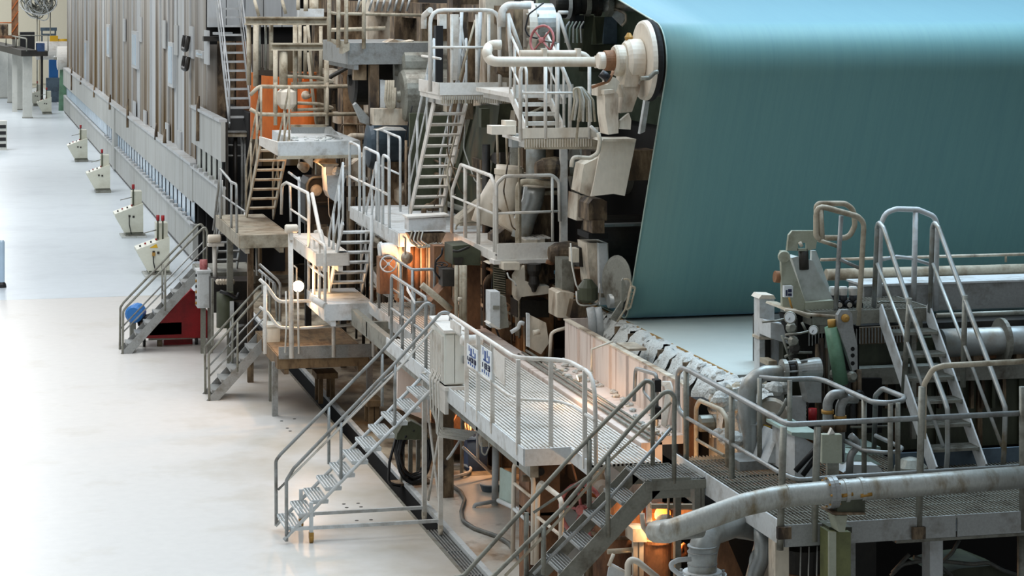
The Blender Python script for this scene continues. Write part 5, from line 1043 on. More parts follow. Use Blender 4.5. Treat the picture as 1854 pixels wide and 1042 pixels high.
UF = T('upper_gantry_frames', 'rusty tan I-beam frames and hanger rods above the orange covers', 'frame', pt('C', 700, 950, y=47))
for y, a0, a1, t0, t1 in [(48, 375, 1030, 135, 200), (46.5, 585, 1110, 345, 405)]:
    slab(UF, 'web', y, .04, 'C', rect(a0,t0,a1,t1), m_tanrail); slab(UF, 'flange', y-.1, .24, 'C', rect(a0,t0,a1,t0+12), m_tanrail); slab(UF, 'flange', y-.1, .24, 'C', rect(a0,t1-12,a1,t1), m_tanrail)
slab(UF, 'bracket', 48.2, .3, 'C', rect(800,70,1000,140), m_cool)
for a, t0, t1, r_, y in [(400,200,680,.05,48.1),(455,200,690,.06,47.9),(486,200,560,.03,48.2),(535,200,560,.03,48.2),(577,200,560,.05,48.2),(612,400,910,.05,46.3),(676,410,700,.09,46.5),(770,200,890,.05,46.7),(808,200,680,.04,47.2),(850,210,620,.04,47.3),(1020,400,910,.055,46.3),(975,210,680,.04,47.6),(855,0,90,.05,48),(793,0,80,.04,48),(920,0,120,.1,48.3)]:
    ytube(UF, 'hanger_rod', y, r_, 'C', [(a,t1),(a,t0)], m_tanrail if r_ > .035 else m_galvd)
for a0, t0, a1, t1 in [(445,0,480,130),(665,0,695,110),(1260,90,1300,10),(870,200,910,600),(870,420,940,990)]: ytube(UF, 'brace_rod', 47.4, .035, 'C', [(a0,t0),(a1,t1)], m_tanrail)
gr2 = T('tan_guard_rails', 'tan double guard rails in front of the orange covers', 'railing', pt('C', 900, 920, y=46))
for t0 in (690, 912): ytube(gr2, 'rail', 46, .04, 'C', [(410,870 if t0>700 else 760),(480,t0),(700,t0+5),(1430,t0-5)], m_tanrail, .2)
for a in (612, 1025, 1415): ytube(gr2, 'post', 46, .04, 'C', [(a,1000),(a,660)], m_tanrail)
for t0 in (620, 830): ytube(gr2, 'inner_rail', 46.8, .035, 'C', [(700,t0-10),(960,t0),(1090,t0+35),(1000,t0+40),(740,t0+50)], m_tanrail, .08)
part('lamp_head', MB().lathe(pt('C',705,870,y=46.1), (0,0,1), [(0,.12),(.1,.2),(.35,.2),(.45,.1)], 14), m_creamc, gr2)
oc = T('orange_covers', 'bright orange curved machine covers behind the tan guard rails', 'machine cover', pt('C', 600, 1000, y=52))
for a0, a1, y in [(420,560,52.6),(500,700,52),(720,960,51.6)]:
    p, q = pt('C', a0, 1010, y=y), pt('C', a1, 580, y=y); r_ = (q.x-p.x)/2
    part('cover', MB().lathe(((p.x+q.x)/2, y+r_, p.z-.3), (0,0,1), [(0,r_),(q.z-p.z+.3,r_)], 24), m_orange, oc)  # covers carry a strong orange base colour
slab(oc, 'dark_top_band', 51.3, .3, 'C', [(470,600),(1000,640),(1000,610),(600,560),(470,530)], m_dark)
slab(oc, 'dark_post', 51.4, .1, 'C', rect(478,600,500,1040), m_dark); slab(oc, 'rust_sheet', 60.6, .1, 'C', rect(300,330,420,900), m_rust); slab(oc, 'tan_sheet', 60.7, .1, 'C', rect(150,330,290,1000), m_grime)
W10 = plat('rusty_gallery', 'rusty upper gallery with thin tan railings above the slate drum', pt('C',1200,380,y=42).x, pt('C',1840,380,y=42).x, 42, 45, pt('C',1200,345,y=42).z, m_galv, .4)
slab(W10, 'corner_cap', 41.9, .4, 'C', [(1150,430),(1205,400),(1205,340),(1065,310),(1065,330),(1150,380)], m_tanrail)
ytube(W10, 'handrail', 41.9, .03, 'C', [(1040,100),(1100,108),(1790,122)], m_tanrail)
for a, t1 in [(1042,330),(1115,380),(1178,340),(1318,390)]: ytube(W10, 'post', 41.9, .04, 'C', [(a,t1),(a,-80)], m_tanrail)
ytube(W10, 'inner_rail', 44, .04, 'C', [(1060,240),(1490,225)], m_tanrail); slab(W10, 'rag', 42.3, .5, 'C', [(1500,340),(1700,340),(1720,320),(1640,335),(1560,312)], m_cream)
for k in range(9): ytube(W10, 'ladder_bar', 44.5, .025, 'C', [(1260+k*50,90),(1290+k*50,-20)], m_galv)
DR = core
for a, t, r_, y in [(1560,560,.55,42.4),(1580,770,.5,41.8),(1190,640,.5,44.6)]:
    q = pt('C', a, t, y=y); part('roll_end', MB().lathe(q, (.96,.0,.0), [(0,.1),(.06,.12),(.07,r_*.9),(.12,r_),(1.2,r_)], 28), m_galvd if a > 1300 else m_dark, DR)
slab(DR, 'side_plate', 42.0, .2, 'C', [(1370,1000),(1440,1000),(1440,450),(1370,450)], m_grime); slab(DR, 'side_plate', 42.2, .2, 'C', rect(1240,460,1340,640), m_grime); slab(DR, 'bearing_box', 41.6, .4, 'C', rect(1400,870,1700,1000), m_cream); slab(DR, 'pale_arm', 42.1, .2, 'C', [(1300,980),(1380,1010),(1380,960),(1260,820),(1240,840)], m_galv); slab(DR, 'pale_arm', 42.0, .3, 'C', rect(1450,640,1490,860), m_cool)
for k in range(4): ytube(DR, 'looped_hose', 41.5, .025, 'C', [(1500+k*18,640),(1490+k*20,800),(1510+k*12,865),(1545+k*6,860),(1550+k*6,700)], m_tanrail, .1)
slab(DR, 'white_hood', 41.4, .4, 'C', [(1420,1042),(1660,1042),(1630,1020),(1500,1015)], m_white)
# ------------------------------------------------------------------ work lamps that glow amber in the photograph
lamp('glowing amber work lamp beside the white lamp post under the side gangway', pt('Z', 540, 518, y=39.6), 60, (1,.58,.28), .04, .05)
lamp('amber work lamp glowing among the rusty uprights', pt('R', 690, 330, y=36.0), 26, (1,.52,.26), .05, .03, aim=(.3,.9,-.2))
lamp('amber work lamp over the dark tank under the crusted landing', pt('D', 850, 370, y=43.0), 18, (1,.5,.22), .05, .04, aim=(.6,.6,-.3))
lamp('amber work lamp in front of the orange covers', pt('C', 850, 760, y=50.6), 22, (1,.6,.3), .05, .03, aim=(-.3,.9,0))
# ================================================================== HEADBOX SIDE
W2 = T('front_walkway', 'dark grating walkway in front of the headbox with double pipe railing', 'walkway', (11, 22.8, 0))
ZW, XL, YF = 2.1, 8.05, 21.4
grating(W2, XL, 14.5, YF, 23.75, ZW, 'y', .045, m_galvd); grating(W2, XL, 10.4, 23.78, 24.9, ZW, 'y', .045, m_galvd)
part('under_tray', MB().bx(XL+.05, 14.5, YF+.05, 23.7, 1.9, 1.94), m_dark, W2)
for a, b_ in [(XL, 9.9), (9.92, 12.2), (12.22, 14.5)]: part('front_board', MB().bx(a, b_, YF-.02, YF, 1.9, 2.12), m_galv, W2)
for a, b_ in [(YF, 22.6), (22.62, 23.8), (23.82, 24.9)]: part('side_board', MB().bx(XL-.02, XL, a, b_, 1.9, 2.14), m_cool, W2)
part('toe_angle', MB().bx(10.2, 14.5, 23.74, 23.78, 2.08, 2.26), m_bluedr, W2)
hrail(W2, PX(8.08, 'M', (388,748),(335,690),(335,440),(362,408),(420,427),(1070,785)) + PY(21.42, 'O', (212,803),(1850,722)), m_galv, .03, .13)
hrail(W2, PX(8.08, 'M', (388,748),(870,1030)) + PX(8.08, 'Q', (1195,315)) + PY(21.42, 'P', (270,372),(510,352),(1852,272)), m_galv, .022, .12, 'mid_rail')
for a, t0, t1 in [(395,425,1060),(713,600,1180)]: xtube(W2, 'post', 8.08, .034, 'M', [(a,t1),(a,t0)], m_galvd)
for a, t0, t1 in [(172,0,860),(410,0,800),(1140,-280,740),(1842,-280,720)]: ytube(W2, 'post', 21.40, .036, 'P', [(a-25 if a<500 or a==1140 else a,t1),(a,t0)], m_galvd)
hrail(W2, PY(21.42, 'O', (1150,900),(1155,520),(1215,415),(1290,392),(1850,362)), m_tanrail, .03, .1, 'gate_rail')
for a in (1110, 172): 
    p = pt('P', a, 745, y=21.38); part('post_foot', MB().bx(p.x-.07, p.x+.07, 21.34, 21.4, p.z-.05, p.z+.07), m_grime, W2)
IR = T('valve_rail', 'wavy grey pipe railing around the valves on the grating walkway', 'railing', (9.4, 24.2, ZW))
hrail(IR, PZ(3.1, 'O', (5,475),(180,488),(390,480),(470,500),(790,645),(900,655),(1005,635),(1015,612),(865,552)) + PZ(3.0, 'O', (815,600)) + PZ(2.2, 'O', (805,960)), m_galv, .03, .12)
hrail(IR, PZ(2.55, 'O', (585,910),(740,985),(890,1000),(980,990),(1000,965),(815,880)), m_galv, .024, .1, 'mid_rail')
for a, t in [(5,478),(215,492),(735,620),(918,655),(970,650)]: p = pt('O', a, t, z=3.1); part('post', MB().tube([V3((p.x, p.y, 2.1)), p], .03, 8), m_galvd, IR)
# columns and void under the walkway
UV = T('walkway_supports', 'green and grey steel columns carrying the grating walkway over the dark pit', 'support', (11, 22, 0))
slab(UV, 'green_column', 21.1, .24, 'P', rect(490,735,642,1600), m_olivel, 'olive green column'); slab(UV, 'column_face', 21.07, .03, 'P', rect(490,735,540,1600), m_sage)
slab(UV, 'column', 22.3, .2, 'P', rect(635,790,675,1600), m_galv); slab(UV, 'column', 22.0, .2, 'P', rect(1195,750,1285,1600), m_cool); slab(UV, 'column', 21.6, .2, 'P', rect(115,740,210,1600), m_cream); slab(UV, 'column', 22.6, .3, 'P', rect(670,780,820,1600), m_dark)
slab(UV, 'saddle_base', 21.2, .3, 'P', rect(490,700,650,740), m_olive); slab(UV, 'lower_rail', 21.6, .05, 'P', [(960,815),(1852,760),(1852,740),(960,795)], m_galvd)
ytube(UV, 'conduit', 21.9, .012, 'P', [(880,760),(960,805)], m_galv); ytube(UV, 'frame_tube', 22.1, .05, 'P', [(1835,700),(1835,1500)], m_galvd)
part('pit_shade_sheet', MB().bx(8.7, 15.5, 24.95, 25.1, 0, 1.9), m_black, UV); part('pit_floor_plate', MB().bx(8.7, 15, 21.0, 24.9, 0, .03), m_pit, UV); slab(UV, 'pit_block', 23.3, .8, 'P', [(1250,1042),(1800,1042),(1620,970),(1400,990)], m_olive)  # black sheet stands in for the dark void under the walkway
for pts in [[(920,1042),(1000,960),(1150,935),(1300,940),(1500,960),(1600,945),(1700,1000),(1800,1035)],[(1280,945),(1350,880),(1400,790)],[(930,1020),(1050,890)],[(1080,910),(1250,960),(1350,1042)]]: ytube(UV, 'pit_hose', 23.2, .022, 'P', pts, m_hose, .2)
# front pipe
FP = T('front_pipe', 'big weathered grey pipe with flange bending down in front of the grating walkway', 'pipe', pt('Q', 800, 640, y=21.0))
def pp(zm, a, t, y): return pt(zm, a, t, y=y)
path = [pp('P',1900,348,21.0), pp('P',1200,400,21.0), pp('P',700,438,21.0), pp('P',200,482,21.0), pp('Q',1150,500,21.0), pp('Q',950,545,21.02), pp('Q',700,635,21.05), pp('Q',500,705,21.1), pp('Q',410,735,21.2)]
part('pipe', MB().tube(fil(path, .5, 6), .112, 20), m_frontpipe, FP); q = path[-1]
part('end_bend', MB().tube(fil([path[-2].lerp(q,.7), q, q+V3((-.0,.45,-.1)), q+V3((.55,.6,-.12))], .2, 6), .108, 18), m_frontpipe, FP)
d_ = (path[3]-path[2]).normalized()
for k, (a, t, r_, l_) in enumerate([(492,458,.155,.025),(520,455,.16,.022),(600,450,.122,.02),(712,438,.122,.02),(195,482,.116,.008)]): c_ = pp('P', a, t, 21.0); part('flange' if k < 2 else 'band', MB().lathe(c_-d_*l_, d_, [(0,r_),(l_*2,r_)], 28), m_galv if k < 2 else m_frontpipe, FP)
for k in range(8):
    c_ = pp('P', 505, 456, 21.0); e1 = d_.orthogonal().normalized(); e2 = d_.cross(e1); qq = 2*math.pi*k/8; o = (e1*math.cos(qq)+e2*math.sin(qq))*.138
    part('flange_bolt', MB().cyl(c_+o-d_*.06, c_+o+d_*.06, .012, 6), m_brass, FP)
for a in (615, 748): c_ = pp('P', a, 478, 20.9); part('clamp_bolt', MB().cyl(c_+V3((-.06,0,0)), c_+V3((.06,0,.01)), .022, 8), m_brass, FP)
slab(FP, 'saddle', 20.92, .2, 'P', rect(548,500,742,600), m_olive); slab(FP, 'saddle_plate', 20.88, .3, 'P', rect(515,600,745,615), m_grime); slab(FP, 'saddle_stem', 21.0, .2, 'P', [(530,620),(620,620),(600,735),(560,735)], m_sage)
E2 = T('floor_elbow_pipe', 'thick grey elbow pipe rising from a bolted floor flange under the front pipe', 'pipe', pt('CC', 795, 844, y=22.0))
part('pipe', MB().tube(fil([pt('CC',795,1150,y=22.0), pt('CC',795,640,y=22.0), pt('CC',850,470,y=22.1), pt('CC',1060,400,y=22.6), pt('CC',1300,440,y=22.8)], .32, 8), .15, 22), m_steel, E2)
for t in (590, 640, 740): c_ = pt('CC',795,t,y=22.0); part('weld_band', MB().cyl(c_-V3((0,0,.006)), c_+V3((0,0,.006)), .154, 24), m_galv, E2)
c_ = pt('CC', 795, 800, y=22.0); part('flange', MB().lathe(c_-V3((0,0,.09)), (0,0,1), [(0,.25),(.06,.25),(.065,.2),(.09,.2)], 28), m_cool, E2)
for k in range(10): qq = 2*math.pi*k/10; part('flange_bolt', MB().cyl(c_+V3((math.cos(qq)*.225, math.sin(qq)*.225, -.05)), c_+V3((math.cos(qq)*.225, math.sin(qq)*.225, .0)), .016, 6), m_galv, E2)
ytube(E2, 'flange_rail', 21.7, .025, 'CC', [(700,700),(590,710),(530,740),(540,780),(620,844),(640,900)], m_cool, .05)
part('pedestal', MB().cyl((c_.x, c_.y, 0), (c_.x, c_.y, c_.z-.09), .2, 20), m_galvd, E2)
E3 = T('drop_pipe', 'slim pale grey drop pipe under the corner of the grating walkway', 'pipe', pt('CC', 1260, 844, y=22.3))
ytube(E3, 'pipe', 22.3, .085, 'CC', [(1295,430),(1300,680),(1250,800),(1200,1000)], m_steel, .2, 16); ytube(E3, 'branch', 22.4, .05, 'CC', [(1290,620),(1230,670),(1220,800)], m_steel, .1); ytube(E3, 'stay', 22.4, .03, 'CC', [(1340,640),(1430,640)], m_grime)
slab(E3, 'tan_plate', 22.9, .3, 'CC', [(950,500),(1000,520),(1140,844),(1100,1000),(900,1000),(930,600)], m_rust); slab(E3, 'backing', 23.1, .2, 'CC', [(1310,500),(1420,520),(1420,1000),(1180,1000)], m_cream)
bm = T('brown_motor', 'brown-black motor with white fittings hanging below the walkway corner', 'motor', pt('CC', 1660, 844, y=22.2)); m0 = pt('CC',1640,640,y=22.2)
part('body', MB().lathe(m0+V3((0,0,.1)), (0,0,-1), [(0,.1),(.06,.2),(.5,.2),(.56,.12)], 20), m_dark, bm); part('rust_band', MB().cyl(m0+V3((0,0,-.2)), m0+V3((0,0,-.26)), .21, 20), m_rust, bm); part('bracket', MB().bx(m0.x-.03, m0.x+.03, m0.y-.03, m0.y+.03, m0.z+.1, 1.9), m_rust, bm)
for k in range(4): part('fitting', MB().lathe(m0+V3((-.1+.08*k, -.1, .14)), (.2*(k-2),-.2,1), [(0,.02),(.03,.045),(.07,.02)], 8), m_white if k % 2 else m_dark, bm)
for k in range(3): part('dangling_wire', MB().tube([m0+V3((-.1+.09*k,-.2,.1)), m0+V3((-.12+.09*k,-.23,-.2)), m0+V3((-.06+.09*k,-.22,-.4))], .008, 5, .1), m_cable, bm)

# ------------------------------------------------------------------ headbox machine
HB = T('headbox', 'dark headbox machine body with long grey beam and rolls at the edge of the sheet', 'machine', (12, 26, 0))
zt = 3.7
part('apron', MB().bx(9.6, 18, 25.55, 25.7, 1.9, 3.25), m_olive, HB); part('body', MB().bx(9.7, 18, 25.7, 26.9, 1.3, 3.4), m_dark, HB)
for k in range(9): part('apron_rib', MB().bx(9.9+k*.55, 9.96+k*.55, 25.5, 25.56, 1.9, 3.2), m_olive if k % 2 else m_grime, HB)
y_ = 26.1; slabs = PY(y_, 'N', (735,830),(2300,780),(2300,595),(735,648)); part('beam', MB().prism(slabs, (0, .5, 0)), m_galv, HB, 'long pale grey box beam'); slab(HB, 'beam_cap', 26.05, .55, 'N', [(730,650),(2300,600),(2300,588),(730,636)], m_cool)
ytube(HB, 'spray_pipe', 26.7, .075, 'N', [(470,568),(2300,520)], m_tanrail, 0, 16, 'long rust-edged spray pipe'); ytube(HB, 'thin_rail', 26.9, .02, 'N', [(430,463),(2300,412)], m_cream); ytube(HB, 'rail_stud', 26.9, .015, 'N', [(1725,480),(1725,430)], m_cream)
ytube(HB, 'lower_rail', 25.5, .03, 'N', [(1240,852),(2300,812)], m_galvd)
r0, r1 = pt('O',1270,235,y=25.2), pt('O',2300,195,y=25.2); part('roll', MB().cyl(r0, r1, .17, 28), m_steel, HB, 'grey roll with rusty underside')
c_ = pt('O',1700,215,y=25.2)
for dx in (0, 1.6): part('roll_fin', MB().lathe(c_+V3((dx-.03,0,0)), (1,0,0), [(0,.27),(.05,.27)], 28), m_galvd, HB)
for a in (1340, 1500, 1800): slab(HB, 'roll_block', 25.15, .2, 'O', rect(a,310,a+60,370), m_grime)
slab(HB, 'rust_underside', 25.3, .2, 'O', [(1290,310),(1852,290),(1852,340),(1290,345)], m_rust)
for k in range(14): p = pt('O', 730+k*42, 440, y=25.45); slab(HB, 'louver', 25.45, .06, 'O', rect(730+k*75,440,752+k*75,690), m_grime if k % 3 else m_olive)
part('lower_beam', MB().bx(10.0, 18, 25.3, 25.5, 2.75, 2.95), m_galvd, HB); part('perforated_plate', MB().bx(9.8, 11.2, 25.25, 25.3, 3.25, 3.45), m_grime, HB)
b = MB()
for k in range(34): b.bx(9.8+k*.04, 9.815+k*.04, 25.235, 25.25, 3.26, 3.44)
part('perforation_bars', b, m_galv, HB, stuff=True)
# platform and bracket
P11 = plat('headbox_platform', 'small grating platform on top of the headbox at the head of the grey stair', 9.75, 11.25, 25.0, 26.0, zt, m_galvd, .16, 'grate')
part('kerb', MB().tube(PZ(zt+.05, 'N', (1030,760),(850,755),(830,765)), .012, 6), m_galvd, P11); part('leg', MB().bx(10.0, 10.06, 25.2, 25.26, 2.1, 3.5), m_galvd, P11); part('leg', MB().bx(11.1, 11.16, 25.2, 25.26, 2.1, 3.5), m_galvd, P11)
hrail(P11, PY(25.05, 'N', (535,850),(545,640),(575,155)), m_galv, .03, .08); hrail(P11, PY(25.0, 'N', (692,920),(712,600),(732,250),(730,200),(690,160),(400,80)) + PY(25.0,'N',(400,300),(430,320)), m_tanrail, .034, .1)
hrail(P11, PY(25.3, 'N', (405,300),(400,90),(420,70),(600,70),(660,110),(672,220),(630,310),(440,310)), m_tanrail, .034, .13, 'hoop'); ytube(P11, 'mid_rail', 25.02, .022, 'N', [(565,460),(700,520)], m_galv); ytube(P11, 'mid_rail', 25.1, .024, 'N', [(415,325),(555,370)], m_tanrail); ytube(P11, 'post', 25.0, .035, 'N', [(440,320),(430,110)], m_tanrail)
for k in range(3):
    q = pt('N', 520+68*k, 720, y=25.35)
    t = T('filter_bottle', ['white-capped black canister nearest the sage bracket', 'white-capped black canister in the middle of three on the headbox platform', 'white-capped black canister nearest the stair hoop rail'][k], 'canister', (q.x, 25.35, q.z-.12), 'canisters on the headbox platform')
    part('body', MB().cyl(q+V3((0,0,-.12)), q+V3((0,0,.02)), .05, 16), m_rubber, t); part('cap', MB().lathe(q+V3((0,0,.02)), (0,0,1), [(0,.05),(.08,.055),(.1,.045)], 16), m_white, t)
    part('knob', MB().lathe(q+V3((.02,-.1,-.08)), (0,-1,0), [(-.05,.03),(0,.055),(.05,.05)], 14), m_rubber, t); part('knob_ring', MB().lathe(q+V3((.02,-.152,-.08)), (0,-1,0), [(0,.03),(.01,.03)], 14), m_white, t)
GB = T('sage_bracket', 'sage grey cast bracket with slotted top plate and pale sloping cover on the headbox', 'bracket', pt('N', 350, 870, y=25.2))
slab(GB, 'near_cheek', 25.2, .06, 'N', [(165,790),(320,830),(325,760),(195,400),(155,400)], m_sage); slab(GB, 'far_cheek', 25.55, .06, 'N', [(360,830),(530,830),(525,740),(400,400),(370,400)], m_sagel)
slab(GB, 'sloping_cover', 25.3, .22, 'N', [(325,760),(520,740),(410,540),(380,470),(270,440),(230,450)], m_sagel); slab(GB, 'foot_cover', 25.18, .4, 'N', [(320,830),(520,835),(522,745),(325,762)], m_sage)
slab(GB, 'top_plate', 25.25, .05, 'N', [(197,400),(275,400),(275,345),(335,345),(335,400),(398,385),(412,290),(395,260),(235,260),(210,290)], m_sage); slab(GB, 'top_plate_bar', 25.25, .05, 'N', rect(270,385,340,402), m_sage)
ytube(GB, 'screw', 25.3, .06, 'N', [(315,530),(310,400)], m_dark); ytube(GB, 'tip', 25.22, .022, 'N', [(300,370),(285,340)], m_cream)
part('pivot_boss', MB().lathe(pt('N',175,440,y=25.2), (-.3,-1,0), [(0,.075),(.06,.065)], 20), m_sage, GB); part('bolt', MB().cyl(pt('N',165,585,y=25.3), pt('N',110,580,y=25.3), .07, 10), m_rust, GB)
lb = slab(GB, 'switch_box', 25.12, .06, 'N', rect(178,645,238,725), m_sign); slab(lb, 'print', 25.11, .01, 'N', rect(190,675,200,715), m_signd); slab(lb, 'print', 25.11, .01, 'N', rect(206,668,230,690), m_signd); slab(lb, 'print', 25.11, .01, 'N', rect(206,698,230,716), m_signd)
ytube(GB, 'switch_cable', 25.1, .012, 'N', [(210,725),(225,780),(235,810)], m_brass)
slab(GB, 'ledge', 25.0, .7, 'O', [(190,10),(260,20),(340,60),(550,75),(550,45),(350,35),(270,0),(200,-5)], m_tanrail); ytube(GB, 'ledge_rail', 24.95, .02, 'O', [(180,0),(270,15),(340,35),(555,50)], m_cream, .1)
# column post by the sheet
cpst = T('grey_box_post', 'pale grey box post with flat cap standing at the sheet edge', 'post', (pt('N',60,1000,y=25.9).x, 26, 2.0)); slab(cpst, 'shaft', 25.9, .2, 'N', rect(5,730,108,1260), m_cool); slab(cpst, 'cap', 25.86, .28, 'N', [(0,735),(118,735),(105,710),(20,708)], m_creamc); slab(cpst, 'collar', 25.87, .25, 'N', rect(2,1000,115,1020), m_cream)
slab(cpst, 'slot', 25.88, .05, 'M', rect(948,210,985,395), m_dark); slab(cpst, 'side_box', 25.5, .4, 'M', [(985,200),(1110,240),(1110,115),(985,90)], m_cool); slab(cpst, 'cushion', 25.4, .3, 'M', rect(970,360,1030,395), m_tanrail)
# dark fittings column: gauges, lever, cylinder
DF = T('headbox_side_backing', 'black backing at the headbox side with tangled rods and small fittings', 'machine frame', (9.4, 25.2, ZW))
slab(DF, 'frame', 25.25, .3, 'O', [(200,40),(560,70),(700,120),(700,480),(860,480),(860,860),(300,860),(430,360),(250,240)], m_black)  # black slab stands in for the dark hollow behind the rods
for a, t0, t1, r_ in [(435,200,1042,.03),(410,240,860,.03),(470,270,700,.02),(240,60,460,.05),(620,430,900,.04),(700,420,900,.03),(665,440,640,.03),(650,640,1042,.05)]: ytube(DF, 'rod', 25.0, r_, 'O', [(a,t1),(a,t0)], m_dark if r_ > .03 else m_grime)
for a0, t0, a1, t1 in [(180,200,260,220),(190,270,270,260),(180,330,250,300),(160,180,220,350),(300,90,330,150),(230,300,370,300),(640,780,820,780),(640,820,900,815)]: ytube(DF, 'small_rod', 24.9, .016, 'O', [(a0,t0),(a1,t1)], m_galvd)
for a, t in [(215,130),(230,225),(240,270),(520,450),(510,520),(640,470),(690,600),(600,650)]: part('fitting', MB().lathe(pt('O',a,t,y=24.9), (0,-1,.2), [(0,.05),(.05,.07),(.1,.04)], 10), m_galvd if a % 3 else m_dark, DF)
slab(DF, 'white_box', 24.9, .1, 'O', rect(210,610,330,800), m_cool); slab(DF, 'lower_step', 24.5, .6, 'O', [(560,960),(850,960),(850,1042),(560,1042)], m_mint); ytube(DF, 'red_valve', 24.6, .05, 'O', [(375,690),(375,770)], m_red)
for k in range(6): slab(DF, 'slat', 24.95, .03, 'O', rect(210,640+k*26,335,650+k*26), m_galvd)
def gauge(lab, a, t, y, r_):
    c_ = pt('O', a, t, y=y); g = T('pressure_gauge', lab, 'gauge', c_-V3((0,0,r_)))
    part('case', MB().lathe(c_+V3((.03,.05,0)), (-.45,-.9,.1), [(0,r_),(.05,r_*1.05),(.06,r_*.95)], 20), m_galvd, g); part('dial', MB().lathe(c_+V3((.0,-.01,.007)), (-.45,-.9,.1), [(0,r_*.85),(.004,r_*.85)], 20), m_sign, g); part('needle', MB().tube([c_+V3((-.004,-.02,.01)), c_+V3((-.02,-.02,-.02))], .004, 4), m_rubber, g)
    part('stem', MB().tube([c_+V3((.03,.05,0)), c_+V3((-.12,.1,-.04)), c_+V3((-.3,.1,-.05))], .014, 6), m_galvd, g)
gauge('round white pressure gauge beside the green cylinder', 378, 148, 24.5, .055); gauge('pressure gauge in a dark case right under the sage bracket ledge', 215, 60, 24.7, .07)
gc = T('green_cylinder', 'slanting green hydraulic cylinder at the side of the headbox', 'cylinder', pt('O', 585, 530, y=24.5)); ytube(gc, 'barrel', 24.5, .085, 'O', [(508,120),(575,520)], m_greenp, 0, 18); ytube(gc, 'gland', 24.5, .05, 'O', [(512,125),(508,70)], m_brass); ytube(gc, 'rod', 24.5, .035, 'O', [(575,520),(590,590)], m_galvd)
lv = T('lever_arm', 'grey lever arm with bolt and three holes beside the green cylinder', 'lever', pt('O', 650, 430, y=24.4)); slab(lv, 'arm', 24.4, .08, 'O', [(655,430),(690,415),(688,250),(660,125),(652,30),(630,3),(575,3),(552,40),(552,130),(610,290)], m_galv)
part('bolt', MB().lathe(pt('O',602,60,y=24.4), (0,-1,0), [(0,.05),(.03,.045),(.05,.02)], 12), m_brass, lv)
for t in (275, 320, 375): part('hole', MB().lathe(pt('O',655,t,y=24.4), (0,-1,0), [(0,.025),(.004,.025)], 10), m_black, lv)
# grey elbow with flanges
ge = T('pulp_feed_elbow', 'smooth grey feed elbow with flanged valve rising from the walkway', 'pipe', pt('M', 850, 1060, y=24.45))
pts = PY(24.45, 'M', (1090,440),(1020,432),(950,440),(890,470),(845,515),(822,580),(818,660),(825,760),(838,880),(850,1070)); part('elbow', MB().tube(pts, [.07,.075,.085,.095,.105,.11,.11,.10,.08,.075], 20), m_steel, ge)
a0, b0 = pt('M',1080,425,y=24.45), pt('M',1350,410,y=24.45); dx = (b0-a0).normalized()
part('flange', MB().lathe(a0-dx*.03, dx, [(0,.13),(.05,.13)], 24), m_steel, ge); part('flange', MB().lathe(a0+dx*.13, dx, [(0,.13),(.04,.13)], 24), m_steel, ge); part('valve', MB().lathe(a0+dx*.02, dx, [(0,.07),(.03,.1),(.09,.1),(.12,.07)], 18), m_dark, ge); part('reducer', MB().lathe(a0+dx*.165, dx, [(0,.1),(.2,.13),(.26,.13)], 22), m_steel, ge)
for k in range(5): o = V3((0, -.1*math.cos(k), .11*math.sin(k*1.3))); part('tie_rod', MB().cyl(a0+o-dx*.04, a0+o+dx*.26, .012, 6), m_galv, ge)
part('collar', MB().cyl(pt('M',845,790,y=24.45), pt('M',845,800,y=24.45), .1, 18), m_steel, ge); slab(ge, 'cone_leg', 24.7, .2, 'M', [(1250,650),(1340,650),(1340,480),(1215,480)], m_steel)
cv = T('cream_round_valve', 'round cream valve with yellow band in the pulp-splashed corner', 'valve', pt('BB', 130, 960, y=24.75)); c_ = pt('BB',130,850,y=24.75)
part('disc', MB().lathe(c_+V3((0,.1,0)), (-.3,-1,0), [(0,.2),(.06,.23),(.12,.2),(.14,.08),(.2,.06)], 24), m_cream, cv); part('body', MB().lathe(c_+V3((.05,.1,-.5)), (0,0,1), [(0,.15),(.2,.22),(.4,.18)], 18), m_tanrail, cv); ytube(cv, 'lever', 24.5, .025, 'BB', [(110,900),(190,800),(240,700)], m_galvd)
slab(cv, 'yellow_pipe', 24.6, .08, 'BB', [(60,1010),(95,1020),(110,920),(70,910)], m_yellow); part('red_cap', MB().lathe(pt('BB',160,1015,y=24.5), (-1,-.3,0), [(-.08,.04),(0,.06),(.08,.05)], 12), m_redwheel, cv); slab(cv, 'base', 24.8, .4, 'BB', [(20,1130),(220,1130),(200,960),(60,960)], m_cream)
for k in range(7): part('fitting', MB().lathe(pt('BB',110+R.randint(0,80),930+R.randint(0,110),y=24.5), (R.uniform(-1,1),-1,.2), [(0,.02),(.03,.04),(.07,.02)], 8), m_galv, cv)
PS = T('pulp_splash', 'lumpy white and yellow pulp crust heaped at the sheet corner', 'pulp', (8.95, 25.2, 1.9))
slab(PS, 'shelf', 25.0, .5, 'M', [(700,640),(1080,640),(1080,560),(900,520),(700,560)], m_crust)
for k in range(46):
    q = pt('M', R.uniform(580, 1090), 0, y=25.0); q.z = pt('M', 800, R.uniform(520, 680), y=25.0).z; q.y += R.uniform(-.15, .15); s_ = R.uniform(.05, .12)
    part('pulp_clod', MB().lathe(q-V3((0,0,s_)), (R.uniform(-.4,.4), R.uniform(-.4,.4), 1), [(0,s_*.7),(s_*.5,s_),(s_*1.1,s_*.8),(s_*1.5,s_*.25)], 8), m_crust if k % 5 else m_tanrail, PS)
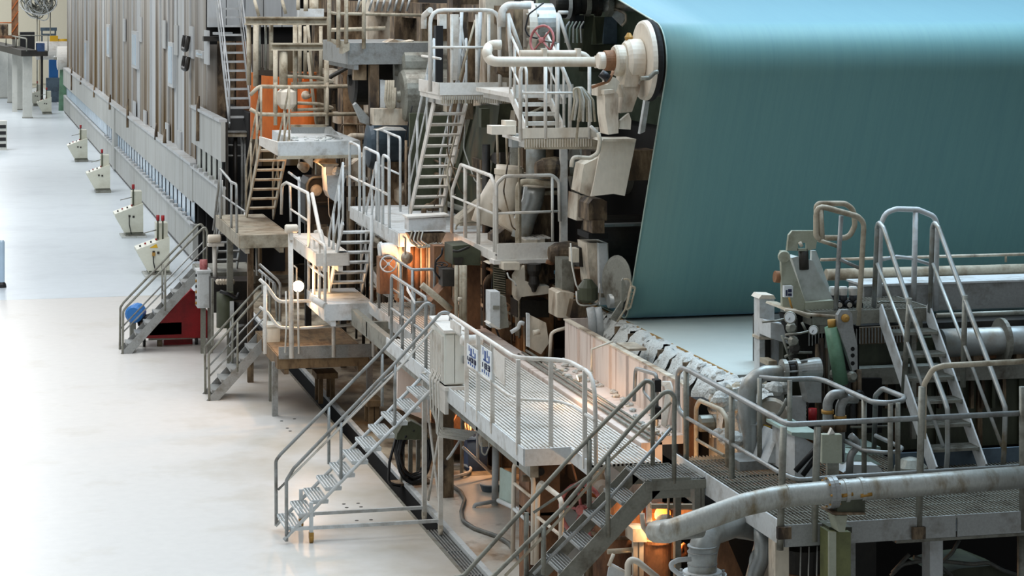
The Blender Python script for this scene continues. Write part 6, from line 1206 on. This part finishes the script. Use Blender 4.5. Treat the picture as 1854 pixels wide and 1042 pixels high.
bwn = T('brown_pump', 'brown rusty pump in the dark gap below the crusted beam', 'pump', pt('M', 560, 1040, y=25.6)); slab(bwn, 'casing', 25.8, .4, 'M', [(410,1042),(480,1042),(480,640),(430,610),(410,760)], m_rust); slab(bwn, 'gap_shade_sheet', 25.9, .3, 'M', rect(480,640,660,1100), m_black); slab(bwn, 'pale_block', 25.6, .3, 'M', rect(610,640,720,1060), m_cream)  # black slab puts the shade of the gap into colour
part('motor', MB().lathe(pt('M',600,790,y=25.7), (-1,0,0), [(0,.06),(.05,.1),(.2,.1),(.25,.05)], 12), m_galvd, bwn)
hr2 = T('cream_hoop_rail', 'cream grab hoop in the gap behind the walkway post', 'railing', pt('M', 570, 1060, x=8.45)); hrail(hr2, PX(8.45, 'M', (465,1160),(465,680),(490,635),(640,700),(680,760),(685,1160)), m_tanrail, .028, .1); xtube(hr2, 'mid_rail', 8.45, .02, 'M', [(470,910),(660,1020)], m_tanrail)
# box, mint cabinet, small elbows on walkway
hb2 = T('hanging_box', 'flat olive-grey box hanging on the front railing', 'box', pt('P', 510, 255, y=21.6)); slab(hb2, 'case', 21.6, .08, 'P', rect(442,55,580,255), m_sage); slab(hb2, 'lug', 21.6, .05, 'P', [(490,55),(535,50),(510,10)], m_white); slab(hb2, 'lower_stem', 21.65, .05, 'P', rect(480,255,560,350), m_galvd)
mc = T('mint_cabinet', 'mint green machine cabinet with pale stained flank on the grating walkway', 'cabinet', pt('P', 320, 360, y=23.3)); slab(mc, 'front', 23.3, .7, 'P', [(250,350),(400,355),(400,130),(262,50),(250,60)], m_cool); slab(mc, 'top', 23.25, .8, 'P', [(228,60),(400,100),(430,70),(420,40),(230,40)], m_mint); slab(mc, 'flank', 23.9, .5, 'P', [(60,250),(170,260),(170,60),(140,50)], m_cool)
for k in range(2): ytube(mc, 'black_hose', 23.1, .03, 'P', [(255+50*k,310+30*k),(400,150+60*k),(430,90)], m_rubber, .1)
part('hatch_frame', MB().bx(8.5, 9.1, 24.0, 24.5, 2.1, 2.2), m_galv, mc)
for lab, o in [('brass-collared small pipe elbow nearer the cream valve', 0), ('brass-collared small pipe elbow nearer the lever arm', 88)]:
    t = T('small_elbow', lab, 'pipe', pt('O', 480+o, 1010, y=23.2), 'small pipe elbows by the railing'); ytube(t, 'pipe', 23.2, .055, 'O', [(480+o,1060),(480+o,650+o*.3),(510+o,592+o*.3),(600+o,590+o*.35)], m_galv, .12, 14); part('collar', MB().cyl(pt('O',480+o,700+o*.45,y=23.2), pt('O',480+o,725+o*.45,y=23.2), .07, 14), m_brass, t); part('base_collar', MB().cyl(pt('O',480+o,790,y=23.2), pt('O',480+o,850,y=23.2), .068, 14), m_grime, t)
gm = T('low_grey_machine', 'low pale machine box with dome near the foot of the headbox stair', 'machine', pt('P', 760, 330, y=23.2)); slab(gm, 'box', 23.2, .4, 'P', [(590,320),(880,330),(830,270),(660,265)], m_cool); slab(gm, 'plate', 23.4, .4, 'P', [(580,260),(860,265),(760,205),(590,180)], m_mint); part('dome', MB().lathe(pt('P',1060,325,y=23.4)-V3((0,0,.02)), (0,0,1), [(0,.2),(.1,.18),(.18,.1),(.2,.03)], 18), m_galvd, gm); ytube(gm, 'bent_pipe', 23.1, .04, 'P', [(630,330),(640,200),(700,120),(640,60)], m_galv, .1)
# headbox stair
S11 = T('headbox_stair', 'grey stair with bright steel handrails climbing to the headbox platform', 'stair', (10.9, 24.2, ZW))
xl, xr_ = 10.6, 11.2; f_, t_ = V3((xl, pt('P',1190,300,x=xl).y, ZW)), V3((xl, 25.0, zt)); f_.y = 23.45
stringers(S11, f_, t_, V3((xr_-xl, 0, 0)), m_cool, 'plate', .2, .02); treads(S11, f_, t_, V3((xr_-xl, 0, 0)), 7, m_galvd, 'grate', .26, True, 7)
for x, off in ((xl, 0), (xr_, 0)):
    if x == xl: a = [('P',1290,535),('O',1318,1000),('O',1318,700),('O',1300,640),('O',1060,0),('N',870,240),('N',838,200),('N',825,240),('N',800,880)]
    else: a = [('P',1705,270),('O',1712,1000),('O',1722,690),('O',1705,640),('O',1465,0),('N',1255,240),('N',1228,200),('N',1212,240),('N',1195,830)]
    hrail(S11, [pt(*q, x=x) for q in a], m_steel, .03, .06)
    b_ = [('N',825,490),('N',1025,1010),('O',1290,960)] if x == xl else [('N',1215,490),('N',1415,1010),('O',1700,960)]
    hrail(S11, [pt(*q, x=x) for q in b_], m_steel, .022, 0, 'mid_rail')
xtube(S11, 'post', xl, .034, 'O', [(1010,590),(1050,-80)], m_galvd); xtube(S11, 'post', xr_, .034, 'O', [(1425,540),(1440,-100)], m_galvd)
hrail(S11, PY(26.0, 'N', (840,880),(850,220),(885,135),(960,108),(1110,112),(1225,160),(1245,220),(1235,820)), m_cool, .034, .15, 'top_hoop'); ytube(S11, 'post', 26.0, .034, 'N', [(1080,770),(1095,130)], m_cool); ytube(S11, 'mid_rail', 26.0, .022, 'N', [(860,462),(960,440),(1060,452),(1200,495)], m_cool, .1)

# ================================================================== UNDER THE MAIN WALKWAY
hq = pt('I', 1025, 880, y=33.6)
HR = T('hose_reel', 'coil of black hose hung on an olive dome-topped stand', 'hose reel', (hq.x, 33.6, 0))
c_ = pt('I', 1025, 690, y=33.55)
for k in range(11):
    rx, rz, o = R.uniform(.20, .27), R.uniform(.30, .42), V3((R.uniform(-.02,.04), -.02-.02*k, R.uniform(-.06,.04)))
    part('hose_loop', MB().tube([c_+o+V3((math.cos(2*math.pi*j/22)*rx, .03*math.sin(3*j), math.sin(2*math.pi*j/22)*rz)) for j in range(23)], .02, 7, cap=False), m_rubber, HR)
part('hose_tail', MB().tube([c_+V3((-.25,-.1,.3)), c_+V3((-.36,-.1,-.1)), c_+V3((-.38,-.1,-.42)), c_+V3((-.2,-.15,-.46))], .022, 7, .1), m_rubber, HR)
pd = PY(33.3, 'I', (915,600),(1140,600),(1135,560),(1090,500),(1020,465),(960,490),(925,550)); part('dome', MB().prism(pd, (0, .4, 0)), m_olive, HR); part('dome_rim', MB().tube(pd[2:], .015, 6), m_galvd, HR)
for a in (960, 1015, 1070): q = pt('I', a, 600, y=33.7); part('stand_leg', MB().bx(q.x-.03, q.x+.03, 33.68, 33.74, 0, q.z), m_galvd, HR)
part('foot', MB().bx(hq.x-.3, hq.x+.3, 33.55, 33.85, 0, .03), m_grime, HR)
ot = T('rusty_orange_tank', 'rust orange tank and shelf lit amber behind the rolling stair legs', 'tank', pt('I', 1350, 640, y=35.0)); slab(ot, 'tank', 35.0, .6, 'I', rect(1270,440,1430,700), m_rust); slab(ot, 'top_box', 35.1, .4, 'I', rect(1310,340,1415,380), m_orange); slab(ot, 'leg_block', 35.2, .4, 'I', rect(1290,700,1420,780), m_grime)
for k in range(4): slab(ot, 'shelf_slat', 34.4, .25, 'I', rect(1250,378+k*14,1455,386+k*14), m_tanrail)
ytube(ot, 'bent_pipe', 34.4, .03, 'I', [(1110,410),(1150,420),(1160,470),(1240,470)], m_rust, .05); ytube(ot, 'bent_pipe', 34.3, .03, 'I', [(1290,500),(1330,420),(1330,380)], m_rust, .1); slab(ot, 'pink_panel', 34.3, .1, 'I', [(920,380),(1040,430),(1140,470),(1140,200),(930,60)], m_pink); ytube(ot, 'panel_post', 34.2, .03, 'I', [(1145,480),(1145,250)], m_cool)
for k in range(8): ytube(ot, 'clutter_rod', 34.2+.1*(k % 3), .02, 'I', [(1400+k*16,560-R.randint(0,40)),(1390+k*22,460+R.randint(0,40))], m_rust if k % 2 else m_tanrail)
q0, q1 = pt('I', 1410, 600, y=34.3), pt('I', 1560, 830, y=34.3)
bb = T('blue_bin', 'dark blue plastic bin under the main walkway', 'bin', ((q0.x+q1.x)/2, 34.5, 0)); part('body', MB().prism([(q0.x+.03,34.3,q1.z),(q1.x-.03,34.3,q1.z),(q1.x,34.3,q0.z),(q0.x,34.3,q0.z)], (0,.45,0)), m_blue, bb); part('rim', MB().bx(q0.x-.02, q1.x+.02, 34.28, 34.77, q0.z, q0.z+.04), m_blue, bb); part('plinth', MB().bx(q0.x, q1.x, 34.35, 34.7, 0, q1.z), m_grime, bb)
mt = T('cream_motor', 'cream ribbed motor on a pipe stand with looped white cables', 'motor', pt('I', 1600, 940, y=32.0)); c0 = pt('I',1495,605,y=32.0); c1 = pt('I',1640,595,y=32.0)
part('body', MB().lathe(c0, c1-c0, [(0,.06),(.02,.09),((c1-c0).length-.1,.09),((c1-c0).length,.1)], 20), m_cream, mt)
for k in range(7): e_ = c0.lerp(c1, .1+.1*k); part('fin', MB().lathe(e_, c1-c0, [(0,.1),(.012,.1)], 20), m_cream, mt)
slab(mt, 'terminal_box', 31.9, .2, 'I', rect(1580,540,1645,640), m_cream)
for o in (0, 190): ytube(mt, 'looped_cable', 31.8, .012, 'I', [(1510+o,620-o*.1),(1515+o,690),(1540+o,712),(1565+o,650),(1560+o,590)], m_cable, .06)
ytube(mt, 'stand', 32.0, .05, 'I', [(1610,640),(1605,1060)], m_cool); ytube(mt, 'stand_foot', 31.9, .03, 'L', [(225,575),(230,545),(370,520)], m_cool, .04)
pf = T('pipe_guard_frame', 'galvanised pipe guard frame in front of the blue bin', 'railing', pt('I', 1480, 860, y=33.9)); ytube(pf, 'post', 33.9, .03, 'I', [(1373,860),(1378,440)], m_galvd); ytube(pf, 'brace', 33.8, .022, 'I', [(1380,650),(1600,850)], m_cool); ytube(pf, 'top_brace', 33.8, .022, 'I', [(1385,450),(1540,560)], m_tanrail); ytube(pf, 'post', 33.7, .025, 'I', [(1485,740),(1485,540)], m_cool)
bl = T('brown_barrel', 'dark brown barrel in the shadow behind the cream motor', 'barrel', pt('I', 1650, 850, y=34.7)); c_ = pt('I',1680,850,y=34.7); part('barrel', MB().lathe((c_.x,34.7,0), (0,0,1), [(0,.28),(.3,.3),(.32,.32),(.34,.3),(.7,.3),(.72,.32),(.74,.3),(1.0,.28)], 22), m_grime, bl); part('lid', MB().cyl((c_.x,34.7,1.0), (c_.x,34.7,1.03), .27, 20), m_dark, bl)
pan = T('small_blue_pan', 'small pale blue pan on the wet floor', 'pan', pt('L', 345, 445, z=0)); c_ = pt('L',345,445,z=0); part('pan', MB().lathe(c_, (0,0,1), [(0,.14),(.08,.17),(.1,.17)], 18), m_bluedr, pan); part('rim', MB().lathe(c_+V3((0,0,.1)), (0,0,1), [(0,.175),(.015,.175)], 18), m_cool, pan)
fh = T('floor_hose', 'grey hose snaking over the stained floor between the stairs', 'hose', pt('L', 160, 560, z=0)); part('hose', MB().tube(fil(PZ(.03, 'L', (0,400),(60,405),(130,450),(160,510),(135,590),(150,660),(230,710),(390,765),(470,815),(510,880),(560,960),(610,1060)), .6, 5), .03, 8), m_hose, fh)
wl = T('pale_hose_coil', 'pale hose coil lying on the floor beside the reel', 'hose', pt('L', 100, 320, z=0))
for k in range(2): part('coil_loop', MB().tube(fil(PZ(.03+.03*k, 'L', (0,355),(100,345),(190,320),(208,290),(160,265),(60,268),(0,275)), .4, 5), .022, 7), m_cool, wl)
part('hose_riser', MB().tube([pt('L',0,270,z=.05), pt('L',60,200,y=31.6), pt('L',130,90,y=31.4)], .02, 7), m_cool, wl)
cp2 = T('standing_plate', 'pale green sheet metal plate standing on a pipe base', 'plate', pt('L', 440, 560, x=6.9)); xslab(cp2, 'plate', 6.9, .02, 'L', [(400,510),(500,590),(495,330),(405,285)], m_mint); xtube(cp2, 'lower_flange', 6.88, .03, 'L', [(395,515),(580,600)], m_cool)
hp = T('cream_hoops', 'double hooped cream guard railing under the near stair', 'railing', pt('L', 660, 800, x=6.7))
hrail(hp, PX(6.7, 'L', (495,900),(505,270),(525,250),(620,330),(640,370),(635,960)), m_creamc, .03, .1); hrail(hp, PX(6.7, 'L', (660,970),(672,420),(695,392),(810,480),(838,520),(825,1060)), m_creamc, .03, .1); xtube(hp, 'mid_rail', 6.7, .02, 'L', [(500,390),(625,490)], m_creamc); xtube(hp, 'mid_rail', 6.7, .02, 'L', [(670,630),(830,760)], m_creamc); xtube(hp, 'low_rail', 6.7, .022, 'L', [(500,570),(620,680)], m_cool)
handwheel('pink_handwheel', 'faded pink handwheel under the near stair', pt('L', 975, 580, y=25.9), (-.75,-.65,.1), .3, m_redwheel, 5)
pu = T('cream_valve_body', 'cream valve body with orange stem behind the pink handwheel', 'valve', pt('L', 1080, 560, y=26.3)); part('body', MB().lathe(pt('L',1050,530,y=26.3), (1,.2,0), [(0,.1),(.1,.16),(.25,.16),(.35,.1)], 16), m_cream, pu); part('bonnet', MB().lathe(pt('L',1085,470,y=26.3), (0,0,1), [(0,.1),(.1,.12),(.25,.08),(.3,.1)], 14), m_cream, pu); ytube(pu, 'orange_lever', 26.1, .022, 'L', [(960,430),(1060,480),(1120,490)], m_orange); ytube(pu, 'thin_rod', 26.0, .014, 'L', [(905,250),(940,370),(970,430)], m_rust)
part('cap', MB().lathe(pt('L',1110,430,y=26.2), (0,-1,0), [(0,.1),(.05,.12),(.1,.06)], 14), m_white, pu); part('support', MB().bx(pt('L',1080,600,y=26.3).x-.1, pt('L',1080,600,y=26.3).x+.1, 26.3, 26.5, 0, pt('L',1080,560,y=26.3).z), m_grime, pu)
bx3 = T('brown_column_box', 'brown rusty square column box under the walkway end', 'column', pt('L', 720, 560, y=26.6)); slab(bx3, 'column', 26.6, .5, 'L', rect(610,250,825,620), m_rust); slab(bx3, 'cap', 26.55, .6, 'L', [(600,250),(890,245),(900,200),(600,200)], m_cream); part('boss', MB().lathe(pt('L',685,310,y=26.6), (0,-1,0), [(0,.05),(.04,.05)], 10), m_dark, bx3); ytube(bx3, 'side_bar', 26.5, .04, 'L', [(560,360),(680,360)], m_grime); part('base', MB().bx(pt('L',610,600,y=26.6).x, pt('L',825,600,y=26.6).x, 26.6, 27.1, 0, pt('L',700,600,y=26.6).z), m_rust, bx3)
# amber lit pumps below the near landing
ya = 24.95
pk = T('amber_pump_drum', 'rust orange drum with machined rim glowing amber under the landing', 'drum', pt('CC', 440, 844, y=ya)); c_ = pt('CC', 440, 700, y=ya); r_ = (pt('CC',560,700,y=ya).x-pt('CC',320,700,y=ya).x)/2
zt_ = pt('CC',440,585,y=ya).z; part('drum', MB().lathe((c_.x, ya+r_, 0), (0,0,1), [(0,r_),(zt_,r_),(zt_,r_*1.08),(zt_+.04,r_*1.08),(zt_+.04,r_*.7),(zt_+.12,r_*.6)], 26), m_rust, pk); part('hole', MB().cyl((c_.x, ya-.004, zt_*.62), (c_.x, ya+.02, zt_*.62), .04, 10), m_dark, pk)
slab(pk, 'side_bracket', ya+.1, .2, 'CC', rect(530,560,600,700), m_rust); ytube(pk, 'hook', ya-.1, .022, 'CC', [(605,670),(640,550),(665,660),(605,670)], m_orange); slab(pk, 'upper_tank', ya+.3, .5, 'CC', [(370,480),(520,480),(520,290),(370,290)], m_orange); slab(pk, 'upper_tank', ya+.3, .4, 'CC', rect(540,290,720,480), m_rust); part('tank_boss', MB().lathe(pt('CC',440,310,y=ya+.25), (0,-1,0), [(0,.12),(.1,.1)], 14), m_orange, pk)
st = T('pump_stand', 'tan steel stand beside the amber drum', 'stand', pt('CC', 270, 760, y=ya)); 
for a in (235, 285): slab(st, 'leg', ya, .06, 'CC', rect(a-18,540,a+18,1150), m_cream)
slab(st, 'top', ya-.02, .3, 'CC', rect(212,450,330,560), m_cream); slab(st, 'pale_post', ya-.1, .06, 'CC', rect(335,230,372,420), m_cool); ytube(st, 'curved_handle', ya-.15, .03, 'CC', [(290,320),(300,430),(340,485),(360,440),(340,390)], m_creamc, .06); slab(st, 'landing_joist', ya-.2, .06, 'CC', rect(370,245,730,280), m_tanrail)
bt = T('brown_floor_tank', 'squat brown tank behind the near stair stringer', 'tank', pt('CC', 130, 640, y=25.5)); c_ = pt('CC',130,560,y=25.5); part('tank', MB().lathe((c_.x,25.7,0), (0,0,1), [(0,.3),(c_.z+.1,.3),(c_.z+.25,.26),(c_.z+.5,.24)], 22), m_rust, bt); part('rim', MB().cyl((c_.x,25.7,c_.z+.06), (c_.x,25.7,c_.z+.1), .33, 22), m_grime, bt); ytube(bt, 'floor_pipe', 25.0, .03, 'CC', [(0,640),(210,625)], m_tanrail)
pl2 = T('bent_sheet', 'bent pale sheet metal pieces on the floor beside the cream grab rail', 'sheet', pt('CC', 90, 844, y=23.3)); slab(pl2, 'sheet', 23.4, .02, 'CC', [(-10,900),(130,900),(160,810),(30,735),(10,780)], m_cool); ytube(pl2, 'stick', 23.3, .02, 'CC', [(10,760),(50,660)], m_cream); ytube(pl2, 'edge', 23.3, .015, 'CC', [(20,740),(160,815)], m_white)
cg = T('cream_grab_rail', 'cream bent grab rail at the bottom edge of the pump pit', 'railing', pt('CC', 260, 844, y=23.2)); ytube(cg, 'rail', 23.2, .035, 'CC', [(170,1000),(170,740),(200,705),(250,720),(420,860)], m_creamc, .08); ytube(cg, 'lower_rail', 23.2, .025, 'CC', [(170,840),(380,1000)], m_creamc)
lamp('amber work lamp glowing on the pump tanks under the near landing', pt('CC', 470, 400, y=ya-.15), 40, (1,.56,.26), .05, .02, aim=(0,.9,-.4))
lamp('amber work lamp behind the rusty orange tank below the cabinet', pt('I', 1480, 470, y=34.1), 30, (1,.52,.24), .05, .02, aim=(.2,.9,-.3))
lamp('added amber lamp casting a warm patch onto the main walkway', V3((7.8, pt('K', 560, 920, z=2.1).y, 2.45)), 9, (1,.62,.36), .05, .015, aim=(-.9,0,-.3), s=.4)  # unseen lamp added to cast the warm patch on the grating
